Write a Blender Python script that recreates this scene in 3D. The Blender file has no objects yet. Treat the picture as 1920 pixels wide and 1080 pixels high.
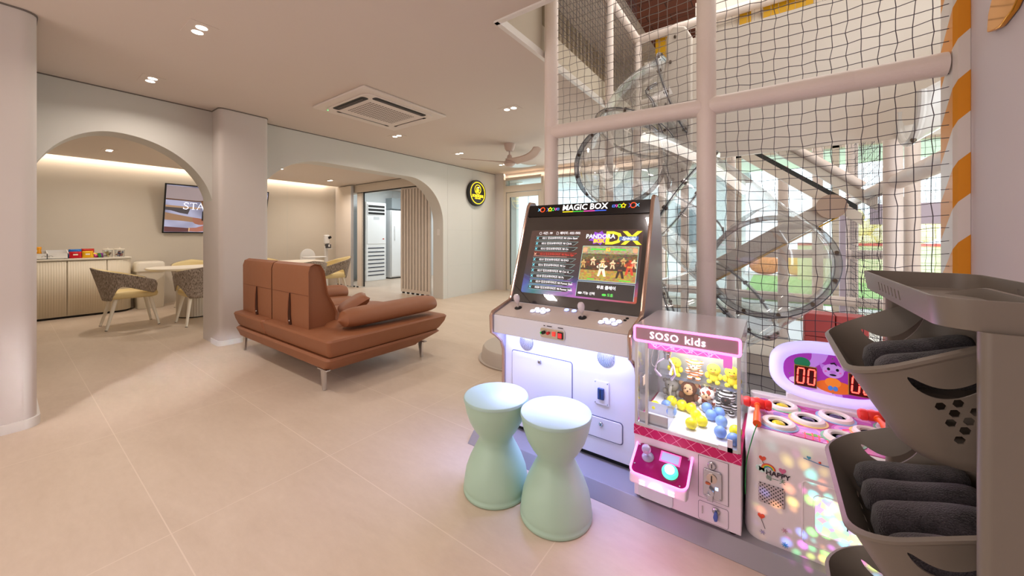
import bpy, bmesh, math, random
from mathutils import Vector, Matrix
PI = math.pi
random.seed(7)
sc = bpy.context.scene
COL = sc.collection
# ---------------------------------------------------------------- camera
TH = math.atan((1448 - 960) / 684.0)
cd = bpy.data.cameras.new('camera'); cam = bpy.data.objects.new('camera', cd); COL.objects.link(cam)
cam.location = (0, 0, 1.2); cam.rotation_euler = (PI / 2, 0, TH)
cd.sensor_width = 36; cd.lens = 684 / 1920 * 36; cd.shift_y = -96.4 / 1920; cd.clip_start = 0.02; cd.clip_end = 300
sc.camera = cam
# ---------------------------------------------------------------- view
sc.view_settings.view_transform = 'Standard'; sc.view_settings.look = 'None'
sc.view_settings.gamma = 1.0; sc.view_settings.exposure = 0.08
sc.view_settings.use_curve_mapping = False
try:
    sc.cycles.use_denoising = True
    sc.cycles.max_bounces = 10; sc.cycles.diffuse_bounces = 4; sc.cycles.glossy_bounces = 4
    sc.cycles.transparent_max_bounces = 24; sc.cycles.transmission_bounces = 6
    sc.cycles.sample_clamp_indirect = 4.0
    sc.cycles.caustics_reflective = False; sc.cycles.caustics_refractive = False
except Exception: pass
# ---------------------------------------------------------------- world
w = bpy.data.worlds.new('world'); sc.world = w; w.use_nodes = True
bg = w.node_tree.nodes['Background']
bg.inputs[0].default_value = (0.88, 0.95, 1.0, 1); bg.inputs[1].default_value = 3.4
# ---------------------------------------------------------------- lights
def area(name, loc, rot, sx, sy, power, col, spread=PI):
    l = bpy.data.lights.new(name, 'AREA'); l.shape = 'RECTANGLE'; l.size = sx; l.size_y = sy
    l.energy = power; l.color = col; l.spread = spread
    o = bpy.data.objects.new(name, l); o.location = loc; o.rotation_euler = rot; COL.objects.link(o); return o
def point(name, loc, power, col, r=0.03):
    l = bpy.data.lights.new(name, 'POINT'); l.energy = power; l.color = col; l.shadow_soft_size = r
    o = bpy.data.objects.new(name, l); o.location = loc; COL.objects.link(o); return o
WARM = (1.0, 0.80, 0.62); NEUT = (1.0, 0.88, 0.78); DAY = (0.90, 0.95, 1.0)
# daylight through the glazing behind the play frame and from the windows behind the camera
area('daylight_back_glazing', (-0.6, 6.35, 1.5), (-PI / 2, 0, 0), 6.0, 2.4, 50, DAY)
area('void_fill', (0.6, 4.3, 4.3), (0, 0, 0), 3.2, 3.2, 90, (1.0, 0.93, 0.84))  # added fill lamp under the closed void ceiling, brightens the play frame
area('daylight_rear_window', (-1.9, -2.9, 1.5), (PI / 2, 0, 0), 3.2, 2.2, 46, (1.0, 0.93, 0.90))
area('kitchen_ceiling_panel', (-7.6, 6.4, 2.55), (0, 0, 0), 1.8, 1.0, 42, (0.92, 0.97, 1.0))
o = area('window_sunbeam', (0.45, -2.6, 2.15), (0, 0, 0), 0.85, 0.5, 1.6, (0.95, 0.97, 1.0), math.radians(5))
o.rotation_euler = (Vector((-4.25, 0.95, 0)) - Vector(o.location)).to_track_quat('-Z', 'Y').to_euler()
# ---------------------------------------------------------------- materials
_m = {}
def lin(c):
    return tuple((v / 255 / 12.92 if v / 255 <= 0.04045 else ((v / 255 + 0.055) / 1.055) ** 2.4) for v in c)
def mat(name, rgb=None, rough=0.5, metal=0.0, emit=0.0, ecol=None, spec=0.5, noise=0.0, nscale=20, bump=0.0, coat=0.0, trans=0.0, ior=1.45, alpha=1.0, sub=0.0):
    if name in _m: return _m[name]
    m = bpy.data.materials.new(name); m.use_nodes = True; _m[name] = m
    n = m.node_tree.nodes; L = m.node_tree.links; b = n['Principled BSDF']
    c = (*lin(rgb), 1); b.inputs['Base Color'].default_value = c
    b.inputs['Roughness'].default_value = rough; b.inputs['Metallic'].default_value = metal
    b.inputs['Specular IOR Level'].default_value = spec; b.inputs['Coat Weight'].default_value = coat
    b.inputs['Transmission Weight'].default_value = trans; b.inputs['IOR'].default_value = ior
    b.inputs['Alpha'].default_value = alpha
    if emit:
        b.inputs['Emission Color'].default_value = (*lin(ecol or rgb), 1); b.inputs['Emission Strength'].default_value = emit
    if noise or bump:
        tc = n.new('ShaderNodeTexCoord'); t = n.new('ShaderNodeTexNoise'); t.inputs['Scale'].default_value = nscale
        t.inputs['Detail'].default_value = 4; L.new(tc.outputs['Object'], t.inputs['Vector'])
        if noise:
            mr = n.new('ShaderNodeMapRange'); mr.inputs[3].default_value = 1 - noise; mr.inputs[4].default_value = 1 + noise
            L.new(t.outputs['Fac'], mr.inputs[0])
            mx = n.new('ShaderNodeVectorMath'); mx.operation = 'SCALE'; mx.inputs[0].default_value = c[:3]
            L.new(mr.outputs[0], mx.inputs['Scale']); L.new(mx.outputs[0], b.inputs['Base Color'])
        if bump:
            bp = n.new('ShaderNodeBump'); bp.inputs['Strength'].default_value = bump; bp.inputs['Distance'].default_value = 0.002
            L.new(t.outputs['Fac'], bp.inputs['Height']); L.new(bp.outputs[0], b.inputs['Normal'])
    return m
def clear(name, tint=(1, 1, 1), gloss=0.12, rough=0.03, edge=0.6, body=0.0, bodycol=(1, 1, 1)):
    """thin clear plastic or glass sheet: see-through face on, reflective at grazing angles"""
    if name in _m: return _m[name]
    m = bpy.data.materials.new(name); m.use_nodes = True; _m[name] = m
    n = m.node_tree.nodes; L = m.node_tree.links; n.remove(n['Principled BSDF']); out = n['Material Output']
    t = n.new('ShaderNodeBsdfTransparent'); t.inputs[0].default_value = (*tint, 1)
    g = n.new('ShaderNodeBsdfGlossy'); g.inputs['Roughness'].default_value = rough
    lw = n.new('ShaderNodeLayerWeight'); lw.inputs[0].default_value = 0.35
    mr = n.new('ShaderNodeMapRange'); mr.inputs[3].default_value = gloss; mr.inputs[4].default_value = edge
    L.new(lw.outputs['Facing'], mr.inputs[0])
    mx = n.new('ShaderNodeMixShader'); L.new(mr.outputs[0], mx.inputs[0]); L.new(t.outputs[0], mx.inputs[1]); L.new(g.outputs[0], mx.inputs[2])
    last = mx
    if body:
        d = n.new('ShaderNodeBsdfDiffuse'); d.inputs[0].default_value = (*bodycol, 1)
        m2 = n.new('ShaderNodeMixShader'); m2.inputs[0].default_value = body
        L.new(mx.outputs[0], m2.inputs[1]); L.new(d.outputs[0], m2.inputs[2]); last = m2
    L.new(last.outputs[0], out.inputs['Surface'])
    return m
def glow(name, rgb, s):
    return mat(name, rgb, 0.5, emit=s, ecol=rgb)
# ---------------------------------------------------------------- mesh builder
class B:
    def __init__(s): s.bm = bmesh.new()
    def add(s, vs, fs, mi=0, smooth=False):
        v = [s.bm.verts.new(p) for p in vs]
        for f in fs:
            try:
                q = s.bm.faces.new([v[i] for i in f]); q.material_index = mi; q.smooth = smooth
            except ValueError: pass
        return s
    def box(s, x0, x1, y0, y1, z0, z1, mi=0, M=None):
        vs = [(x, y, z) for x in (x0, x1) for y in (y0, y1) for z in (z0, z1)]
        if M: vs = [M @ Vector(v) for v in vs]
        return s.add(vs, [(0, 1, 3, 2), (4, 6, 7, 5), (0, 4, 5, 1), (2, 3, 7, 6), (0, 2, 6, 4), (1, 5, 7, 3)], mi)
    def prism(s, pts, ax, a, b, mi=0, M=None, smooth=False):
        """pts: outline in the two other axes (in x,y,z order); extruded along ax from a to b"""
        def P(p, t):
            return {'x': (t, p[0], p[1]), 'y': (p[0], t, p[1]), 'z': (p[0], p[1], t)}[ax]
        n = len(pts); vs = [P(p, a) for p in pts] + [P(p, b) for p in pts]
        if M: vs = [M @ Vector(v) for v in vs]
        v = [s.bm.verts.new(p) for p in vs]
        for i in range(n):
            j = (i + 1) % n
            f = s.bm.faces.new((v[i], v[j], v[n + j], v[n + i])); f.material_index = mi; f.smooth = smooth
        for k in (v[:n], v[n:]):
            f = s.bm.faces.new(k); f.material_index = mi
        return s
    def tube(s, pts, r, n=8, mi=0, cap=True, closed=False, smooth=True):
        pts = [Vector(p) for p in pts]; N = len(pts); rr = r if isinstance(r, (list, tuple)) else [r] * N
        rings = []; up = None
        for i, p in enumerate(pts):
            if closed: t = (pts[(i + 1) % N] - pts[i - 1])
            else: t = pts[min(i + 1, N - 1)] - pts[max(i - 1, 0)]
            t.normalize()
            if up is None:
                up = Vector((0, 0, 1)) if abs(t.z) < 0.9 else Vector((1, 0, 0))
            a = (up - t * up.dot(t)); a.normalize(); up = a; b = t.cross(a)
            rings.append([s.bm.verts.new(p + (a * math.cos(2 * PI * k / n) + b * math.sin(2 * PI * k / n)) * rr[i]) for k in range(n)])
        for i in range(N if closed else N - 1):
            A, C = rings[i], rings[(i + 1) % N]
            for k in range(n):
                f = s.bm.faces.new((A[k], A[(k + 1) % n], C[(k + 1) % n], C[k])); f.material_index = mi; f.smooth = smooth
        if cap and not closed:
            for A in (rings[0][::-1], rings[-1]):
                f = s.bm.faces.new(A); f.material_index = mi
        return s
    def cyl(s, p0, p1, r, n=16, mi=0): return s.tube([p0, p1], r, n, mi)
    def lathe(s, prof, c=(0, 0, 0), n=32, mi=0, axis='z', smooth=True, M=None):
        rings = []
        for (r, h) in prof:
            ring = []
            for k in range(n):
                a = 2 * PI * k / n; x, y = math.cos(a) * max(r, 1e-5), math.sin(a) * max(r, 1e-5)
                p = {'z': (x, y, h), 'x': (h, x, y), 'y': (y, h, x)}[axis]
                p = Vector(p)
                if M: p = M @ p
                ring.append(s.bm.verts.new(p + Vector(c)))
            rings.append(ring)
        for i in range(len(rings) - 1):
            for k in range(n):
                f = s.bm.faces.new((rings[i][k], rings[i][(k + 1) % n], rings[i + 1][(k + 1) % n], rings[i + 1][k]))
                f.material_index = mi; f.smooth = smooth
        for A in (rings[0][::-1], rings[-1]):
            f = s.bm.faces.new(A); f.material_index = mi
        return s
    def ball(s, c, r, n=16, mi=0, sq=(1, 1, 1), M=None):
        m = n // 2; 
        prof = [(math.sin(PI * i / m) * r, -math.cos(PI * i / m) * r) for i in range(m + 1)]
        k0 = len(s.bm.verts); s.lathe(prof, (0, 0, 0), n, mi)
        s.bm.verts.ensure_lookup_table()
        for v in list(s.bm.verts)[k0:]:
            p = Vector((v.co.x * sq[0], v.co.y * sq[1], v.co.z * sq[2]))
            if M: p = M @ p
            v.co = p + Vector(c)
        return s
    def grid(s, f, nu, nv, mi=0, smooth=True, wrap=False):
        V = [[s.bm.verts.new(f(i / nu, j / nv)) for j in range(nv if wrap else nv + 1)] for i in range(nu + 1)]
        m = nv if wrap else nv
        for i in range(nu):
            for j in range(nv):
                j2 = (j + 1) % nv if wrap else j + 1
                q = s.bm.faces.new((V[i][j], V[i + 1][j], V[i + 1][j2], V[i][j2])); q.material_index = mi; q.smooth = smooth
        return s
OFF = {}
def root_off(p):
    while p is not None:
        if p.name in OFF: return OFF[p.name]
        p = p.parent
    return Vector((0, 0, 0))
def obj(name, b, m, parent=None, bevel=0, seg=2, sub=0, solid=0, world=True, kind=None, angle=35):
    me = bpy.data.meshes.new(name); bmesh.ops.remove_doubles(b.bm, verts=b.bm.verts, dist=1e-5) if sub else None
    bmesh.ops.recalc_face_normals(b.bm, faces=b.bm.faces); b.bm.to_mesh(me); b.bm.free()
    for x in (m if isinstance(m, (list, tuple)) else [m]): me.materials.append(x)
    if bevel:
        for p in me.polygons: p.use_smooth = True
    o = bpy.data.objects.new(name, me); COL.objects.link(o)
    if parent is not None:
        off = root_off(parent)
        if off.length: me.transform(Matrix.Translation(-off))
        o.parent = parent
    me.set_sharp_from_angle(angle=math.radians(angle)) if not bevel else None
    if solid:
        md = o.modifiers.new('solid', 'SOLIDIFY'); md.thickness = solid; md.offset = 0
    if bevel:
        md = o.modifiers.new('bevel', 'BEVEL'); md.width = bevel; md.segments = seg; md.limit_method = 'ANGLE'; md.angle_limit = math.radians(30)
        md.harden_normals = True
    if sub:
        md = o.modifiers.new('sub', 'SUBSURF'); md.levels = sub; md.render_levels = sub
        for p in me.polygons: p.use_smooth = True
    if kind: o['kind'] = kind
    return o
def tag(o, label, cat, group=None):
    o['label'] = label; o['category'] = cat
    if group: o['group'] = group
    return o
def thing(name, label, cat, loc=(0, 0, 0), rz=0, group=None, world=True):
    o = bpy.data.objects.new(name, None); COL.objects.link(o); o.location = loc; o.rotation_euler = (0, 0, rz); o.empty_display_size = 0.1
    if world: OFF[o.name] = Vector(loc)
    else: OFF[o.name] = Vector((0, 0, 0))
    return tag(o, label, cat, group)
def dup(root, loc=None, rz=None, label=None, group=None, dloc=None):
    def cp(o, par):
        c = o.copy(); COL.objects.link(c)
        if par is not None: c.parent = par
        for ch in o.children: cp(ch, c)
        return c
    c = cp(root, None)
    if loc is not None: c.location = loc
    if dloc is not None: c.location = Vector(root.location) + Vector(dloc)
    if rz is not None: c.rotation_euler = (0, 0, rz)
    if label: c['label'] = label
    if group: c['group'] = group
    return c
def text(name, s, size, M, m, parent=None, ext=0.0006, bold=0.0, align='CENTER', sx=1.0, shear=0, spacing=1.0, label=None):
    cu = bpy.data.curves.new(name, 'FONT'); cu.body = s; cu.size = size; cu.extrude = ext; cu.offset = bold
    cu.align_x = align; cu.align_y = 'CENTER'; cu.shear = shear; cu.space_character = spacing; cu.resolution_u = 2
    co = bpy.data.objects.new(name + '_curve', cu); COL.objects.link(co)
    bpy.context.view_layer.update()
    me = bpy.data.meshes.new_from_object(co.evaluated_get(bpy.context.evaluated_depsgraph_get()))
    bpy.data.objects.remove(co); bpy.data.curves.remove(cu); me.name = name
    M = M @ Matrix.Diagonal((sx, 1, 1, 1))
    me.transform(Matrix.Translation(-root_off(parent)) @ M if parent is not None else M)
    me.materials.clear(); me.materials.append(m)
    o = bpy.data.objects.new(name, me); COL.objects.link(o); o.parent = parent
    if label: o['label'] = label
    return o
def frame(o, ux, uy):
    """matrix whose x runs along ux, y along uy, origin o"""
    ux = Vector(ux).normalized(); uy = Vector(uy); uy = (uy - ux * uy.dot(ux)).normalized(); uz = ux.cross(uy)
    return Matrix(((ux.x, uy.x, uz.x, o[0]), (ux.y, uy.y, uz.y, o[1]), (ux.z, uy.z, uz.z, o[2]), (0, 0, 0, 1)))
def rrect(x0, x1, y0, y1, r, n=5):
    out = []
    for cx, cy, a0 in ((x1 - r, y1 - r, 0), (x0 + r, y1 - r, 90), (x0 + r, y0 + r, 180), (x1 - r, y0 + r, 270)):
        for k in range(n + 1):
            a = math.radians(a0 + 90 * k / n); out.append((cx + r * math.cos(a), cy + r * math.sin(a)))
    return out
def cat_rom(P, n=8):
    P = [Vector(p) for p in P]; out = []
    for i in range(len(P) - 1):
        p0, p1, p2, p3 = P[max(i - 1, 0)], P[i], P[i + 1], P[min(i + 2, len(P) - 1)]
        for k in range(n):
            t = k / n
            out.append(0.5 * ((2 * p1) + (p2 - p0) * t + (2 * p0 - 5 * p1 + 4 * p2 - p3) * t * t + (-p0 + 3 * p1 - 3 * p2 + p3) * t ** 3))
    out.append(P[-1]); return out
def S(name, b, m, bevel=0, **k):
    return obj(name, b, m, None, bevel=bevel, kind='structure', **k)
# ================================================================= the room
CZ = 2.615
M_wall = mat('wall_plaster', (212, 204, 199), 0.85, noise=0.02, nscale=3, bump=0.05)
M_wallp = mat('wall_panel', (214, 213, 207), 0.6, noise=0.015, nscale=4)
M_ceil = mat('ceiling_paint', (220, 208, 198), 0.9)
M_white = mat('white_paint', (232, 230, 226), 0.5)
M_trim = mat('beige_trim', (216, 206, 192), 0.55)
M_dark = mat('dark_gap', (40, 38, 36), 0.8)
# floor: large stone tiles
fm = bpy.data.materials.new('floor_tile'); fm.use_nodes = True; n = fm.node_tree.nodes; L = fm.node_tree.links; b = n['Principled BSDF']
tc = n.new('ShaderNodeTexCoord'); mp = n.new('ShaderNodeMapping'); mp.inputs['Location'].default_value = (1.975 + 1.28 * 6, -0.40 + 0.647 * 10, 0)
L.new(tc.outputs['Object'], mp.inputs[0])
br = n.new('ShaderNodeTexBrick'); br.offset = 0.0; br.inputs['Scale'].default_value = 1.0
br.inputs['Brick Width'].default_value = 1.28; br.inputs['Row Height'].default_value = 0.647; br.inputs['Mortar Size'].default_value = 0.0022
br.inputs['Mortar Smooth'].default_value = 0.1
L.new(mp.outputs[0], br.inputs[0])
n1 = n.new('ShaderNodeTexNoise'); n1.inputs['Scale'].default_value = 1.3; n1.inputs['Detail'].default_value = 8; n1.inputs['Roughness'].default_value = 0.62
n1.inputs['Distortion'].default_value = 0.9
mp2 = n.new('ShaderNodeMapping'); mp2.inputs['Scale'].default_value = (1.0, 2.4, 1); L.new(tc.outputs['Object'], mp2.inputs[0]); L.new(mp2.outputs[0], n1.inputs[0])
cr = n.new('ShaderNodeValToRGB'); cr.color_ramp.elements[0].color = (*lin((202, 184, 164)), 1); cr.color_ramp.elements[1].color = (*lin((214, 197, 178)), 1)
cr.color_ramp.elements[0].position = 0.35; cr.color_ramp.elements[1].position = 0.65
n3 = n.new('ShaderNodeTexNoise'); n3.inputs['Scale'].default_value = 14; n3.inputs['Detail'].default_value = 6; n3.inputs['Roughness'].default_value = 0.7; L.new(mp2.outputs[0], n3.inputs[0])
av = n.new('ShaderNodeMix'); av.data_type = 'FLOAT'; av.inputs[0].default_value = 0.38; L.new(n1.outputs['Fac'], av.inputs[2]); L.new(n3.outputs['Fac'], av.inputs[3])
L.new(av.outputs[0], cr.inputs[0])
mx = n.new('ShaderNodeMix'); mx.data_type = 'RGBA'; L.new(br.outputs['Fac'], mx.inputs[0]); L.new(cr.outputs[0], mx.inputs[6]); mx.inputs[7].default_value = (*lin((222, 206, 188)), 1)
L.new(mx.outputs[2], b.inputs['Base Color']); b.inputs['Roughness'].default_value = 0.38; b.inputs['Specular IOR Level'].default_value = 0.35
S('floor', B().box(-9.6, 3.2, -3.2, 7.9, -0.1, 0), fm)
# main ceiling with the stairwell-like void over the play frame
vx, vy = -1.49, 1.885
cb = B()
cb.box(-5.14, vx, -3.2, 6.9, CZ, CZ + 0.12); cb.box(vx, 3.2, -3.2, vy, CZ, CZ + 0.12)
S('ceiling', cb, M_ceil)
S('ceiling_void_trim', B().box(vx - 0.002, vx + 0.03, vy, 5.6, CZ - 0.012, CZ + 0.04).box(vx, 3.0, vy - 0.004, vy + 0.03, CZ - 0.012, CZ + 0.03), mat('trim_white', (236, 232, 226), 0.4))
S('wall_void', B().box(vx - 0.12, vx + 0.01, vy, 2.47, CZ + 0.122, 4.85).box(vx, vx + 0.012, vy, 6.6, CZ + 0.001, 2.87).box(vx - 0.12, vx, 2.47, 6.6, CZ + 0.122, 2.87).box(vx, 3.0, vy - 0.1, vy - 0.004, CZ + 0.122, 4.85).box(vx - .12, vx, vy - 0.1, vy, CZ + .122, 4.85), mat('void_wall', (214, 204, 186), 0.8))
S('ceiling_inner', B().box(-8.78, -5.42, -1.1, 4.95, 2.43, 2.5), M_ceil)
# arch wall
def arch_wall():
    b = B(); X0, X1 = -5.42, -5.14
    def face(y0, y1, openings):
        pass
    # outline polygons: spandrel strips built from columns of quads above each opening, plus solid piers
    def opening(Y0, Y1, top, rl, rr, zr):
        N = 28; pts = []
        for i in range(N + 1):
            a = PI - (PI / 2) * i / N; pts.append((Y0 + rl + rl * math.cos(a), top - zr + zr * math.sin(a)))
        for i in range(N + 1):
            a = PI / 2 - (PI / 2) * i / N; pts.append((Y1 - rr + rr * math.cos(a), top - zr + zr * math.sin(a)))
        pts = [(Y0, 0)] + pts + [(Y1, 0)]
        v = []
        for (y, z) in pts:
            v.append([b.bm.verts.new((X, y, z)) for X in (X0, X1)])
        t = []
        for (y, z) in pts:
            t.append([b.bm.verts.new((X, y, 2.608)) for X in (X0, X1)])
        for i in range(1, len(pts) - 2):
            q = b.bm.faces.new((v[i][0], v[i][1], v[i + 1][1], v[i + 1][0])); q.smooth = True
            if 0 < i < len(pts) - 2 and pts[i + 1][0] - pts[i][0] > 1e-6:
                for s in (0, 1): b.bm.faces.new((v[i][s], v[i + 1][s], t[i + 1][s], t[i][s]))
    def pier(y0, y1): b.box(X0, X1, y0, y1, 0, 2.608)
    opening(0.10, 1.40, 2.205, 0.55, 0.75, 0.75)
    opening(1.78, 4.93, 2.245, 0.85, 0.80, 0.80)
    pier(1.40, 1.78); pier(4.93, 6.6); pier(-3.2, 0.10)
    return b
S('wall_left', arch_wall(), M_wallp, angle=40)
S('trim_shade_1', B().box(-5.17, -5.137, 0.1, 6.55, 2.604, 2.6145), mat('gap_shade', (120, 112, 106), 0.8))  # painted dark strip for the shade in the gap below the ceiling
# shallow panel joints on the wall beside the round sign
S('trim_2', B().box(-5.1395, -5.1385, 5.05, 5.054, 0, 2.6).box(-5.1395, -5.1385, 5.755, 5.759, 0, 2.6).box(-5.1395, -5.1385, 5.05, 6.5, 0.62, 0.624)
  .box(-5.1395, -5.1385, 5.05, 6.5, 1.33, 1.334), mat('joint', (205, 205, 200), 0.8))
# free-standing column face between the arches, and the near pillar
S('column_trim', B().prism(rrect(-5.5, -4.91, 1.385, 1.865, 0.05), 'z', 0, 2.606), M_wall, angle=60)
S('baseboard_column', B().prism(rrect(-5.2, -4.898, 1.373, 1.877, 0.055), 'z', 0, 0.055), M_white, angle=60)
S('wall_pillar', B().prism(rrect(-5.1, -3.79, -3.2, 0.135, 0.07), 'z', 0, 2.606), M_wall, angle=60)
S('baseboard_pillar', B().prism(rrect(-5.1, -3.776, -3.2, 0.149, 0.08), 'z', 0, 0.058), M_white, angle=60)
S('trim_shade_3', B().prism(rrect(-5.0, -3.785, -3.2, 0.14, 0.07), 'z', 2.604, 2.614).prism(rrect(-5.2, -4.905, 1.38, 1.87, 0.05), 'z', 2.604, 2.614), mat('gap_shade', (120, 112, 106), 0.8))  # same gap shade, painted as dark strips atop pillar and column
# inner room walls
M_inner = mat('inner_plaster', (216, 207, 192), 0.8, noise=0.02, nscale=4)
S('wall_inner_back', B().box(-9.0, -8.9, -1.2, 4.95, 0, 2.7), M_inner)
S('wall_inner_left', B().box(-9.0, -5.1, -1.3, -1.1, 0, 2.7), M_wallp)
S('trim_4', B().box(-8.9, -8.899, 2.55, 2.553, 0, 2.42).box(-8.9, -8.899, 3.75, 3.753, 0, 2.42), mat('joint', (205, 205, 200), 0.8))
# partition towards the kitchen: fixed head, white room beyond
S('wall_partition', B().box(-8.9, -5.42, 4.90, 5.10, 2.24, 2.7), M_trim)
S('trim_5', B().box(-8.05, -5.5, 4.895, 4.9, 2.42, 2.43).box(-8.05, -5.5, 4.93, 5.0, 2.225, 2.24), M_dark)
S('wall_kitchen', B().box(-9.6, -9.5, 5.0, 7.9, 0, 2.7).box(-9.6, -5.42, 7.8, 7.9, 0, 2.7).box(-9.6, -8.9, 4.95, 5.05, 0, 2.7), mat('kitchen_tile', (236, 242, 244), 0.3))
S('trim_6', B().box(-9.5, -9.499, 6.1, 6.104, 0, 2.6).box(-9.5, -9.499, 7.0, 7.004, 0, 2.6).box(-9.5, -9.499, 5, 7.8, 1.9, 1.904), mat('joint', (205, 205, 200), 0.8))
S('ceiling_kitchen', B().box(-9.6, -5.3, 5.0, 7.9, 2.6, 2.7), M_ceil)
# walls that close the room behind the camera
S('wall_rear', B().box(-5.2, 3.2, -3.3, -3.2, 0, 2.7), M_wall)
S('wall_right', B().box(0.70, 0.85, -3.2, 2.438, 0, 2.62).box(0.702, 0.85, 2.438, 2.62, 0, 4.84), mat('wall_right_paint', (224, 214, 218), 0.75))
# back wall with door, cove and glazing
BY = 6.54
M_frame = mat('door_frame', (208, 198, 184), 0.4)
wb = B(); wb.box(-5.42, -4.89, BY, BY + 0.2, 0, 2.9).box(-4.89, 3.2, BY + 0.1, BY + 0.2, 2.46, 2.9)
S('wall_back', wb, M_wall)
# glass curtain wall
gb = B()
for x in (-3.80, -2.62, -1.50, -0.42, 0.70, 1.82, 2.9): gb.box(x - 0.035, x + 0.035, BY + 0.02, BY + 0.12, 0, 2.46)
for z in (0.0, 2.40): gb.box(-3.8, 3.1, BY + 0.02, BY + 0.12, z, z + 0.06)
# upper storey glazing of the void
S('window_1', gb, M_frame)
S('window_1_glass', B().box(-3.8, 3.1, BY + 0.06, BY + 0.066, 0.05, 2.42), clear('window_glass', (0.93, 0.98, 0.98), 0.04, 0.0, 0.5))
# void envelope above the play frame
M_up = mat('upper_wall', (222, 214, 202), 0.8)
S('wall_void_back', B().box(-1.6, 3.2, BY + 0.1, BY + 0.2, 2.9, 5.2), M_up)
S('wall_void_right', B().box(3.0, 3.2, 2.4, 6.7, 0, 5.2), M_up)
bc = B().box(-1.62, 3.2, 1.8, 6.8, 4.40, 4.55)
mb = bpy.data.materials.new('brick_red_ceiling'); mb.use_nodes = True; n = mb.node_tree.nodes; L = mb.node_tree.links
bk = n.new('ShaderNodeTexBrick'); bk.inputs['Color1'].default_value = (*lin((120, 66, 46)), 1); bk.inputs['Color2'].default_value = (*lin((104, 56, 40)), 1)
bk.inputs['Mortar'].default_value = (*lin((70, 40, 30)), 1); bk.inputs['Scale'].default_value = 1; bk.inputs['Brick Width'].default_value = 0.6; bk.inputs['Row Height'].default_value = 0.16; bk.inputs['Mortar Size'].default_value = 0.008
tcc = n.new('ShaderNodeTexCoord'); L.new(tcc.outputs['Object'], bk.inputs[0]); L.new(bk.outputs[0], n['Principled BSDF'].inputs['Base Color']); n['Principled BSDF'].inputs['Roughness'].default_value = 0.8
S('ceiling_void', bc, mb)
# upper floor slab seen beyond the void edge
S('wall_upper', B().box(-2.6, -2.5, 1.8, 6.7, 2.74, 5.0).box(-2.5, -1.6, 6.64, 6.7, 2.74, 5.0).box(-2.5, -1.61, 1.75, 1.8, 2.74, 5.0), M_up)
S('ceiling_upper', B().box(-2.6, -1.62, 1.8, 6.8, 4.42, 4.55), M_ceil)
# door
d = bpy.data.objects.new('door_1', None); COL.objects.link(d); d.location = (-4.37, BY, 0); OFF[d.name] = Vector(d.location); d['kind'] = 'structure'
fb = B()
for x0, x1 in ((-4.89, -4.83), (-3.91, -3.85)): fb.box(x0, x1, BY - 0.02, BY + 0.12, 0, 2.46)
fb.box(-4.83, -3.91, BY - 0.02, BY + 0.12, 2.18, 2.32).box(-4.83, -3.91, BY - 0.02, BY + 0.12, 2.44, 2.50)
obj('door_frame', fb, M_frame, d, bevel=0.004)
lb = B(); lb.box(-4.82, -4.74, BY + 0.01, BY + 0.07, 0.02, 2.17).box(-4.0, -3.92, BY + 0.01, BY + 0.07, 0.02, 2.17).box(-4.74, -4.0, BY + 0.01, BY + 0.07, 2.07, 2.17).box(-4.74, -4.0, BY + 0.01, BY + 0.07, 0.02, 0.13)
obj('door_leaf_frame', lb, mat('door_leaf', (214, 205, 190), 0.4), d, bevel=0.004)
obj('door_pane', B().box(-4.74, -4.0, BY + 0.035, BY + 0.041, 0.13, 2.07), clear('window_glass'), d)
obj('transom_pane', B().box(-4.83, -3.91, BY + 0.05, BY + 0.056, 2.32, 2.44), clear('window_glass'), d)
obj('pane_gasket', B().box(-4.742, -4.722, BY + 0.03, BY + 0.046, 0.13, 2.07).box(-4.27, -4.262, BY + 0.045, BY + 0.05, 0.13, 2.07).box(-4.8, -4.79, BY + 0.06, BY + 0.07, 2.32, 2.44), mat('gasket', (60, 64, 66), 0.5), d)
obj('door_handle', B().tube([(-4.05, BY - 0.0, 1.25), (-4.05, BY - 0.05, 1.25), (-4.05, BY - 0.05, 0.85), (-4.05, BY - 0.0, 0.85)], 0.01), mat('steel', (190, 190, 192), 0.25, 1.0), d)
# coves: glowing LED strips (warm) hidden in slots
M_led = glow('warm_led', (255, 214, 170), 6)
def cove(name, b, label):
    o = obj(name, b, M_led); tag(o, label, 'light strip'); return o
cove('cove_light', B().box(-8.86, -8.84, -1.0, 4.85, 2.50, 2.508), 'warm light strip hidden in the ceiling slot above the television wall')
cove('cove_light', B().box(-5.1, 1.5, BY + 0.07, BY + 0.09, 2.62, 2.628), 'warm light strip hidden above the glass door and back windows')
area('cove_back_light', (-3.3, BY + 0.02, 2.60), (-0.25, 0, 0), 3.6, 0.03, 9, WARM)
area('cove_inner_light', (-8.83, 1.9, 2.47), (0, 0.15, 0), 0.03, 5.4, 10, WARM)
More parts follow.
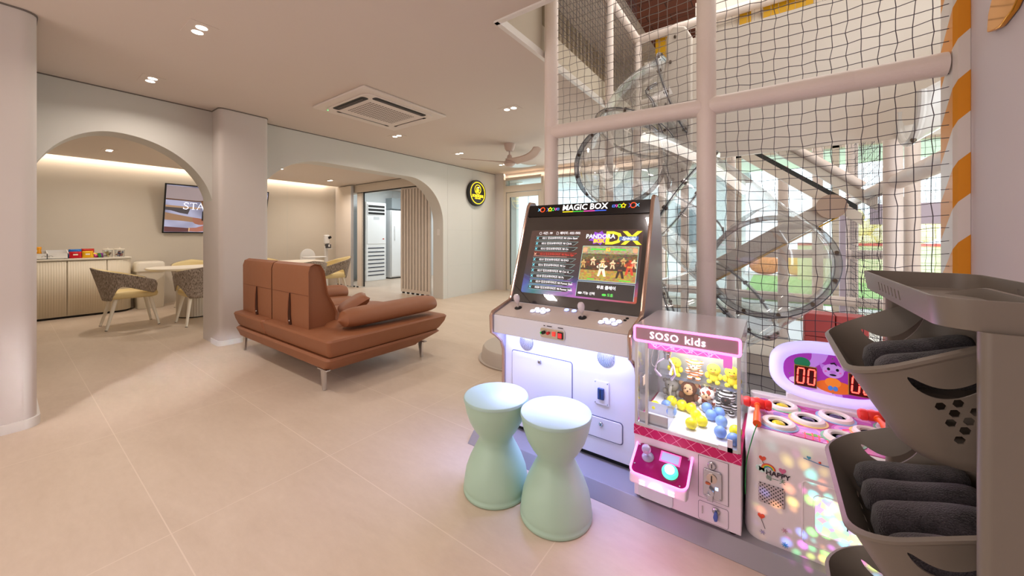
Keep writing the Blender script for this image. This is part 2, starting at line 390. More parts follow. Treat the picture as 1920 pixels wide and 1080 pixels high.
# recessed double downlights
M_lamp = glow('lamp_disc', (255, 246, 236), 6)
def downlight(x, y, z, label, power, ax='x', group='recessed double downlights', r=0.031, sep=0.092):
    t = thing('ceiling_light', label, 'ceiling light', (x, y, z), 0, group)
    dx = (sep / 2, 0) if ax == 'x' else (0, sep / 2)
    a, c = (0.12, 0.075) if ax == 'x' else (0.075, 0.12)
    obj('housing', B().box(x - a, x + a, y - c, y + c, z - 0.0025, z + 0.03), M_ceil, t)
    for s in (-1, 1):
        cx, cy = x + s * dx[0], y + s * dx[1]
        obj('lamp', B().lathe([(r, -0.004), (r, 0.01)], (cx, cy, z), 24), M_lamp, t)
    if power:
        l = area('downlight_beam', (x, y, z - 0.03), (0, 0, 0), 0.18, 0.10, power, NEUT, math.radians(150))
    return t
DP = 7
for (x, y, lab) in [(-3.19, 0.79, 'nearest double downlight in the main ceiling, above the near pillar'),
                    (-4.56, 0.79, 'double downlight in the main ceiling before the left arch'),
                    (-2.36, 3.275, 'double downlight in the main ceiling between air conditioner and play frame'),
                    (-4.3, 3.24, 'double downlight in the main ceiling just below the air conditioner panel'),
                    (-4.34, 4.54, 'double downlight in the main ceiling left of the fan'),
                    (-4.32, 5.74, 'double downlight in the main ceiling beneath the fan blades')]:
    downlight(x, y, CZ, lab, DP)
for (x, y) in [(-1.0, 0.4), (-3.2, -1.6), (-0.8, -1.6), (-1.1, 1.0), (0.0, 1.1)]: area('downlight_beam', (x, y, CZ - 0.02), (0, 0, 0), 0.2, 0.2, DP if y < 0.9 else 1.8, (1.0, 0.86, 0.82), math.radians(150))  # unseen downlights; the last pair is added to brighten the play front
downlight(-7.7, 0.9, 2.43, 'downlight glimpsed in the inner room ceiling through the left arch', 11, group='inner room downlights')
downlight(-7.9, 4.2, 2.43, 'downlight in the inner room ceiling nearest the partition', 11, group='inner room downlights')
area('downlight_beam', (-7.0, 2.6, 2.42), (0, 0, 0), 0.2, 0.2, 15, NEUT)
# small surface-mounted spot seen at the second arch
t = thing('ceiling_spotlight', 'small white surface-mounted spotlight near the top left of the second arch', 'ceiling light', (-6.75, 2.75, 2.43))
obj('body', B().lathe([(0.038, -0.09), (0.04, -0.085), (0.04, 0)], (-6.75, 2.75, 2.43), 20), M_white, t)
obj('lamp', B().lathe([(0.028, -0.092), (0.028, -0.088)], (-6.75, 2.75, 2.43), 20), M_lamp, t)
# outside
S('ground_outside', B().box(-14, 20, 6.75, 40, -0.25, -0.1), mat('paving', (225, 224, 220), 0.8))
o = obj('lawn', B().box(-0.5, 20, 9.0, 14.3, -0.1, -0.05), mat('grass', (150, 190, 112), 0.9, noise=0.35, nscale=8)); o['kind'] = 'stuff'; tag(o, 'bright green lawn outside the back windows', 'lawn')
# ================================================================= ceiling machines
M_ac = mat('ac_plastic', (228, 218, 210), 0.45)
M_black = mat('black_plastic', (18, 17, 17), 0.5)
ax0, ax1, ay0, ay1 = -4.06, -3.09, 1.96, 3.02
t = thing('ceiling_air_conditioner', 'square white cassette air conditioner set in the main ceiling', 'air conditioner', ((ax0 + ax1) / 2, (ay0 + ay1) / 2, CZ))
obj('panel', B().prism(rrect(ax0, ax1, ay0, ay1, 0.02), 'z', CZ - 0.022, CZ), M_ac, t, bevel=0.008)
obj('inner_panel', B().prism(rrect(ax0 + 0.09, ax1 - 0.09, ay0 + 0.09, ay1 - 0.09, 0.09), 'z', CZ - 0.032, CZ - 0.02), M_ac, t, bevel=0.006)
def slot(x0, x1, y0, y1, black=True):
    b = B().prism(rrect(x0, x1, y0, y1, 0.03), 'z', CZ - 0.0335, CZ - 0.028)
    o = obj('air_outlet', b, M_black if black else M_ac, t)
    vb = B()
    if x1 - x0 < y1 - y0:
        for k in (0.25, 0.5): vb.box(x0 + (x1 - x0) * k - 0.003, x0 + (x1 - x0) * k + 0.003, y0 + 0.05, y1 - 0.05, CZ - 0.038, CZ - 0.033)
    else:
        for k in (0.5, 0.75): vb.box(x0 + 0.05, x1 - 0.05, y0 + (y1 - y0) * k - 0.003, y0 + (y1 - y0) * k + 0.003, CZ - 0.038, CZ - 0.033)
    obj('louvre', vb, mat('ac_grey', (120, 112, 108), 0.5) if black else M_ac, o)
slot(ax0 + 0.2, ax1 - 0.2, ay0 + 0.11, ay0 + 0.19)
slot(ax1 - 0.19, ax1 - 0.11, ay0 + 0.2, ay1 - 0.2)
slot(ax0 + 0.2, ax1 - 0.2, ay1 - 0.16, ay1 - 0.13, False)
slot(ax0 + 0.13, ax0 + 0.16, ay0 + 0.2, ay1 - 0.2, False)
gx0, gx1, gy0, gy1 = ax0 + 0.27, ax1 - 0.27, ay0 + 0.25, ay1 - 0.25
gm = bpy.data.materials.new('intake_holes'); gm.use_nodes = True; n = gm.node_tree.nodes; L = gm.node_tree.links
bk = n.new('ShaderNodeTexBrick'); bk.offset = 0.0; bk.inputs['Scale'].default_value = 1; bk.inputs['Brick Width'].default_value = 0.031; bk.inputs['Row Height'].default_value = 0.037; bk.inputs['Mortar Size'].default_value = 0.0055
bk.inputs['Color1'].default_value = bk.inputs['Color2'].default_value = (*lin((112, 98, 92)), 1); bk.inputs['Mortar'].default_value = (*lin((228, 218, 210)), 1)
tcc = n.new('ShaderNodeTexCoord'); L.new(tcc.outputs['Object'], bk.inputs[0]); L.new(bk.outputs[0], n['Principled BSDF'].inputs['Base Color'])
obj('intake_grille', B().box(gx0, gx1, gy0, gy1, CZ - 0.0345, CZ - 0.03), gm, t)
obj('indicator_lamp', B().lathe([(0.005, -0.034), (0.005, -0.03)], (ax0 + 0.1, ay0 + 0.12, CZ), 10), glow('green_led', (60, 255, 120), 3), t)
# fan
fx, fy = -3.27, 4.52
t = thing('ceiling_fan', 'white three-blade ceiling fan hanging beside the play frame', 'ceiling fan', (fx, fy, CZ))
M_fan = mat('fan_white', (206, 184, 172), 0.5)
obj('canopy', B().lathe([(0.02, -0.11), (0.05, -0.108), (0.07, -0.08), (0.085, -0.02), (0.088, 0)], (fx, fy, CZ), 28), M_fan, t)
obj('down_rod', B().cyl((fx, fy, CZ - 0.10), (fx, fy, CZ - 0.18), 0.013), M_fan, t)
obj('motor', B().lathe([(0.0, -0.345), (0.05, -0.34), (0.085, -0.31), (0.08, -0.27), (0.045, -0.22), (0.03, -0.17), (0.0, -0.168)], (fx, fy, CZ), 28), M_fan, t)
for k, a0 in enumerate((208, -24, 92)):
    a0 = math.radians(a0)
    def bl(u, v, a0=a0):
        r = 0.05 + u * 0.72; wd = 0.105 * (1 - 0.35 * u) * (1 if u < 0.93 else math.sqrt(max(0, 1 - ((u - 0.93) / 0.07) ** 2)) + 0.02)
        off = (v - 0.5) * 2 * wd; sweep = 0.10 * math.sin(u * PI)
        z = -0.275 + 0.07 * u * u - 0.5 * off * (0.55 - 0.35 * u)
        x = r * math.cos(a0) - (off + sweep) * math.sin(a0); y = r * math.sin(a0) + (off + sweep) * math.cos(a0)
        return Vector((fx + x, fy + y, CZ + z))
    o = obj('blade', B().grid(bl, 18, 6), M_fan if k < 2 else mat('fan_clear', (220, 232, 232), 0.3), t, solid=0.008)
# wall sign
sy, sz = 5.85, 2.118; sx_ = -5.14
t = thing('round_wall_sign', 'round black wall sign with glowing yellow ring and lettering', 'sign', (sx_, sy, sz))
obj('sign_body', B().lathe([(0.27, 0.0), (0.275, 0.01), (0.275, 0.07), (0.265, 0.08)], (sx_, sy, sz), 64, axis='x'), mat('sign_black', (34, 34, 32), 0.4), t)
M_ylw = glow('sign_yellow', (255, 214, 30), 2.2)
def ring(cx, cy, cz, r, w, x, m, par, name='ring'):
    b = B(); n = 64; pts = [(cx + x, cy + r * math.cos(2 * PI * k / n), cz + r * math.sin(2 * PI * k / n)) for k in range(n)]
    return obj(name, b.tube(pts, w, 8, closed=True), m, par)
ring(sx_, sy, sz, 0.225, 0.006, 0.082, M_ylw, t, 'glowing_ring')
ring(sx_, sy, sz + 0.075, 0.095, 0.005, 0.082, M_ylw, t, 'emblem_ring')
eb = B()
for (y0, y1, z0, z1) in ((-0.045, -0.02, 0.04, 0.10), (-0.05, 0.0, 0.03, 0.055), (0.0, 0.02, 0.045, 0.085), (0.03, 0.05, 0.055, 0.075), (-0.03, -0.01, 0.10, 0.125)):
    eb.box(sx_ + 0.08, sx_ + 0.085, sy + y0, sy + y1, sz + z0, sz + z1)
obj('emblem', eb, M_ylw, t)
obj('emblem_moon', B().ball((sx_ + 0.083, sy + 0.025, sz + 0.115), 0.016, 12, sq=(0.2, 1, 1)), glow('sign_white', (255, 250, 220), 2.5), t)
obj('emblem_base', B().prism([(sy - 0.06, sz + 0.03), (sy - 0.03, sz + 0.01), (sy + 0.03, sz + 0.01), (sy + 0.06, sz + 0.03)], 'x', sx_ + 0.08, sx_ + 0.085), M_ylw, t)
FW = frame((sx_ + 0.082, sy, sz - 0.065), (0, 1, 0), (0, 0, 1))
text('lettering', 'SOSOKIDS', 0.075, FW, M_ylw, t, bold=0.002)
text('small_lettering', 'KIDS & PARTY CAFE' if False else '- KIDS CAFE -', 0.035, FW @ Matrix.Translation((0, -0.05, 0)), M_ylw, t, bold=0.0008)
# wall socket on the second arch jamb
t = tag(obj('light_switch', B().box(-5.30, -5.24, 4.922, 4.93, 1.22, 1.34), M_white, None, bevel=0.003), 'small white switch plate on the inner edge of the second arch', 'switch')
# ================================================================= sofa
lm = bpy.data.materials.new('tan_leather'); lm.use_nodes = True; n = lm.node_tree.nodes; L = lm.node_tree.links; b = n['Principled BSDF']
b.inputs['Base Color'].default_value = (*lin((148, 94, 62)), 1); b.inputs['Roughness'].default_value = 0.5
v = n.new('ShaderNodeTexVoronoi'); v.inputs['Scale'].default_value = 260; tc = n.new('ShaderNodeTexCoord'); L.new(tc.outputs['Object'], v.inputs['Vector'])
n2 = n.new('ShaderNodeTexNoise'); n2.inputs['Scale'].default_value = 6; L.new(tc.outputs['Object'], n2.inputs['Vector'])
ad = n.new('ShaderNodeMath'); ad.operation = 'MULTIPLY_ADD'; ad.inputs[1].default_value = 8; L.new(n2.outputs['Fac'], ad.inputs[0]); L.new(v.outputs['Distance'], ad.inputs[2])
bp = n.new('ShaderNodeBump'); bp.inputs['Strength'].default_value = 0.25; bp.inputs['Distance'].default_value = 0.002; L.new(ad.outputs[0], bp.inputs['Height']); L.new(bp.outputs[0], b.inputs['Normal'])
M_lea = lm; M_chr = mat('chrome', (215, 215, 218), 0.12, 1.0)
SX0, SX1, SY0, SY1 = -4.64, -2.70, 1.42, 2.66
t = thing('sofa', 'tan leather low-backed sofa on slim chrome legs', 'sofa', (-3.67, 2.0, 0))
def skin(loops):
    b = B(); R = [[b.bm.verts.new(p) for p in lp] for lp in loops]
    for i in range(len(R) - 1):
        for k in range(len(R[0])):
            f = b.bm.faces.new((R[i][k], R[i][(k + 1) % len(R[0])], R[i + 1][(k + 1) % len(R[0])], R[i + 1][k])); f.smooth = True
    b.bm.faces.new(R[0][::-1]); b.bm.faces.new(R[-1]); return b
def rl(x0, x1, y0, y1, z, r, n=6): return [(x, y, z) for x, y in rrect(x0, x1, y0, y1, r, n)]
# lower base: tapers inwards below, far end sweeps up
def base(z0, z1, ins0, ins1, far0, far1):
    return skin([rl(SX0 + ins0 + 0.02, SX1 - ins0 - 0.02, SY0 + 0.02 + ins0 * 0.4, SY1 - far0, z0, 0.04), rl(SX0 + ins0, SX1 - ins0, SY0 + ins0 * 0.35, SY1 - far0 + 0.01, z0 + 0.02, 0.04),
                 rl(SX0 + (ins0 + ins1) / 2, SX1 - (ins0 + ins1) / 2, SY0 + (ins0 + ins1) * 0.2, SY1 - (far0 + far1) / 2, (z0 + z1) / 2, 0.04),
                 rl(SX0 + ins1, SX1 - ins1, SY0 + ins1 * 0.35, SY1 - far1, z1 - 0.015, 0.04), rl(SX0 + ins1 + 0.015, SX1 - ins1 - 0.015, SY0 + 0.015 + ins1 * 0.4, SY1 - far1 - 0.015, z1, 0.03)])
obj('base', base(0.155, 0.262, 0.09, 0.035, 0.30, 0.07), M_lea, t)
mid = (SX0 + SX1) / 2
for (x0, x1) in ((SX0, -3.90), (-3.90, SX1)):
    l0 = 0.045 if x0 == SX0 else 0.0; r0 = 0.045 if x1 == SX1 else 0.0
    bb = skin([rl(x0 + l0 + 0.012, x1 - r0 - 0.012, SY0 + 0.045, SY1 - 0.09, 0.268, 0.02), rl(x0 + l0 + 0.002, x1 - r0 - 0.002, SY0 + 0.033, SY1 - 0.06, 0.285, 0.03),
               rl(x0 + l0 * 0.45, x1 - r0 * 0.45, SY0 + 0.012, SY1 - 0.01, 0.345, 0.035), rl(x0 + 0.002, x1 - 0.002, SY0 + 0.002, SY1, 0.395, 0.04),
               rl(x0 + 0.01, x1 - 0.01, SY0 + 0.01, SY1 - 0.02, 0.41, 0.04), rl(x0 + 0.035, x1 - 0.035, SY0 + 0.04, SY1 - 0.07, 0.418, 0.04)])
    obj('seat_platform', bb, M_lea, t)
# seat cushions, slightly crowned
def pad(x0, x1, y0, y1, z0, z1, crown, name, r=0.06, par=t):
    def f(u, v):
        a, c = 2 * u - 1, 2 * v - 1
        e = (1 - a ** 6) * (1 - c ** 6)
        return Vector((x0 + (x1 - x0) * u, y0 + (y1 - y0) * v, z1 - (z1 - z0) * (1 - e ** 0.35) + crown * (1 - a * a) * (1 - c * c)))
    return obj(name, B().grid(f, 24, 24), M_lea, par)
pad(-4.50, -3.92, 1.62, 2.62, 0.40, 0.455, 0.03, 'seat_cushion'); pad(-3.90, -3.02, 1.62, 2.62, 0.40, 0.455, 0.03, 'seat_cushion')
# tall back cushions with a centre pleat behind
def backrest(x0, x1):
    prof = [(1.50, 0.41), (1.497, 0.9), (1.512, 0.95), (1.55, 0.968), (1.60, 0.958), (1.635, 0.90), (1.65, 0.80), (1.665, 0.70), (1.72, 0.60), (1.755, 0.52), (1.755, 0.45), (1.735, 0.412)]
    xm = x0 + (x1 - x0) * 0.53
    b = B()
    loops = []
    for (x, s) in ((x0 + 0.02, 0.90), (x0 + 0.006, 0.95), (x0, 0.985), (x0 + 0.012, 1.0), (x0 + 0.04, 1.0), (x1 - 0.04, 1.0), (x1 - 0.012, 1.0), (x1, 0.985), (x1 - 0.006, 0.95), (x1 - 0.02, 0.90)):
        cy, cz = 1.6, 0.66; loops.append([(x, cy + (y - cy) * s, cz + (z - cz) * (1 - (1 - s) * 0.4)) for y, z in prof])
    o = obj('backrest', skin(loops), M_lea, t)
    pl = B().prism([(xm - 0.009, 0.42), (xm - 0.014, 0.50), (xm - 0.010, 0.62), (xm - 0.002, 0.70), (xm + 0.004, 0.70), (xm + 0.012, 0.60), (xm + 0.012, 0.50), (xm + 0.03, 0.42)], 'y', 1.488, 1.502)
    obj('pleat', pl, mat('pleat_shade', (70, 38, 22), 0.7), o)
    obj('pleat_lip', B().tube([(xm - 0.015, 1.488, 0.425), (xm - 0.022, 1.484, 0.5), (xm - 0.016, 1.486, 0.62), (xm - 0.004, 1.494, 0.70)], 0.008, 8), M_lea, o)
    obj('seam', B().tube([(x0 + 0.01, 1.4975, 0.70), (x1 - 0.01, 1.4975, 0.70)], 0.0022, 6), mat('seam_brown', (120, 70, 44), 0.6), o)
    obj('pleat_button', B().ball((xm + 0.012, 1.487, 0.455), 0.008, 10), M_chr, o)
backrest(-4.59, -3.888); backrest(-3.872, -3.165)
def bolster(p0, p1, rx, rz, name):
    p0, p1 = Vector(p0), Vector(p1); d = p1 - p0; Ln = d.length; d.normalize(); side = d.cross(Vector((0, 0, 1))).normalized(); upv = side.cross(d)
    b = B(); rings = []
    for i in range(21):
        u = i / 20; k = (1 - abs(2 * u - 1) ** 8) ** 0.42
        rings.append([p0 + d * Ln * u + side * math.cos(a) * rx * k + upv * math.sin(a) * rz * k * (1.0 if math.sin(a) > 0 else 0.8) for a in [2 * PI * j / 20 for j in range(20)]])
    rings = [[tuple(v) for v in r] for r in rings]
    return obj(name, skin(rings), M_lea, t)
bolster((-2.93, 1.62, 0.50), (-2.83, 2.60, 0.525), 0.125, 0.092, 'arm_bolster')
bolster((-4.48, 1.78, 0.50), (-4.42, 2.58, 0.50), 0.125, 0.10, 'arm_bolster')
def leg(x, y, dx, dy):
    b = B()
    b.prism([(x - 0.022, 0.0), (x + 0.004, 0.0), (x + 0.03, 0.14), (x + 0.034, 0.165), (x - 0.034, 0.165), (x - 0.026, 0.13)] if dx > 0 else
            [(x - 0.004, 0.0), (x + 0.022, 0.0), (x + 0.026, 0.13), (x + 0.034, 0.165), (x - 0.034, 0.165), (x - 0.03, 0.14)], 'y', y - 0.012, y + 0.012)
    b.box(x - 0.07, x + 0.07, y - 0.018, y + 0.018, 0.155, 0.168)
    obj('leg', b, M_chr, t, bevel=0.004)
leg(-2.86, 1.47, -1, 0); leg(-4.53, 1.50, 1, 0); leg(-2.86, 2.44, -1, 0); leg(-4.53, 2.44, 1, 0)
# loose cushion on the seat
def cushion(c, rx, ry, rz, rot, name):
    M = Matrix.Translation(c) @ Matrix.Rotation(rot[2], 4, 'Z') @ Matrix.Rotation(rot[0], 4, 'X') @ Matrix.Rotation(rot[1], 4, 'Y')
    b = B()
    for sgn in (1, -1):
        def f(u, v, sgn=sgn):
            a, c2 = 2 * u - 1, 2 * v - 1
            e = max(0, (1 - a ** 4) * (1 - c2 ** 4)) ** 0.5; pin = 1 - 0.08 * (1 - abs(a)) * abs(c2) ; pin2 = 1 - 0.08 * (1 - abs(c2)) * abs(a)
            return M @ Vector((rx * a * pin2, ry * c2 * pin, sgn * rz * e))
        b.grid(f, 16, 16)
    return obj(name, b, M_lea)
o = cushion((-3.30, 1.98, 0.545), 0.17, 0.15, 0.06, (math.radians(30), 0, math.radians(-25)), 'cushion')
tag(o, 'small tan leather cushion lying against the sofa back', 'cushion')
# ================================================================= stools
M_mint = mat('mint_plastic', (176, 208, 188), 0.42, noise=0.01, nscale=8)
def stool(x, y, lab):
    t = thing('hourglass_stool', lab, 'stool', (x, y, 0), group='mint hourglass stools')
    r = 0.155; prof = [(r - 0.006, 0.0), (r, 0.004), (r, 0.018), (r - 0.004, 0.022), (r - 0.002, 0.03), (r - 0.004, 0.05), (0.143, 0.10), (0.125, 0.15), (0.100, 0.20), (0.083, 0.232), (0.078, 0.245), (0.083, 0.26), (0.105, 0.29), (0.127, 0.33), (0.142, 0.375), (0.150, 0.415), (0.152, 0.428)]
    obj('body', B().lathe(prof, (x, y, 0), 64), M_mint, t, angle=60)
    obj('seat', B().lathe([(0.148, 0.424), (0.154, 0.428), (0.1545, 0.434), (0.152, 0.441), (0.146, 0.443)], (x, y, 0), 64), mat('mint_top', (172, 202, 194), 0.4), t)
stool(-0.766, 1.402, 'mint hourglass plastic stool nearer the claw machine, standing in front')
stool(-1.078, 1.38, 'mint hourglass plastic stool nearer the sofa, partly behind the other')
# ================================================================= grey column plinth behind the arcade
t = tag(obj('round_floor_pad', B().lathe([(0.43, 0), (0.44, 0.012), (0.415, 0.016), (0.40, 0.11), (0.385, 0.13), (0.36, 0.135)], (-2.02, 3.02, 0), 64), mat('grey_vinyl', (186, 176, 164), 0.5)), 'low round grey padded floor pad beside the arcade cabinet', 'floor pad')
# ================================================================= platform
pb = B().prism([(1.572, 0.0), (1.625, 0.055), (6.3, 0.055), (6.3, 0.0)], 'x', -1.44, 0.72)
tag(obj('play_platform', pb, mat('platform_grey', (150, 147, 152), 0.35), None, bevel=0.003), 'low grey platform with a sloped edge carrying the game machines', 'platform')
PZ = 0.055
# ================================================================= arcade cabinet
M_cab = mat('cabinet_white', (226, 224, 232), 0.35)
M_pan = mat('panel_pearl', (206, 192, 184), 0.28)
M_tm = mat('t_moulding', (206, 176, 160), 0.18, 0.85)
M_silver = mat('silver', (190, 190, 196), 0.25, 0.9)
M_bez = mat('bezel_black', (26, 22, 21), 0.12)
AX0, AX1 = -1.335, -0.515
t = thing('arcade_cabinet', 'white two-player arcade cabinet with a large lit screen and joysticks', 'arcade machine', (-0.925, 1.9, PZ))
side = [(1.77, PZ + 0.012), (1.77, 0.52), (1.745, 0.58), (1.69, 0.625), (1.655, 0.645), (1.65, 0.745), (1.665, 0.762), (1.83, 0.806), (1.85, 0.83), (2.045, 1.40), (2.065, 1.42), (2.12, 1.42), (2.145, 1.39), (2.20, 1.2), (2.22, 0.6), (2.22, PZ + 0.012)]
for X in (AX0, AX1 - 0.02):
    o = obj('side_panel', B().prism(side, 'x', X, X + 0.02), mat('side_silver', (176, 168, 178), 0.3, 0.4), t)
    obj('edge_trim', B().tube([(X + 0.01, y, z) for y, z in side[:13]], 0.0105, 8), M_tm, o)
obj('body', B().box(AX0 + 0.02, AX1 - 0.02, 1.775, 2.19, PZ + 0.03, 0.66), M_cab, t, bevel=0.003)
obj('kick_plate', B().box(AX0 + 0.03, AX1 - 0.03, 1.80, 2.15, PZ, PZ + 0.03), M_black, t)
cp = [(1.66, 0.645), (1.66, 0.748), (1.838, 0.80), (2.0, 0.80), (2.0, 0.645)]
obj('control_panel', B().prism(cp, 'x', AX0 + 0.02, AX1 - 0.02), M_cab, t, bevel=0.004)
CPM = frame((AX0, 1.66, 0.75), (1, 0, 0), (0, 0.18, 0.05))          # x from left, y up the panel
obj('control_overlay', B().box(0.022, 0.798, 0.003, 0.178, 0.0, 0.002, M=CPM), M_pan, t)
FM = frame((0, 1.85, 0.80), (1, 0, 0), (0, 0.205, 0.60))             # x = world x, y up the slanted face, z outwards
obj('hood', B().prism([(1.86, 0.80), (2.062, 1.405), (2.13, 1.405), (2.19, 1.2), (2.2, 0.66), (1.9, 0.66)], 'x', AX0 + 0.02, AX1 - 0.02), M_bez, t)
obj('screen_bezel', B().box(AX0 + 0.02, AX1 - 0.02, -0.01, 0.55, 0.0, 0.006, M=FM), M_bez, t)
mq = obj('marquee', B().box(AX0 + 0.02, AX1 - 0.02, 0.556, 0.635, 0.0, 0.008, M=FM), M_bez, t, bevel=0.002)
M_tw = glow('marquee_white', (255, 255, 255), 1.0)
text('title', 'MAGIC BOX', 0.052, FM @ Matrix.Translation((-0.92, 0.607, 0.010)), M_tw, mq, bold=0.0008, sx=1.02)
cols = [(245, 220, 20), (60, 190, 60), (235, 80, 180), (60, 100, 230)]
for k in range(4):
    obj('underline', B().box(-1.06 + k * 0.07, -1.06 + (k + 1) * 0.07, 0.578, 0.583, 0.009, 0.0105, M=FM), glow('u%d' % k, cols[k], 0.9), mq)
def icon(u, v, kind, col, r):
    m = glow('icon_%d_%d_%d' % col, col, 1.0); b = B()
    T = FM @ Matrix.Translation((u, v, 0.010))
    if kind == 'o': n = 20; P = [(r * math.cos(2 * PI * k / n), r * math.sin(2 * PI * k / n), 0) for k in range(n)]
    elif kind == 'd': P = [(r, 0, 0), (0, r, 0), (-r, 0, 0), (0, -r, 0)]
    elif kind == 'v': P = [(-r, r * .8, 0), (r, r * .8, 0), (0, -r, 0)]
    elif kind == 's': P = [((r if k % 2 == 0 else r * .55) * math.sin(PI * k / 5), (r if k % 2 == 0 else r * .55) * math.cos(PI * k / 5), 0) for k in range(10)]
    elif kind == 'q': P = [(-r, -r * .7, 0), (r, -r * .7, 0), (r * .8, r * .7, 0), (-r * .8, r * .7, 0)]
    if kind == 'x':
        b.tube([T @ Vector((-r, -r, 0)), T @ Vector((r, r, 0))], 0.0016, 6).tube([T @ Vector((-r, r, 0)), T @ Vector((r, -r, 0))], 0.0016, 6)
    else:
        b.tube([T @ Vector(p) for p in P], 0.0025 if r > .011 else .002, 6, closed=True)
    obj('icon', b, m, mq)
kinds = [('x', (120, 200, 240), .009), ('o', (240, 80, 30), .015), ('d', (110, 110, 240), .015), ('s', (250, 220, 30), .015), ('o', (60, 200, 80), .009), ('v', (240, 80, 190), .008), ('q', (90, 140, 240), .008)]
us = [0, .024, .052, .079, .101, .118, .135]
for (k, c, r), u in zip(kinds, us):
    icon(-1.232 + u, 0.602, k, c, r); icon(-0.603 - u, 0.604, k, c, r)
# screen picture
scm = bpy.data.materials.new('screen_picture'); scm.use_nodes = True; n = scm.node_tree.nodes; L = scm.node_tree.links; b = n['Principled BSDF']
tc = n.new('ShaderNodeTexCoord'); sp = n.new('ShaderNodeSeparateXYZ'); L.new(tc.outputs['Generated'], sp.inputs[0])
r1 = n.new('ShaderNodeValToRGB'); e = r1.color_ramp.elements; e[0].color = (*lin((20, 110, 110)), 1); e[0].position = 0.0
e[1].color = (*lin((80, 52, 46)), 1); e[1].position = 0.62
x = e.new(0.12); x.color = (*lin((70, 84, 190)), 1); x = e.new(0.3); x.color = (*lin((52, 50, 66)), 1)
L.new(sp.outputs['Z'], r1.inputs[0])
r2 = n.new('ShaderNodeValToRGB'); e = r2.color_ramp.elements; e[0].color = (*lin((90, 110, 200)), 1); e[1].color = (*lin((205, 84, 50)), 1); x = e.new(0.5); x.color = (*lin((200, 110, 210)), 1); x = e.new(0.12); x.color = (*lin((40, 140, 140)), 1)
L.new(sp.outputs['X'], r2.inputs[0])
ns = n.new('ShaderNodeTexNoise'); ns.inputs['Scale'].default_value = 5; ns.inputs['Distortion'].default_value = 2; L.new(tc.outputs['Generated'], ns.inputs[0])
ad = n.new('ShaderNodeMath'); ad.operation = 'MULTIPLY_ADD'; ad.inputs[1].default_value = 0.5; L.new(ns.outputs['Fac'], ad.inputs[0]); L.new(sp.outputs['Z'], ad.inputs[2])
mr = n.new('ShaderNodeMapRange'); mr.inputs[1].default_value = 0.30; mr.inputs[2].default_value = 0.50; mr.inputs[3].default_value = 1; mr.inputs[4].default_value = 0; L.new(ad.outputs[0], mr.inputs[0])
mx = n.new('ShaderNodeMix'); mx.data_type = 'RGBA'; L.new(mr.outputs[0], mx.inputs[0]); L.new(r1.outputs[0], mx.inputs[6]); L.new(r2.outputs[0], mx.inputs[7])
L.new(mx.outputs[2], b.inputs['Emission Color']); b.inputs['Emission Strength'].default_value = 0.85; b.inputs['Base Color'].default_value = (0.01, 0.01, 0.01, 1); b.inputs['Roughness'].default_value = 0.1
scr = obj('screen', B().prism(rrect(-1.262, -0.558, 0.06, 0.461, 0.012), 'z', 0.006, 0.0075, M=FM), scm, t)
G = lambda name, c, s=0.9: glow('px_' + name, c, s)
def sq(name, P, m, h=0.008, hh=0.0004, par=None):
    return obj(name, B().prism(P, 'z', h, h + hh, M=FM), m, par or scr)
def ln(P, w, m, name, h=0.0088, closed=False):
    return obj(name, B().tube([FM @ Vector((p[0], p[1], h)) for p in P], w, 5, closed=closed), m, scr)
M_bar = G('bar', (26, 26, 30), 0.6); M_ln = G('line', (150, 190, 190), 0.9); M_tx = G('text', (235, 235, 240), 1.1); M_red = G('red', (200, 50, 40), 1.0); M_cy = G('cyan', (110, 220, 240), 1.1)
names = ['Ultra Boss', 'Chris', 'Cn', 'New Epi', 'EVO', 'Lv', 'Cor A', 'Pc', 'Power Run', 'Power Volt']
for i in range(10):
    v = 0.409 - i * 0.0345; sel = i == 3
    u0, u1 = -1.219 + i * 0.0006, -0.925
    sq('menu_row', [(u0, v - 0.012), (u1 - 0.03, v - 0.012), (u1, v + 0.012), (u0, v + 0.012)], G('selrow', (70, 24, 20), 0.7) if sel else M_bar)
    o = ln([(u0, v + 0.012), (u1, v + 0.012), (u1 - 0.022, v - 0.006), (u1 - 0.034, v - 0.008)], 0.0008, M_red if sel else M_ln, 'row_outline')
    ln([(u0 + 0.004, v - 0.0125), (u1 - 0.06, v - 0.0125)], 0.0009, G('pinkline', (230, 170, 160), 1) if sel else M_ln, 'row_rule')
    T = FM @ Matrix.Translation((u0 + 0.046, v, 0.0092))
    text('row_text', '%04d 킹오브파이터즈 98 %s' % (211 + i, names[i]), 0.0165, T, M_red if sel else M_tx, scr, align='LEFT', ext=0.0001, bold=0.0003)
    b = B(); c = (u0 + 0.012, v)
    for sg in (1, -1): b.tube([FM @ Vector((c[0] - 0.007, c[1] - 0.007 * sg, 0.0095)), FM @ Vector((c[0] + 0.007, c[1] + 0.007 * sg, 0.0095))], 0.0014, 5)
    obj('row_icon', b, G('selx', (240, 190, 160), 1) if sel else M_cy, scr)
text('header_text', '시간 : 99', 0.019, FM @ Matrix.Translation((-1.175, 0.441, 0.009)), M_tx, scr, align='LEFT', ext=0.0001, bold=0.0004)
text('header_text', '페이지 : 022 /502', 0.019, FM @ Matrix.Translation((-1.055, 0.441, 0.009)), M_tx, scr, align='LEFT', ext=0.0001, bold=0.0004)
ln([(-1.192 + 0.008 * math.cos(a / 6 * PI), 0.441 + 0.008 * math.sin(a / 6 * PI)) for a in range(12)], 0.001, M_tx, 'clock_icon', closed=True)
ln([(-1.078, 0.433), (-1.066, 0.433), (-1.066, 0.446), (-1.071, 0.450), (-1.078, 0.450)], 0.001, M_tx, 'page_icon', closed=True)
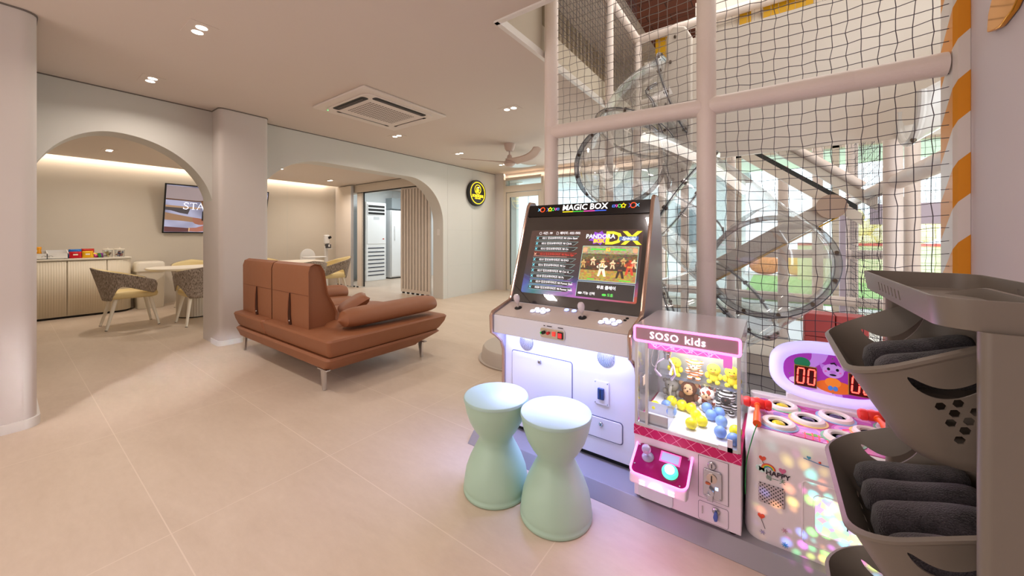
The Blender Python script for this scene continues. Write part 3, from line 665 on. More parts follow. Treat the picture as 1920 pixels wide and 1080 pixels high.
# logo
star = []
for k in range(18):
    rr = (0.058 if k % 2 == 0 else 0.040); star.append((-0.80 + rr * 1.15 * math.cos(PI * k / 9), 0.412 + rr * 0.75 * math.sin(PI * k / 9)))
sq('logo_burst', star, G('purple', (130, 60, 190), 1.0), 0.0078)
M_sil = G('silver', (215, 225, 230), 1.0); M_yel = G('yellow', (225, 225, 40), 1.0); M_gold = G('gold', (250, 200, 40), 1.0)
text('logo_text', 'DX', 0.105, FM @ Matrix.Translation((-0.668, 0.408, 0.0085)), M_yel, scr, bold=0.003, ext=0.0001, sx=1.3)
text('logo_text', 'PANDORA', 0.036, FM @ Matrix.Translation((-0.795, 0.420, 0.0093)), M_sil, scr, bold=0.0012, ext=0.0001)
text('logo_text', 'BOX', 0.030, FM @ Matrix.Translation((-0.800, 0.393, 0.0095)), M_gold, scr, bold=0.0022, ext=0.0001)
sq('logo_plate', rrect(-0.685, -0.580, 0.396, 0.420, 0.004), G('blueplate', (70, 100, 160), 0.9), 0.0094)
text('logo_text', 'Special', 0.026, FM @ Matrix.Translation((-0.632, 0.409, 0.0102)), M_sil, scr, bold=0.0008, ext=0.0001, shear=0.3, sx=1.05)
# preview window: a generic sunny street fight
sq('preview_frame', rrect(-0.893, -0.572, 0.162, 0.364, 0.004), G('frm', (150, 190, 180), 0.9), 0.0078)
pm = bpy.data.materials.new('street_scene'); pm.use_nodes = True; n = pm.node_tree.nodes; L = pm.node_tree.links; b = n['Principled BSDF']
tc = n.new('ShaderNodeTexCoord'); sp = n.new('ShaderNodeSeparateXYZ'); L.new(tc.outputs['Generated'], sp.inputs[0])
vo = n.new('ShaderNodeTexVoronoi'); vo.inputs['Scale'].default_value = 26; L.new(tc.outputs['Generated'], vo.inputs[0])
r1 = n.new('ShaderNodeValToRGB'); r1.color_ramp.interpolation = 'CONSTANT'; e = r1.color_ramp.elements; e[0].color = (*lin((200, 160, 70)), 1); e[1].color = (*lin((90, 54, 24)), 1); e[1].position = 0.3
x = e.new(0.6); x.color = (*lin((120, 100, 60)), 1); x = e.new(0.78); x.color = (*lin((196, 178, 130)), 1)
L.new(sp.outputs['Z'], r1.inputs[0])
mx = n.new('ShaderNodeMix'); mx.data_type = 'RGBA'; mx.blend_type = 'SOFT_LIGHT'; mx.inputs[0].default_value = 0.8; L.new(r1.outputs[0], mx.inputs[6]); L.new(vo.outputs['Color'], mx.inputs[7])
L.new(mx.outputs[2], b.inputs['Emission Color']); b.inputs['Emission Strength'].default_value = 0.95; b.inputs['Base Color'].default_value = (0, 0, 0, 1)
sq('preview_picture', [(-0.890, 0.165), (-0.575, 0.165), (-0.575, 0.361), (-0.890, 0.361)], pm, 0.0084)
def fig(u, v, s, c1, c2, name='fighter'):
    P = [(-.25, 0), (-.12, 0), (0, .42), (.14, 0), (.3, 0), (.16, .5), (.34, .62), (.3, .7), (.14, .74), (.1, .82), (.1, .96), (-.08, .96), (-.08, .82), (-.2, .76), (-.36, .6), (-.3, .52), (-.16, .5)]
    sq(name, [(u + p[0] * s, v + p[1] * s) for p in P], G(name + str(c1), c1, 1.0), 0.009)
    sq(name + '_sash', [(u - .14 * s, v + .46 * s), (u + .14 * s, v + .46 * s), (u + .12 * s, v + .56 * s), (u - .12 * s, v + .56 * s)], G(name + 's' + str(c2), c2, 1.0), 0.0095)
for i in range(11): fig(-0.875 + i * 0.0285, 0.235 + 0.008 * (i % 3), 0.05, [(180, 150, 90), (90, 50, 30), (210, 190, 150), (60, 40, 30)][i % 4], (150, 60, 30), 'bystander')
fig(-0.762, 0.19, 0.09, (238, 226, 200), (60, 80, 60)); fig(-0.66, 0.185, 0.085, (40, 26, 22), (120, 60, 40)); fig(-0.612, 0.205, 0.085, (190, 60, 36), (220, 140, 60))
for (a, c) in ((-0.84, -0.755), (-0.725, -0.64)): sq('health_bar', [(a, 0.340), (c, 0.340), (c, 0.348), (a, 0.348)], G('hgreen', (60, 210, 50), 1.0), 0.009)
text('timer_text', '52', 0.026, FM @ Matrix.Translation((-0.739, 0.342, 0.0098)), M_gold, scr, bold=0.0012, ext=0.0001)
for a in (-0.875, -0.59): sq('portrait', rrect(a - 0.012, a + 0.012, 0.328, 0.352, 0.004), G('skin', (220, 160, 120), 0.9), 0.009)
for (a, c) in ((-0.84, -0.80), (-0.66, -0.60)): sq('power_bar', [(a, 0.170), (c, 0.170), (c, 0.175), (a, 0.175)], G('hgreen', (60, 210, 50), 1.0), 0.009)
sq('menu_box', rrect(-0.895, -0.574, 0.069, 0.155, 0.003), M_bar, 0.0078)
ln([(-0.895, 0.07), (-0.895, 0.155), (-0.574, 0.155), (-0.574, 0.07)], 0.0011, G('boxline', (190, 220, 225), 0.9), 'box_outline')
text('menu_text', '무료 플레이', 0.022, FM @ Matrix.Translation((-0.725, 0.128, 0.0092)), M_tx, scr, bold=0.0006, ext=0.0001)
text('menu_text', '기능 선택', 0.018, FM @ Matrix.Translation((-0.855, 0.090, 0.0092)), M_tx, scr, align='LEFT', bold=0.0003, ext=0.0001)
text('menu_text', '도움', 0.018, FM @ Matrix.Translation((-0.715, 0.090, 0.0092)), G('gtext', (90, 220, 90), 1.0), scr, align='LEFT', bold=0.0003, ext=0.0001)
for u, c in ((-0.872, (220, 225, 230)), (-0.732, (70, 200, 70))): sq('button_icon', rrect(u - 0.012, u + 0.012, 0.084, 0.096, 0.006), G('bi' + str(c), c, 1.0), 0.0085)
obj('screen_glass', B().box(AX0 + 0.02, AX1 - 0.02, 0.0, 0.55, 0.0112, 0.0118, M=FM), clear('screen_glass', (1, 1, 1), 0.035, 0.02, 0.35), t)
# controls
def stick(u, v):
    T = CPM @ Matrix.Translation((u, v, 0.002))
    o = obj('joystick', B().lathe([(0.006, 0.0), (0.006, 0.03), (0.008, 0.032), (0.0165, 0.05), (0.0185, 0.062), (0.0175, 0.075), (0.012, 0.084), (0.0, 0.086)], n=20, M=T), mat('stick_pearl', (224, 214, 222), 0.2), t)
    obj('dust_washer', B().lathe([(0.022, 0.0), (0.022, 0.003), (0.02, 0.004)], n=24, M=T), M_black, o)
    obj('shaft', B().lathe([(0.0065, 0.002), (0.0065, 0.034)], n=14, M=T), M_chr, o)
stick(0.122, 0.108); stick(0.533, 0.098)
M_btn = glow('button_white', (235, 238, 255), 3.2); M_btb = glow('button_blue', (150, 165, 255), 2.2)
def btn(u, v, m=M_btn, r=0.0135):
    T = CPM @ Matrix.Translation((u, v, 0.002))
    o = obj('button', B().lathe([(r, 0.0), (r, 0.006), (r * 0.85, 0.009), (r * 0.6, 0.010)], n=18, M=T), m, t)
    obj('button_collar', B().lathe([(r * 1.25, 0.0), (r * 1.25, 0.003), (r * 1.05, 0.005)], n=18, M=T), mat('collar_clear', (200, 204, 235), 0.2), o)
for cx, cy in ((0.268, 0.106), (0.678, 0.09)):
    for i in range(3):
        for j in range(2): btn(cx - 0.034 + i * 0.034 + j * 0.012, cy - 0.017 + j * 0.03 + (0.006 if i == 1 else 0))
btn(0.416, 0.152, M_btb); btn(0.461, 0.152, M_btb)
for dx in (0, 0.022): obj('jack_socket', B().lathe([(0.008, 0), (0.008, 0.003), (0.004, 0.004)], n=14, M=CPM @ Matrix.Translation((0.745 + dx * 0.2, 0.130 + dx, 0.002))), M_black, t)
# recessed switch plate on the panel front
sw = obj('switch_plate', B().prism(rrect(-0.995, -0.855, 0.672, 0.722, 0.012), 'y', 1.652, 1.661), mat('plate_gold', (200, 188, 168), 0.3, 0.6), t)
obj('plate_rim', B().tube([(x, 1.655, z) for x, z in rrect(-0.995, -0.855, 0.672, 0.722, 0.012)], 0.003, 6, closed=True), M_cab, sw)
obj('volume_knob', B().cyl((-0.972, 1.652, 0.70), (-0.972, 1.636, 0.70), 0.009), M_black, sw)
obj('green_button', B().cyl((-0.985, 1.652, 0.697), (-0.985, 1.64, 0.697), 0.006), glow('gb', (20, 150, 60), 0.8), sw)
obj('red_button', B().cyl((-0.945, 1.652, 0.70), (-0.945, 1.638, 0.70), 0.008), mat('rb', (200, 30, 34), 0.3), sw)
obj('rocker_switch', B().box(-0.922, -0.906, 1.645, 1.652, 0.688, 0.71), glow('rk', (230, 60, 50), 0.8), sw)
o = obj('power_switch', B().box(-0.890, -0.862, 1.645, 1.652, 0.680, 0.714), M_black, sw)
obj('power_rocker', B().box(-0.886, -0.866, 1.641, 1.646, 0.685, 0.709), glow('rk2', (215, 40, 40), 0.9), o)
for x, wd in ((-0.975, 0.010), (-0.945, 0.03), (-0.88, 0.03)): obj('switch_caption', B().box(x - wd / 2, x + wd / 2, 1.6585, 1.6595, 0.7305, 0.7345), mat('ink', (60, 50, 60), 0.6), t)
# front: speakers, doors, coin slot
FY = 1.775
spm = bpy.data.materials.new('speaker_mesh'); spm.use_nodes = True; n = spm.node_tree.nodes; L = spm.node_tree.links; b = n['Principled BSDF']; b.inputs['Metallic'].default_value = 0.7; b.inputs['Roughness'].default_value = 0.3
tc = n.new('ShaderNodeTexCoord'); wv = n.new('ShaderNodeTexWave'); wv.inputs['Scale'].default_value = 60; wv.inputs['Distortion'].default_value = 6; L.new(tc.outputs['Object'], wv.inputs[0])
cr = n.new('ShaderNodeValToRGB'); cr.color_ramp.elements[0].color = (*lin((90, 96, 120)), 1); cr.color_ramp.elements[1].color = (*lin((235, 240, 250)), 1); L.new(wv.outputs['Fac'], cr.inputs[0]); L.new(cr.outputs[0], b.inputs['Base Color'])
for x in (-1.162, -0.683):
    o = obj('speaker_grille', B().lathe([(0.044, 0), (0.044, 0.006), (0.04, 0.008), (0.0, 0.012)], (x, FY, 0.588), 28, axis='y', M=Matrix.Diagonal((1, -1, 1, 1))), spm, t)
    obj('grille_rim', B().tube([(x + 0.045 * math.cos(2 * PI * k / 32), FY - 0.004, 0.588 + 0.045 * math.sin(2 * PI * k / 32)) for k in range(32)], 0.002, 6, closed=True), M_silver, o)
def door(x0, x1, z0, z1, lx, lz):
    d = obj('service_door', B().prism(rrect(x0, x1, z0, z1, 0.014), 'y', FY - 0.006, FY), M_cab, t, bevel=0.003)
    obj('door_gap', B().prism(rrect(x0 - 0.004, x1 + 0.004, z0 - 0.004, z1 + 0.004, 0.016), 'y', FY - 0.0015, FY), mat('gap_grey', (100, 102, 128), 0.6), d)
    obj('lock', B().lathe([(0.011, 0), (0.011, 0.006), (0.009, 0.008), (0, 0.008)], (lx, FY - 0.006, lz), 20, axis='y', M=Matrix.Diagonal((1, -1, 1, 1))), M_silver, d)
    obj('keyhole', B().box(lx - 0.0015, lx + 0.0015, FY - 0.0155, FY - 0.0138, lz - 0.005, lz + 0.003), M_black, d)
door(-1.262, -0.872, 0.16, 0.525, -1.07, 0.493); door(-0.86, -0.600, 0.176, 0.278, -0.707, 0.25)
o = obj('coin_plate', B().prism(rrect(-0.744, -0.666, 0.348, 0.467, 0.006), 'y', FY - 0.008, FY), M_cab, t, bevel=0.0015)
for x in (-0.737, -0.673):
    for z in (0.356, 0.46): obj('screw', B().cyl((x, FY - 0.008, z), (x, FY - 0.0105, z), 0.003, 10), M_silver, o)
obj('coin_selector', B().box(-0.722, -0.688, FY - 0.02, FY - 0.008, 0.376, 0.434), mat('coin_blue', (44, 66, 110), 0.2), o, bevel=0.004)
obj('coin_slot', B().box(-0.7085, -0.7055, FY - 0.0215, FY - 0.02, 0.385, 0.425), M_black, o)
o = area('cabinet_floor_glow', (-0.95, 1.64, 0.625), (0, 0, 0), 0.7, 0.03, 4.5, (0.42, 0.46, 1.0)); o.rotation_euler = (Vector((-0.95, 1.0, 0)) - Vector(o.location)).to_track_quat('-Z', 'Y').to_euler()
# LED strip under the control panel (it lights the cabinet front)
obj('under_panel_light', B().box(AX0 + 0.06, AX1 - 0.06, 1.73, 1.74, 0.640, 0.645), glow('led_cool', (190, 195, 255), 4), t)
area('arcade_led', (-0.925, 1.70, 0.632), (0.25, 0, 0), 0.74, 0.04, 2.7, (0.36, 0.42, 1.0))
# ================================================================= claw machine
CX0, CX1, CY0, CY1 = -0.495, -0.095, 1.62, 2.03
M_pinkw = mat('claw_white', (226, 214, 224), 0.35)
t = thing('claw_machine', 'small claw machine with glowing pink rim and glass case of plush toys', 'claw machine', (-0.295, 1.82, PZ))
obj('lower_body', B().box(CX0, CX1, CY0, CY1, PZ + 0.015, 0.336), M_pinkw, t, bevel=0.003)
for x in (CX0 + 0.03, CX1 - 0.03):
    for y in (CY0 + 0.03, CY1 - 0.03): obj('foot', B().cyl((x, y, PZ), (x, y, PZ + 0.018), 0.015), M_black, t)
bmx = bpy.data.materials.new('magenta_belt'); bmx.use_nodes = True; n = bmx.node_tree.nodes; L = bmx.node_tree.links; b = n['Principled BSDF']; b.inputs['Roughness'].default_value = 0.3
tc = n.new('ShaderNodeTexCoord'); mp = n.new('ShaderNodeMapping'); mp.inputs['Rotation'].default_value = (0, PI / 4, 0); L.new(tc.outputs['Object'], mp.inputs[0])
sp = n.new('ShaderNodeSeparateXYZ'); L.new(mp.outputs[0], sp.inputs[0])
def stripe(sock):
    a = n.new('ShaderNodeMath'); a.operation = 'MULTIPLY'; a.inputs[1].default_value = 26; L.new(sock, a.inputs[0])
    f = n.new('ShaderNodeMath'); f.operation = 'FRACT'; L.new(a.outputs[0], f.inputs[0])
    c = n.new('ShaderNodeMath'); c.operation = 'LESS_THAN'; c.inputs[1].default_value = 0.045; L.new(f.outputs[0], c.inputs[0]); return c
s1, s2 = stripe(sp.outputs['X']), stripe(sp.outputs['Z']); ad = n.new('ShaderNodeMath'); ad.operation = 'MAXIMUM'; L.new(s1.outputs[0], ad.inputs[0]); L.new(s2.outputs[0], ad.inputs[1])
mx = n.new('ShaderNodeMix'); mx.data_type = 'RGBA'; L.new(ad.outputs[0], mx.inputs[0]); mx.inputs[6].default_value = (*lin((196, 14, 96)), 1); mx.inputs[7].default_value = (*lin((240, 150, 190)), 1); L.new(mx.outputs[2], b.inputs['Base Color'])
obj('belt', B().box(CX0 - 0.001, CX1 + 0.001, CY0 - 0.001, CY1 + 0.001, 0.336, 0.376), bmx, t)
GZ0, GZ1 = 0.376, 0.745
obj('case_floor', B().box(CX0 + 0.01, CX1 - 0.01, CY0 + 0.01, CY1 - 0.01, GZ0, GZ0 + 0.006), mat('case_white', (240, 240, 240), 0.4), t)
M_gl = clear('case_glass', (0.97, 0.98, 1.0), 0.035, 0.0, 0.4)
for nm, (x0, x1, y0, y1) in {'front_glass': (CX0 + .02, CX1 - .02, CY0 + .004, CY0 + .007), 'side_glass': (CX0 + .003, CX0 + .006, CY0 + .01, CY1 - .01), 'side_glass ': (CX1 - .006, CX1 - .003, CY0 + .01, CY1 - .01)}.items():
    obj(nm.strip(), B().box(x0, x1, y0, y1, GZ0, GZ1), M_gl, t)
obj('mirror_back', B().box(CX0 + 0.01, CX1 - 0.01, CY1 - 0.012, CY1 - 0.004, GZ0, GZ1), mat('mirror', (214, 218, 224), 0.32, 0.6), t)
M_al = mat('aluminium', (205, 206, 212), 0.3, 0.7)
for (x, y) in ((CX0 + .008, CY0 + .008), (CX1 - .008, CY0 + .008), (CX0 + .008, CY1 - .008), (CX1 - .008, CY1 - .008), (CX0 + 0.052, CY0 + 0.008)):
    obj('post', B().box(x - 0.006, x + 0.006, y - 0.006, y + 0.006, GZ0, GZ1 + 0.01), M_al, t, bevel=0.001)
obj('door_rail', B().box(CX0 + 0.01, CX1 - 0.01, CY0 - 0.001, CY0 + 0.012, GZ0, GZ0 + 0.012), M_al, t)
obj('corner_bracket', B().box(CX1 - 0.075, CX1 - 0.028, CY0 - 0.005, CY0 - 0.001, 0.376, 0.394).box(CX1 - 0.045, CX1 - 0.028, CY0 - 0.005, CY0 - 0.001, 0.376, 0.424), M_pinkw, t)
# roof and sign box
obj('roof', B().prism([(CY0 + 0.004, 0.745), (CY0 + 0.004, 0.805), (CY0 + 0.012, 0.812), (CY1, 0.812), (CY1, 0.745)], 'x', CX0, CX1), mat('roof_smoke', (196, 184, 190), 0.12), t, bevel=0.003)
obj('sign_panel', B().box(CX0 + 0.008, CX1 - 0.008, CY0 - 0.004, CY0 + 0.006, 0.752, 0.805), mat('sign_mauve', (172, 140, 150), 0.4), t)
M_neon = glow('neon_pink', (255, 130, 215), 6.5)
obj('neon_rim', B().tube([(x, CY0 - 0.004, z) for x, z in rrect(CX0 + 0.003, CX1 - 0.003, 0.748, 0.811, 0.010)], 0.0052, 8, closed=True), glow('neon_white_pink', (255, 120, 215), 2.6), t)
text('sign_text', 'SOSO', 0.042, frame((-0.37, CY0 - 0.0055, 0.777), (1, 0, 0), (0, 0, 1)), glow('sign_text_pink', (255, 235, 250), 2.2), t, bold=0.0006, spacing=1.12)
text('sign_text', 'kids', 0.044, frame((-0.252, CY0 - 0.0055, 0.777), (1, 0, 0), (0, 0, 1)), glow('sign_text_pink', (255, 235, 250), 2.2), t, bold=0.0006, spacing=1.12)
va = obj('valance', B().prism([(CX0 + .055, .745), (CX1 - .03, .745), (CX1 - .03, .69), (CX1 - .06, .69), (CX1 - .06, .722), (CX0 + .055, .715)], 'y', CY0 + 0.012, CY0 + 0.016), glow('valance_pink', (236, 110, 205), 0.6), t)
M_vl = glow('valance_line', (255, 215, 245), 1.2)
zz = [(CX0 + .07 + k * 0.02, .722 if k % 2 else .738) for k in range(14)]
obj('zigzag', B().tube([(x, CY0 + 0.0115, z) for x, z in zz], 0.0008, 5), M_vl, va)
for k in range(4):
    cx, cz = CX0 + .085 + k * 0.07, .733
    obj('star', B().tube([(cx + (0.009 if i % 2 == 0 else 0.004) * math.sin(PI * i / 5), CY0 + 0.011, cz + (0.009 if i % 2 == 0 else 0.004) * math.cos(PI * i / 5)) for i in range(10)], 0.0009, 5, closed=True), M_vl, va)
# control shelf with neon lip
cs = obj('control_shelf', B().prism([(1.62, 0.245), (1.62, 0.302), (1.497, 0.236), (1.492, 0.20), (1.53, 0.185)], 'x', -0.478, -0.262), M_pinkw, t, bevel=0.008)
CSM = frame((-0.478, 1.497, 0.237), (1, 0, 0), (0, 0.123, 0.066))
obj('shelf_overlay', B().prism(rrect(0.005, 0.211, 0.004, 0.138, 0.02), 'z', 0.0, 0.003, M=CSM), mat('overlay_plum', (140, 14, 84), 0.12), cs)
P = [(0.0, 0.135)] + [(0.0, 0.03)] + [(0.026 - 0.026 * math.cos(a), 0.026 - 0.026 * math.sin(a)) for a in [PI / 2 * k / 6 for k in range(7)]] + [(0.19 + 0.026 * math.sin(a), 0.026 - 0.026 * math.cos(a)) for a in [PI / 2 * k / 6 for k in range(7)]] + [(0.216, 0.15)]
obj('neon_lip', B().tube([CSM @ Vector((p[0], p[1], 0.004)) for p in P], 0.0042, 8), glow('neon_white_pink', (255, 120, 215), 2.6), cs)
T = CSM @ Matrix.Translation((0.055, 0.085, 0.004))
M_clr = mat('clear_knob', (225, 215, 240), 0.1, trans=0.6)
o = obj('joystick', B().lathe([(0.004, 0.0), (0.004, 0.026), (0.008, 0.03), (0.017, 0.040), (0.0185, 0.048), (0.016, 0.058), (0.008, 0.064), (0.0, 0.065)], n=20, M=T), M_clr, cs)
obj('joystick_dome', B().lathe([(0.024, 0.0), (0.022, 0.003), (0.012, 0.007), (0.0, 0.008)], n=24, M=T), M_clr, o)
T = CSM @ Matrix.Translation((0.148, 0.052, 0.004))
o = obj('start_button', B().lathe([(0.018, 0.014), (0.018, 0.021), (0.015, 0.024), (0.0, 0.025)], n=28, M=T), glow('btn_white2', (235, 255, 245), 2.0), cs)
obj('button_skirt', B().lathe([(0.030, 0.0), (0.030, 0.008), (0.026, 0.013), (0.018, 0.015)], n=28, M=T), glow('btn_green', (70, 235, 170), 1.3), o)
o = obj('display', B().box(0.100, 0.178, 0.085, 0.130, 0.003, 0.007, M=CSM), glow('neon_pink_soft', (230, 90, 170), 0.8), cs)
obj('display_screen', B().box(0.106, 0.172, 0.090, 0.125, 0.007, 0.0085, M=CSM), glow('lcd', (150, 156, 190), 0.7), o)
for x, y in ((0.012, 0.128), (0.204, 0.128), (0.012, 0.04), (0.19, 0.012)): obj('screw', B().lathe([(0.003, 0.003), (0.003, 0.005)], n=10, M=CSM @ Matrix.Translation((x, y, 0))), M_silver, cs)
gz = glow('glyph_white', (255, 225, 245), 1.3)
gy = 1.4905
for x in (-0.425, -0.315):
    for dz in (0.0, 0.012): obj('glyph_bar', B().box(x - 0.011, x + 0.011, gy - 0.001, gy, 0.2055 + dz, 0.2125 + dz), gz, cs)
for k, s in enumerate((1, -1, 1)):
    x = -0.392 + k * 0.0215
    obj('glyph_triangle', B().prism([(x - 0.011, 0.2175 - 0.010 * s), (x + 0.011, 0.2175 - 0.010 * s), (x, 0.2175 + 0.010 * s)], 'y', gy - 0.001, gy), gz, cs)
# prize door
o = obj('prize_door', B().prism(rrect(-0.475, -0.335, 0.072, 0.175, 0.014), 'y', CY0 - 0.006, CY0 + 0.0), mat('prize_flap', (206, 212, 214), 0.2), t, bevel=0.002)
obj('flap_print', B().prism([(-0.405 + 0.045 * math.cos(a), 0.168 + 0.04 * math.sin(a)) for a in [PI + PI * k / 16 for k in range(17)]], 'y', CY0 - 0.0075, CY0 - 0.006), mat('flap_purple', (150, 20, 110), 0.3), o)
# coin door
o = obj('coin_door', B().box(-0.240, -0.137, CY0 - 0.003, CY0, 0.166, 0.33), M_pinkw, t)
obj('door_outline', B().tube([(x, CY0 - 0.003, z) for x, z in ((-0.240, 0.166), (-0.137, 0.166), (-0.137, 0.33), (-0.240, 0.33))], 0.0011, 5, closed=True), mat('outline_dark', (60, 54, 62), 0.5), o)
obj('coin_mech', B().prism(rrect(-0.222, -0.158, 0.178, 0.288, 0.008), 'y', CY0 - 0.012, CY0 - 0.003), M_silver, o, bevel=0.002)
M1 = Matrix.Diagonal((1, -1, 1, 1))
obj('door_lock', B().lathe([(0.015, 0), (0.015, 0.008), (0.012, 0.011), (0, 0.011)], (-0.192, CY0 - 0.003, 0.306), 22, axis='y', M=M1), M_silver, o)
obj('keyhole', B().box(-0.1935, -0.1905, CY0 - 0.0155, CY0 - 0.0142, 0.298, 0.313), M_black, o)
obj('coin_disc', B().lathe([(0.018, 0), (0.018, 0.004), (0, 0.005)], (-0.192, CY0 - 0.012, 0.258), 24, axis='y', M=M1), mat('coin_gold', (206, 190, 176), 0.25, 0.8), o)
obj('coin_slot', B().box(-0.194, -0.190, CY0 - 0.019, CY0 - 0.016, 0.246, 0.270), M_black, o)
obj('reject_button', B().prism(rrect(-0.214, -0.196, 0.231, 0.239, 0.004), 'y', CY0 - 0.016, CY0 - 0.012), mat('orange_print', (190, 100, 60), 0.4), o)
obj('return_lever', B().prism([(-0.200, 0.226), (-0.183, 0.214), (-0.183, 0.2), (-0.190, 0.192), (-0.2, 0.205)], 'y', CY0 - 0.026, CY0 - 0.012), M_silver, o, bevel=0.002)
obj('return_cup', B().box(-0.208, -0.186, CY0 - 0.024, CY0 - 0.012, 0.172, 0.198), M_silver, o, bevel=0.003)
obj('mech_lamp', B().box(-0.180, -0.170, CY0 - 0.014, CY0 - 0.012, 0.218, 0.228), glow('lamp_blue', (160, 200, 255), 3), o)
for x in (-0.216, -0.164):
    for z in (0.184, 0.282): obj('screw', B().cyl((x, CY0 - 0.012, z), (x, CY0 - 0.0145, z), 0.003, 10), M_silver, o)
o = obj('cash_door', B().prism(rrect(-0.240, -0.137, 0.076, 0.150, 0.008), 'y', CY0 - 0.0015, CY0), M_pinkw, t)
obj('door_outline', B().tube([(x, CY0 - 0.0015, z) for x, z in rrect(-0.240, -0.137, 0.076, 0.150, 0.008)], 0.0008, 5, closed=True), mat('outline_grey', (130, 120, 135), 0.5), o)
obj('hinge_slot', B().box(-0.228, -0.224, CY0 - 0.004, CY0 - 0.0015, 0.102, 0.132), M_silver, o)
def key(x, z, y, par, col=(74, 96, 170)):
    k = obj('lock', B().lathe([(0.013, 0), (0.013, 0.007), (0.009, 0.010), (0, 0.010)], (x, y, z), 20, axis='y', M=M1), M_silver, par)
    obj('key', B().prism([(x - 0.004, z + 0.004), (x + 0.004, z + 0.004), (x + 0.008, z - 0.012), (x + 0.006, z - 0.03), (x - 0.004, z - 0.034), (x - 0.009, z - 0.02)], 'y', y - 0.02, y - 0.009), mat('key_blue', col, 0.3), par, bevel=0.003)
key(-0.178, 0.132, CY0 - 0.0015, o)
# inside: claw carriage, claw, prize chute, key lock, shelf
obj('claw_carriage', B().box(-0.44, -0.372, 1.80, 1.87, 0.69, 0.745), mat('carriage_pink', (226, 178, 214), 0.4), t, bevel=0.004)
cl = obj('claw', B().lathe([(0.014, 0.05), (0.016, 0.062), (0.016, 0.075), (0.02, 0.08), (0.02, 0.125), (0.014, 0.13)], (-0.405, 1.835, 0.57), 20), M_chr, t)
obj('claw_band', B().lathe([(0.0205, 0.09), (0.0215, 0.095), (0.0205, 0.10)], (-0.405, 1.835, 0.57), 20), mat('band_red', (190, 40, 50), 0.4), cl)
for k in range(3):
    a = math.radians(200 + 120 * k); ca, sa = math.cos(a), math.sin(a)
    pts = [(-0.405 + ca * r, 1.835 + sa * r, z) for r, z in ((0.01, 0.625), (0.045, 0.60), (0.055, 0.565), (0.03, 0.535))]
    obj('claw_prong', B().tube(pts, [0.004, 0.004, 0.005, 0.007], 8), mat('prong', (210, 190, 220), 0.25, 0.5), cl)
obj('cable', B().tube(cat_rom([(-0.445, 1.82, 0.735), (-0.462, 1.80, 0.66), (-0.47, 1.80, 0.60), (-0.452, 1.81, 0.585), (-0.44, 1.82, 0.64), (-0.435, 1.83, 0.72)], 6), 0.0022, 6), mat('cable_grey', (150, 140, 140), 0.5), t)
cc = obj('prize_chute', B().box(-0.478, -0.36, 1.640, 1.643, 0.382, 0.43).box(-0.478, -0.36, 1.76, 1.763, 0.382, 0.43), M_al, t)
obj('chute_screen', B().box(-0.362, -0.359, 1.64, 1.78, 0.382, 0.478), clear('acrylic', (0.96, 0.98, 1), 0.08, 0.02, 0.5), t)
o = obj('inner_lock_plate', B().box(-0.482, -0.478, 1.70, 1.76, 0.52, 0.56), mat('plate_beige', (205, 180, 160), 0.4), t)
obj('plush_shelf', B().box(CX0 + 0.015, CX1 - 0.012, 1.925, CY1 - 0.012, 0.505, 0.509), clear('acrylic', (0.96, 0.98, 1), 0.08, 0.02, 0.5), t)
obj('shelf_lip', B().box(CX0 + 0.015, CX1 - 0.012, 1.920, 1.925, 0.500, 0.514), clear('acrylic_edge', (0.8, 0.85, 0.9), 0.3, 0.1, 0.6), t)
obj('case_lamp', B().box(CX0 + 0.08, CX1 - 0.04, CY0 + 0.05, CY0 + 0.07, 0.738, 0.744), glow('case_led', (255, 250, 255), 6), t)
area('claw_case_light', (-0.29, 1.82, 0.736), (0, 0, 0), 0.32, 0.3, 3.4, (1.0, 0.97, 1.0))
area('claw_neon_light', (-0.29, CY0 - 0.02, 0.77), (-PI / 2, 0, 0), 0.38, 0.04, 0.8, (1.0, 0.40, 0.8))
point('shelf_neon_light', (-0.37, 1.47, 0.215), 0.6, (1.0, 0.30, 0.75), 0.06)
# balls
M_by = mat('ball_yellow', (246, 232, 20), 0.25, noise=0.0); M_bb = mat('ball_blue', (110, 150, 220), 0.25)
R_ = 0.0235; z0 = GZ0 + 0.006 + R_
first = {}
def ball(x, y, col, lab, z=z0):
    if col not in first:
        o = obj('plastic_ball', B().ball((0, 0, 0), R_, 24), M_by if col == 'yellow' else M_bb); first[col] = o
    else:
        o = first[col].copy(); COL.objects.link(o)
    o.location = (x, y, z); tag(o, lab, 'ball', 'balls in the claw machine')
for x, y, dz, lab in [(-0.449, 1.782, 0, 'leftmost yellow ball in the claw machine, by the chute'), (-0.396, 1.885, 0, 'yellow ball at the back left of the case, behind the blue pair'),
                  (-0.347, 1.865, 0, 'yellow ball behind the clear chute screen'), (-0.306, 1.855, 0, 'yellow ball at the back of the middle yellow pile'),
                  (-0.277, 1.80, 0, 'yellow ball in the centre of the middle yellow pile'), (-0.247, 1.755, 0, 'yellow ball at the right of the middle yellow pile'),
                  (-0.281, 1.706, 0, 'yellow ball at the front of the middle yellow pile'), (-0.122, 1.745, 0, 'yellow ball at the right glass, behind a blue one')]:
    ball(x, y, 'yellow', lab)
for x, y, lab in [(-0.406, 1.823, 'left blue ball of the pair beside the chute'), (-0.375, 1.775, 'right blue ball of the pair beside the chute'),
                  (-0.247, 1.905, 'blue ball at the back, left of its blue row'), (-0.195, 1.885, 'blue ball at the back right below the plush zebra'),
                  (-0.222, 1.838, 'blue ball second from the back in the blue row'), (-0.178, 1.80, 'blue ball in the middle of the blue row'),
                  (-0.172, 1.70, 'blue ball near the front, left of the bracket'), (-0.124, 1.668, 'blue ball in the front right corner behind the bracket')]:
    ball(x, y, 'blue', lab)
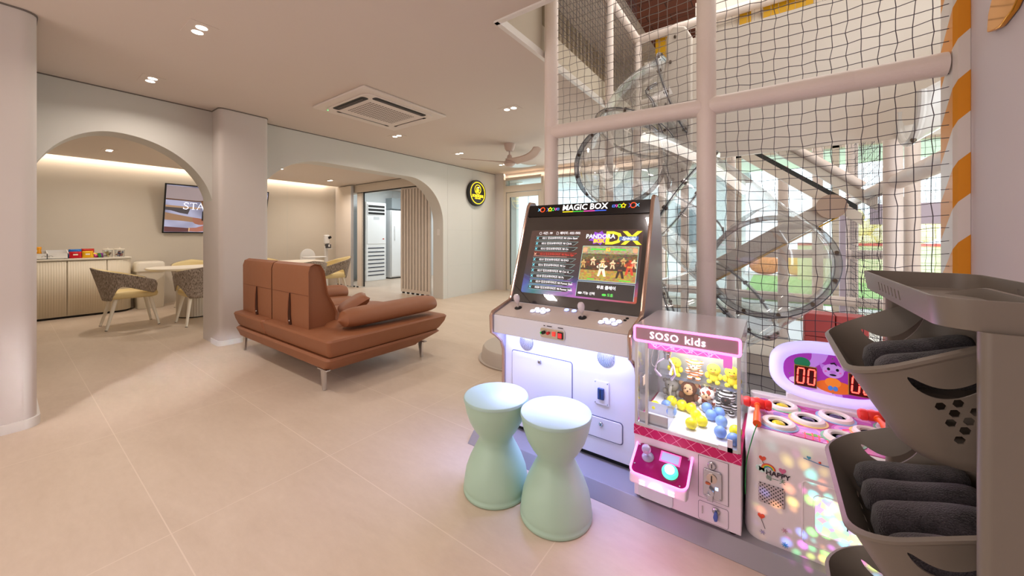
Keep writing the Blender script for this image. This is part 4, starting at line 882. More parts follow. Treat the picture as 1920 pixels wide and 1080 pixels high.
# plush toys
def plush(name, label, x, y, z, s, body, face=None, muzzle=None, ear='round', extra=None, pat=None, horn=False, hair=None):
    t = thing(name, label, 'plush toy', (x, y, z), group=None)
    mb_ = pat or mat('plush_%d_%d_%d' % body, body, 0.95, bump=0.8, nscale=160); mf = mat('plushf_%d_%d_%d' % (face or body), face or body, 0.95)
    obj('body', B().ball((x, y, z + 0.32 * s), 0.34 * s, 18, sq=(0.9, 0.75, 1.0)), mb_, t)
    h = obj('head', B().ball((x, y - 0.12 * s, z + 0.82 * s), 0.36 * s, 20, sq=(1.05, 0.85, 0.95)), mb_, t)
    if muzzle: obj('muzzle', B().ball((x, y - 0.36 * s, z + 0.74 * s), 0.22 * s, 14, sq=(1, 0.7, 0.85)), mat('plushm_%d_%d_%d' % muzzle, muzzle, 0.9), h)
    if face: obj('face', B().ball((x, y - 0.25 * s, z + 0.83 * s), 0.27 * s, 14, sq=(1, 0.75, 1)), mf, h)
    for sx in (-1, 1):
        obj('eye', B().ball((x + sx * 0.11 * s, y - (0.46 if face or muzzle else 0.42) * s, z + 0.90 * s), 0.035 * s, 8), M_black, h)
        if ear: obj('ear', B().ball((x + sx * 0.36 * s, y - 0.08 * s, z + (1.0 if ear == 'round' else 1.08) * s), 0.13 * s, 10, sq=(1, 0.5, 1) if ear == 'round' else (0.5, 0.5, 1.2)), mf if face else mb_, h)
        obj('arm', B().ball((x + sx * 0.34 * s, y - 0.14 * s, z + 0.42 * s), 0.15 * s, 10, sq=(1, 1, 1.3)), mb_, t)
        obj('foot', B().ball((x + sx * 0.22 * s, y - 0.30 * s, z + 0.10 * s), 0.15 * s, 10, sq=(1, 1.1, 0.9)), mf if face else mb_, t)
    if muzzle: obj('nose', B().ball((x, y - 0.52 * s, z + 0.80 * s), 0.045 * s, 8), mat('nose_brown', (90, 50, 36), 0.6), h)
    if horn:
        for sx in (-1, 1): obj('horn', B().tube([(x + sx * 0.1 * s, y - 0.1 * s, z + 1.1 * s), (x + sx * 0.12 * s, y - 0.1 * s, z + 1.3 * s)], 0.045 * s, 8), mb_, h)
    if extra: extra(t, h, x, y, z, s)
    return t
def spots(name, c1, c2, kind):
    m = bpy.data.materials.new(name); m.use_nodes = True; n = m.node_tree.nodes; L = m.node_tree.links
    tc = n.new('ShaderNodeTexCoord')
    if kind == 'giraffe':
        v = n.new('ShaderNodeTexVoronoi'); v.feature = 'DISTANCE_TO_EDGE'; v.inputs['Scale'].default_value = 42; L.new(tc.outputs['Object'], v.inputs['Vector']); o = v.outputs['Distance']; th = 0.16
    else:
        v = n.new('ShaderNodeTexWave'); v.bands_direction = 'Z'; v.inputs['Scale'].default_value = 26; v.inputs['Distortion'].default_value = 1.5; L.new(tc.outputs['Object'], v.inputs['Vector']); o = v.outputs['Fac']; th = 0.5
    g = n.new('ShaderNodeMath'); g.operation = 'GREATER_THAN'; g.inputs[1].default_value = th; L.new(o, g.inputs[0])
    mx = n.new('ShaderNodeMix'); mx.data_type = 'RGBA'; L.new(g.outputs[0], mx.inputs[0]); mx.inputs[6].default_value = (*lin(c1), 1); mx.inputs[7].default_value = (*lin(c2), 1)
    L.new(mx.outputs[2], n['Principled BSDF'].inputs['Base Color']); n['Principled BSDF'].inputs['Roughness'].default_value = 0.9; return m
def beak(t, h, x, y, z, s): obj('beak', B().ball((x, y - 0.50 * s, z + 0.78 * s), 0.09 * s, 10, sq=(1.3, 1, 0.6)), mat('beak_orange', (236, 130, 40), 0.6), h)
def trunk(t, h, x, y, z, s): obj('trunk', B().tube([(x, y - 0.4 * s, z + 0.8 * s), (x, y - 0.6 * s, z + 0.6 * s), (x + .03 * s, y - 0.62 * s, z + 0.35 * s)], [0.1 * s, 0.08 * s, 0.06 * s], 10), mat('plush_150_146_140', (150, 146, 140), 0.95), h)
plush('plush_monkey', 'brown plush monkey with a tan face in the claw machine', -0.330, 1.955, 0.385, 0.096, (104, 62, 42), (206, 160, 120), (206, 160, 120))
plush('plush_giraffe', 'plush giraffe with red-brown spots, right of the monkey', -0.250, 1.95, 0.384, 0.088, (240, 220, 200), None, (210, 164, 130), 'long', pat=spots('giraffe_spots', (250, 240, 228), (150, 60, 40), 'giraffe'), horn=True)
plush('plush_zebra', 'black and white striped plush zebra at the right of the case', -0.172, 1.95, 0.384, 0.094, (230, 230, 230), None, (36, 36, 38), 'long', pat=spots('zebra_stripes', (240, 240, 238), (26, 26, 28), 'zebra'))
plush('plush_elephant', 'grey plush elephant behind the claw', -0.41, 1.965, 0.384, 0.09, (150, 146, 140), None, None, 'round', trunk)
plush('plush_duck', 'yellow and white plush duck, leftmost on the clear shelf', -0.395, 1.965, 0.509, 0.075, (246, 232, 60), None, None, None, beak)
plush('plush_tiger', 'white and orange plush toy in the middle of the clear shelf', -0.308, 1.965, 0.509, 0.082, (244, 240, 230), None, (240, 220, 180), 'round', pat=spots('tiger_stripes', (246, 240, 232), (214, 130, 60), 'zebra'))
plush('plush_chick', 'yellow plush chick on the clear shelf, left of its twin', -0.225, 1.965, 0.509, 0.078, (244, 230, 70), None, None, None, beak)
plush('plush_chick', 'yellow plush chick at the right end of the clear shelf', -0.150, 1.962, 0.509, 0.080, (244, 228, 60), None, None, None, beak)
# ================================================================= whack-a-mole machine
M_mold = mat('moulded_white', (232, 222, 226), 0.3)
WX0, WX1, WY0, WY1 = -0.088, 0.50, 1.66, 2.06
t = thing('whack_a_mole_machine', 'white toddler whack-a-mole machine with an oval score board', 'arcade machine', (0.206, 1.86, PZ))
def wl(z, ins, r=0.05): return [(x, y, z) for x, y in rrect(WX0 + ins, WX1 - ins, WY0 + ins, WY1 - ins * 0.3, r, 8)]
obj('body', skin([wl(PZ, 0.004), wl(PZ + 0.02, 0.0), wl(0.25, 0.004), wl(0.43, 0.0), wl(0.458, 0.006), wl(0.468, 0.022)]), M_mold, t, angle=60)
dm = bpy.data.materials.new('deck_print'); dm.use_nodes = True; n = dm.node_tree.nodes; L = dm.node_tree.links; b = n['Principled BSDF']; b.inputs['Roughness'].default_value = 0.25
tc = n.new('ShaderNodeTexCoord'); ns = n.new('ShaderNodeTexNoise'); ns.inputs['Scale'].default_value = 9; ns.inputs['Detail'].default_value = 1; ns.inputs['Distortion'].default_value = 1.2; L.new(tc.outputs['Object'], ns.inputs[0])
cr = n.new('ShaderNodeValToRGB'); cr.color_ramp.interpolation = 'CONSTANT'; e = cr.color_ramp.elements; e[0].color = (*lin((176, 36, 120)), 1); e[1].color = (*lin((226, 150, 210)), 1); e[1].position = 0.56; x = e.new(0.46); x.color = (*lin((196, 84, 180)), 1); x = e.new(0.64); x.color = (*lin((170, 130, 220)), 1)
L.new(ns.outputs['Fac'], cr.inputs[0]); L.new(cr.outputs[0], b.inputs['Base Color'])
obj('deck', B().prism(rrect(WX0 + 0.03, WX1 - 0.03, WY0 + 0.03, WY1 - 0.06, 0.03), 'z', 0.467, 0.471), dm, t)
obj('deck_back_rail', B().prism(rrect(WX0 + 0.005, WX1 - 0.005, WY1 - 0.055, WY1 - 0.01, 0.02), 'z', 0.462, 0.486), M_mold, t, bevel=0.006)
DZ = 0.471
tints = [(150, 190, 230), (120, 190, 150), (240, 210, 120), (130, 190, 150), (150, 200, 230), (240, 210, 130), (150, 190, 230), (120, 190, 150)]
for i, (x, y) in enumerate([(0.020, 1.755), (0.035, 1.945), (0.115, 1.855), (0.207, 1.945), (0.207, 1.755), (0.298, 1.855), (0.392, 1.755), (0.378, 1.945)]):
    o = obj('hole_ring', B().lathe([(0.032, 0.004), (0.034, 0.012), (0.042, 0.016), (0.052, 0.012), (0.056, 0.002), (0.056, 0.0)], (x, y, DZ), 32), mat('ring_cream', (238, 228, 226), 0.25), t)
    obj('ring_base', B().lathe([(0.063, 0.0), (0.063, 0.002), (0.055, 0.0025)], (x, y, DZ), 32), mat('tint%d' % (i % 3), tints[i % 3], 0.4), o)
    obj('hole_well', B().lathe([(0.033, 0.001), (0.033, 0.004)], (x, y, DZ), 24), M_black, o)
    obj('mole_dome', B().ball((x, y, DZ + 0.002), 0.022, 18, sq=(1, 1, 0.5)), mat('dome_glossy', (70, 66, 96), 0.06, 0.6) if i > 1 else mat('dome_yellow', (220, 200, 40), 0.15), o)
M_rl = glow('red_reflection', (255, 40, 50), 3)  # red reflections on the deck, painted as glowing strokes
for k, x in enumerate((0.098, 0.120, 0.138, 0.160)): obj('reflection_line', B().box(x - 0.0015, x + 0.0015, 1.695, 1.74 + 0.006 * (k % 2), DZ, DZ + 0.0015), M_rl, t)
obj('reflection_line', B().tube([(0.215, 1.84, DZ + 0.002), (0.235, 1.855, DZ + 0.002), (0.25, 1.82, DZ + 0.002)], 0.0015, 5), M_rl, t)
obj('print_leaf', B().prism([(0.09, 1.73), (0.13, 1.745), (0.15, 1.73), (0.12, 1.72)], 'z', DZ, DZ + 0.0008), mat('leaf_green', (120, 190, 60), 0.5), t)
# score board
bx, bz, by = 0.205, 0.619, 2.045
def oval(a, c, p=2.6, n=48, cx=bx, cz=bz):
    return [(cx + a * math.copysign(abs(math.cos(2 * PI * k / n)) ** (2 / p), math.cos(2 * PI * k / n)), cz + c * math.copysign(abs(math.sin(2 * PI * k / n)) ** (2 / p), math.sin(2 * PI * k / n))) for k in range(n)]
sb = obj('score_board', skin([[(x, by + 0.03, z) for x, z in oval(0.20, 0.115)], [(x, by + 0.01, z) for x, z in oval(0.217, 0.128)], [(x, by - 0.02, z) for x, z in oval(0.217, 0.128)],
        [(x, by - 0.035, z) for x, z in oval(0.208, 0.12)], [(x, by - 0.036, z) for x, z in oval(0.178, 0.095)], [(x, by - 0.024, z) for x, z in oval(0.166, 0.085)]]), mat('board_glow', (222, 218, 250), 0.35, emit=0.55, ecol=(186, 180, 255)), t, angle=60)
pp = bpy.data.materials.new('board_print'); pp.use_nodes = True; n = pp.node_tree.nodes; L = pp.node_tree.links; b = n['Principled BSDF']; b.inputs['Roughness'].default_value = 0.2
tc = n.new('ShaderNodeTexCoord'); ns = n.new('ShaderNodeTexNoise'); ns.inputs['Scale'].default_value = 11; ns.inputs['Detail'].default_value = 0.5; L.new(tc.outputs['Object'], ns.inputs[0])
cr = n.new('ShaderNodeValToRGB'); cr.color_ramp.interpolation = 'CONSTANT'; e = cr.color_ramp.elements; e[0].color = (*lin((150, 50, 170)), 1); e[1].color = (*lin((180, 130, 226)), 1); e[1].position = 0.5; x = e.new(0.6); x.color = (*lin((205, 170, 235)), 1)
L.new(ns.outputs['Fac'], cr.inputs[0]); L.new(cr.outputs[0], b.inputs['Base Color']); L.new(cr.outputs[0], b.inputs['Emission Color']); b.inputs['Emission Strength'].default_value = 0.35
PY = by - 0.026
obj('board_picture', B().prism(oval(0.165, 0.084), 'y', PY, PY + 0.003), pp, sb)
def disc(name, x, z, rx, rz, m, k=1, par=sb): return obj(name, B().prism([(x + rx * math.cos(2 * PI * i / 24), z + rz * math.sin(2 * PI * i / 24)) for i in range(24)], 'y', PY - 0.0008 * (k + 1), PY - 0.0008 * k), m, par)
C = lambda nme, c: mat('pr_' + nme, c, 0.3, emit=0.25, ecol=c)
for x, z, rx in ((0.09, 0.575, 0.030), (0.12, 0.565, 0.026), (0.30, 0.57, 0.030), (0.165, 0.56, 0.02)): disc('print_cloud', x, z, rx, 0.014, C('cloud', (214, 184, 240)), 0.3)
disc('print_hill', 0.105, 0.655, 0.028, 0.022, C('green', (30, 120, 84)), 0.4); disc('print_hill', 0.30, 0.64, 0.03, 0.03, C('green2', (50, 140, 80)), 0.4)
disc('print_plane', 0.212, 0.572, 0.062, 0.027, C('orange', (222, 110, 40)), 0.8)
disc('print_pig_body', 0.206, 0.590, 0.026, 0.02, C('orange2', (236, 140, 50)), 1.4)
for s in (-1, 1):
    obj('print_ear', B().prism([(0.206 + s * 0.018, 0.655), (0.206 + s * 0.046, 0.667), (0.206 + s * 0.036, 0.640)], 'y', PY - 0.002, PY - 0.0008), C('pigear', (176, 120, 220)), sb)
    disc('print_trousers', 0.206 + s * 0.008, 0.566, 0.008, 0.010, C('blue', (70, 130, 220)), 2)
hd = disc('print_pig_head', 0.206, 0.638, 0.034, 0.029, C('pig', (196, 150, 236)), 2)
for s in (-1, 1):
    disc('print_eye', 0.206 + s * 0.014, 0.645, 0.005, 0.006, C('black', (20, 16, 30)), 3); disc('print_cheek', 0.206 + s * 0.023, 0.634, 0.004, 0.003, C('cheek', (220, 100, 190)), 3)
disc('print_snout', 0.206, 0.634, 0.010, 0.007, C('snout', (180, 120, 220)), 3); disc('print_smile', 0.206, 0.622, 0.011, 0.004, C('black', (20, 16, 30)), 3)
obj('print_curl', B().tube([(0.198, PY - 0.004, 0.668), (0.21, PY - 0.004, 0.672), (0.218, PY - 0.004, 0.662)], [0.003, 0.004, 0.001], 6), C('black', (20, 16, 30)), sb)
def digits(x0, x1, z0, z1):
    d = obj('score_display', B().box(x0 - 0.002, x1 + 0.002, PY - 0.008, PY, z0 - 0.002, z1 + 0.002), mat('display_rim', (190, 150, 60), 0.4), sb)
    obj('display_window', B().box(x0, x1, PY - 0.0095, PY - 0.008, z0, z1), mat('display_dark', (60, 16, 22), 0.2), d)
    w = (x1 - x0) / 2
    for i in range(2):
        a, c = x0 + w * i + w * 0.22, x0 + w * (i + 1) - w * 0.18; lo, hi = z0 + 0.012, z1 - 0.008; mid = (lo + hi) / 2; sk = 0.003
        for P in ([(a + sk, hi), (c + sk, hi)], [(c + sk, hi - 0.004), (c + sk / 2, mid + 0.003)], [(c + sk / 2, mid - 0.003), (c, lo + 0.004)], [(c, lo), (a, lo)], [(a, lo + 0.004), (a + sk / 2, mid - 0.003)], [(a + sk / 2, mid + 0.003), (a + sk, hi - 0.004)]):
            obj('led_segment', B().tube([(q[0], PY - 0.0105, q[1]) for q in P], 0.0026, 6), glow('segment_red', (255, 60, 50), 6), d)
digits(0.080, 0.152, 0.556, 0.640); digits(0.255, 0.327, 0.556, 0.640)
for x, z in ((0.062, 0.60), (0.205, 0.546), (0.205, 0.690)): disc('screw', x, z, 0.003, 0.003, M_silver, 4)
obj('board_neck', B().box(0.05, 0.36, 2.02, 2.06, 0.48, 0.51), M_mold, t, bevel=0.006)
area('board_light', (0.2, 1.98, 0.60), (-PI / 2, 0, 0), 0.3, 0.12, 0.25, (0.8, 0.7, 1.0))
# front: stickers, speaker, lit door
SY = WY0 - 0.0012
def heart(x, z, s, m, name='sticker_heart'):
    P = [(x + s * 16 * math.sin(a) ** 3 / 16, z + s * (13 * math.cos(a) - 5 * math.cos(2 * a) - 2 * math.cos(3 * a) - math.cos(4 * a)) / 16) for a in [2 * PI * k / 28 for k in range(28)]]
    return obj(name, B().prism(P, 'y', SY - 0.0004, SY + 0.006), m, t)
rd = mat('sticker_red', (226, 84, 60), 0.5); pk = mat('sticker_pink', (214, 110, 150), 0.5); ink = mat('sticker_ink', (50, 40, 50), 0.6)
heart(-0.030, 0.368, 0.011, rd); obj('sticker_string', B().tube([(-0.030, SY, 0.357), (-0.024, SY, 0.345), (-0.028, SY, 0.334)], 0.0008, 5), ink, t)
heart(0.030, 0.342, 0.011, pk)
for k, c in enumerate([(226, 70, 60), (240, 150, 50), (245, 220, 70), (90, 190, 90), (80, 150, 220)]):
    obj('sticker_rainbow', B().tube([(-0.012 + (0.021 - k * 0.0026) * math.cos(a), SY, 0.334 + (0.019 - k * 0.0026) * math.sin(a)) for a in [PI * j / 12 for j in range(13)]], 0.0014, 5), mat('rb%d' % k, c, 0.5), t)
for dx, dz, r in ((-0.038, 0, 0.009), (-0.028, 0.005, 0.009), (-0.018, 0.0, 0.009), (-0.028, -0.004, 0.009)):
    obj('sticker_cloud', B().prism([(-0.004 + dx + r * math.cos(2 * PI * k / 16), 0.329 + dz + r * math.sin(2 * PI * k / 16)) for k in range(16)], 'y', SY - 0.0004, SY + 0.006), mat('cloud_mint', (206, 232, 226), 0.5), t)
text('sticker_text', 'HAPPY', 0.024, frame((0.016, SY - 0.0004, 0.322), (1, 0, 0), (0, 0, 1)), ink, t, bold=0.0008, ext=0.0002)
text('sticker_text', '每一天', 0.020, frame((0.010, SY - 0.0004, 0.302), (1, 0, 0), (0, 0, 1)), mat('sticker_green', (60, 120, 90), 0.5), t, ext=0.0002)
hx, hz = 0.065, 0.415
heart(0.105, 0.418, 0.006, mat('sticker_blue', (70, 140, 190), 0.5)); obj('sticker_line', B().tube([(0.09, SY, 0.412), (0.14, SY, 0.405), (0.19, SY, 0.404)], 0.0011, 5), mat('sticker_blue', (70, 140, 190), 0.5), t)
obj('sticker_dot', B().ball((0.135, SY, 0.411), 0.004, 10, sq=(1, 0.3, 1)), rd, t)
# balloon with string, flower and star stickers lower down (the cartoon figure between them is left out)
heart(-0.034, 0.150, 0.011, rd); obj('sticker_string', B().tube([(-0.034, SY, 0.139), (-0.028, SY, 0.124), (-0.022, SY, 0.108)], 0.0008, 5), ink, t)
def flower(x, z, s, m, n=6):
    b = B()
    for k in range(n // 2): a = PI * k / (n // 2); b.tube([(x - s * math.cos(a), SY, z - s * math.sin(a)), (x + s * math.cos(a), SY, z + s * math.sin(a))], 0.0011, 5)
    b.ball((x, SY, z), s * 0.35, 8, sq=(1, 0.2, 1)); obj('sticker_flower', b, m, t)
flower(-0.030, 0.092, 0.009, mat('sticker_lilac', (170, 160, 200), 0.5)); flower(0.036, 0.128, 0.009, mat('sticker_rose', (210, 160, 180), 0.5)); flower(0.038, 0.076, 0.010, mat('sticker_teal', (70, 150, 190), 0.5), 8)
hm = bpy.data.materials.new('speaker_holes'); hm.use_nodes = True; n = hm.node_tree.nodes; L = hm.node_tree.links; b = n['Principled BSDF']; b.inputs['Metallic'].default_value = 0.5; b.inputs['Roughness'].default_value = 0.4
tc = n.new('ShaderNodeTexCoord'); mp = n.new('ShaderNodeMapping'); mp.inputs['Rotation'].default_value = (0, PI / 4, 0); mp.inputs['Scale'].default_value = (105, 105, 105); L.new(tc.outputs['Object'], mp.inputs[0])
fr = n.new('ShaderNodeVectorMath'); fr.operation = 'FRACTION'; L.new(mp.outputs[0], fr.inputs[0]); sb_ = n.new('ShaderNodeVectorMath'); sb_.operation = 'SUBTRACT'; sb_.inputs[1].default_value = (0.5, 0.5, 0.5); L.new(fr.outputs[0], sb_.inputs[0])
ml = n.new('ShaderNodeVectorMath'); ml.operation = 'MULTIPLY'; ml.inputs[1].default_value = (1, 0, 1); L.new(sb_.outputs[0], ml.inputs[0]); le = n.new('ShaderNodeVectorMath'); le.operation = 'LENGTH'; L.new(ml.outputs[0], le.inputs[0])
ls = n.new('ShaderNodeMath'); ls.operation = 'LESS_THAN'; ls.inputs[1].default_value = 0.26; L.new(le.outputs['Value'], ls.inputs[0])
mx = n.new('ShaderNodeMix'); mx.data_type = 'RGBA'; L.new(ls.outputs[0], mx.inputs[0]); mx.inputs[6].default_value = (*lin((196, 184, 190)), 1); mx.inputs[7].default_value = (*lin((30, 26, 30)), 1); L.new(mx.outputs[2], b.inputs['Base Color'])
o = obj('speaker_plate', B().box(-0.042, 0.036, SY - 0.003, SY + 0.006, 0.206, 0.276), hm, t, bevel=0.001)
for x in (-0.037, 0.031):
    for z in (0.211, 0.271): obj('screw', B().cyl((x, SY - 0.003, z), (x, SY - 0.005, z), 0.0025, 10), M_silver, o)
fd = obj('front_door', B().prism(rrect(0.088, 0.33, 0.115, 0.335, 0.012), 'y', SY - 0.004, SY + 0.006), M_mold, t, bevel=0.002)
obj('door_rim', B().tube([(x, SY - 0.004, z) for x, z in rrect(0.088, 0.33, 0.115, 0.335, 0.012)], 0.0025, 6, closed=True), M_mold, fd)
wm = bpy.data.materials.new('party_lamp_window'); wm.use_nodes = True; n = wm.node_tree.nodes; L = wm.node_tree.links; b = n['Principled BSDF']
tc = n.new('ShaderNodeTexCoord'); v = n.new('ShaderNodeTexVoronoi'); v.inputs['Scale'].default_value = 48; L.new(tc.outputs['Object'], v.inputs['Vector'])
hs = n.new('ShaderNodeSeparateColor'); L.new(v.outputs['Color'], hs.inputs[0]); ch = n.new('ShaderNodeCombineColor'); ch.mode = 'HSV'
L.new(hs.outputs[0], ch.inputs[0]); ch.inputs[1].default_value = 0.45; ch.inputs[2].default_value = 0.95; L.new(ch.outputs[0], b.inputs['Emission Color']); b.inputs['Emission Strength'].default_value = 1.0; b.inputs['Base Color'].default_value = (0.3, 0.3, 0.3, 1)
o = obj('lit_window', B().prism(rrect(0.122, 0.30, 0.165, 0.295, 0.018), 'y', SY - 0.0055, SY - 0.003), wm, fd)
obj('window_rim', B().tube([(x, SY - 0.005, z) for x, z in rrect(0.119, 0.303, 0.162, 0.298, 0.02)], 0.003, 6, closed=True), M_mold, fd)
obj('door_handle', B().tube([(0.205, SY - 0.006, 0.255), (0.205, SY - 0.014, 0.25), (0.205, SY - 0.014, 0.215), (0.205, SY - 0.006, 0.21)], 0.0018, 6), M_black, fd)
# hammers with cords
M_or = mat('hammer_orange', (250, 92, 30), 0.35); M_hr = mat('hammer_red', (226, 44, 40), 0.35)
def hammer(label, hx, hy, hz, bx_, by_, bz_):
    h = thing('toy_hammer', label, 'toy hammer', (hx, hy, hz), group=None)
    hv, bv = Vector((hx, hy, hz)), Vector((bx_, by_, bz_)); d = (bv - hv).normalized()
    side = Vector((1, 0, 0)); side = (side - d * side.dot(d)).normalized()
    pr = [(0.0, -0.05), (0.016, -0.048), (0.021, -0.04), (0.021, -0.027), (0.017, -0.025), (0.020, -0.02), (0.020, 0.02), (0.017, 0.025), (0.021, 0.027), (0.021, 0.04), (0.016, 0.048), (0.0, 0.05)]
    M = frame((0, 0, 0), d, side.cross(d).normalized()); M = Matrix(((side.x, d.x, 0, 0), (side.y, d.y, 0, 0), (side.z, d.z, 0, 0), (0, 0, 0, 1)))
    cr_ = side.cross(d); M = Matrix(((cr_.x, d.x, side.x, 0), (cr_.y, d.y, side.y, 0), (cr_.z, d.z, side.z, 0), (0, 0, 0, 1)))
    obj('head', B().lathe(pr, (hx, hy, hz), 20, M=M), M_hr, h)
    obj('collar', B().tube([hv - d * 0.024, hv + d * 0.024], [0.014, 0.012], 12), M_or, h)
    obj('handle', B().tube([hv + d * 0.02, hv + (bv - hv) * 0.5, hv + (bv - hv) * 0.52, bv], [0.009, 0.009, 0.013, 0.014], 14), M_or, h)
    return h
hammer('orange toy hammer with a red head at the left corner of the whack-a-mole deck', -0.050, 1.83, 0.506, -0.047, 1.672, 0.488)
hammer('red-headed toy hammer on the right side of the whack-a-mole deck', 0.318, 1.93, 0.518, 0.345, 1.80, 0.508)
tag(obj('hammer_cord', B().tube(cat_rom([(-0.047, 1.668, 0.486), (-0.060, 1.632, 0.45), (-0.078, 1.628, 0.36), (-0.083, 1.64, 0.27), (-0.083, 1.648, 0.22)], 8), 0.0017, 6), mat('cord_green', (20, 130, 60), 0.5)), 'green cord hanging from the orange toy hammer', 'cord')
# added hidden spot lamp: throws the machine lamp's coloured spots onto its front
pl = bpy.data.lights.new('added_gobo_spot', 'SPOT'); pl.energy = 2.2; pl.spot_size = math.radians(78); pl.spot_blend = 0.6; pl.shadow_soft_size = 0.004; pl.use_nodes = True
n = pl.node_tree.nodes; L = pl.node_tree.links; em = n['Emission']
tc = n.new('ShaderNodeTexCoord'); v = n.new('ShaderNodeTexVoronoi'); v.inputs['Scale'].default_value = 8; v.inputs['Randomness'].default_value = 0.9; L.new(tc.outputs['Normal'], v.inputs['Vector'])
hs = n.new('ShaderNodeSeparateColor'); L.new(v.outputs['Color'], hs.inputs[0]); ch = n.new('ShaderNodeCombineColor'); ch.mode = 'HSV'; L.new(hs.outputs[0], ch.inputs[0]); ch.inputs[1].default_value = 0.85; ch.inputs[2].default_value = 1
L.new(ch.outputs[0], em.inputs['Color'])
mr = n.new('ShaderNodeMapRange'); mr.inputs[1].default_value = 0.05; mr.inputs[2].default_value = 0.5; mr.inputs[3].default_value = 5.0; mr.inputs[4].default_value = 0.0; L.new(v.outputs['Distance'], mr.inputs[0]); L.new(mr.outputs[0], em.inputs['Strength'])
po = bpy.data.objects.new('added_gobo_spot', pl); COL.objects.link(po); po.location = (0.16, 1.36, 0.12)
po.rotation_euler = (Vector((0.14, 1.66, 0.20)) - Vector(po.location)).to_track_quat('-Z', 'Y').to_euler()
# ================================================================= laundry trolley
M_tr = mat('trolley_grey', (118, 109, 99), 0.42)
def boolean(o, cut):
    c = bpy.data.objects.new('cut', bpy.data.meshes.new('cut')); bmesh.ops.recalc_face_normals(cut.bm, faces=cut.bm.faces); cut.bm.to_mesh(c.data); cut.bm.free(); COL.objects.link(c)
    md = o.modifiers.new('b', 'BOOLEAN'); md.object = c; md.operation = 'DIFFERENCE'; md.solver = 'EXACT'; md.use_self = True
    bpy.context.view_layer.update()
    me = bpy.data.meshes.new_from_object(o.evaluated_get(bpy.context.evaluated_depsgraph_get()))
    if len(me.polygons) < 10: print('BOOLEAN FAILED', o.name); me = o.data
    o.modifiers.remove(md); o.data = me; bpy.data.objects.remove(c)
    me.set_sharp_from_angle(angle=math.radians(40))
tr = thing('laundry_trolley', 'grey plastic three-tier laundry trolley beside the striped column', 'trolley', (0.3, 1.05, 0))
TX0, TX1, TY0, TY1 = 0.192, 0.392, 0.785, 1.33
def tl(ins, z, r=0.04): return [(x, y, z) for x, y in rrect(TX0 + ins, TX1 - ins, TY0 + ins, TY1 - ins, r, 8)]
tray = obj('tray', skin([tl(0.012, 1.066), tl(0.006, 1.068), tl(0.0, 1.108), tl(0.0, 1.112), tl(0.004, 1.112), tl(0.007, 1.076), tl(0.012, 1.072)]), M_tr, None)
cu = B()
for k in range(7):
    y = 0.985 + k * 0.026
    cu.box(TX0 - 0.02, TX0 + 0.02, y - 0.004, y + 0.004, 1.080, 1.098); cu.box(TX1 - 0.02, TX1 + 0.02, y - 0.004, y + 0.004, 1.080, 1.098)
boolean(tray, cu); tray.data.transform(Matrix.Translation(-root_off(tr))); tray.parent = tr
for nm, y in (('side_panel', 0.795), ('side_panel', 1.305)):
    obj(nm, B().prism(rrect(0.234, 0.395, y - 0.012, y + 0.012, 0.011), 'z', 0.03, 1.068), M_tr, tr, angle=50)
    for x in (0.26, 0.37): obj('caster', B().lathe([(0.016, -0.008), (0.02, -0.005), (0.02, 0.005), (0.016, 0.008)], (x, y, 0.02), 18, axis='y'), M_black, tr)
obj('back_brace', B().box(0.385, 0.395, 0.80, 1.30, 0.50, 0.62), M_tr, tr)
obj('bottom_shelf', B().box(0.24, 0.39, 0.80, 1.30, 0.03, 0.045), M_tr, tr)
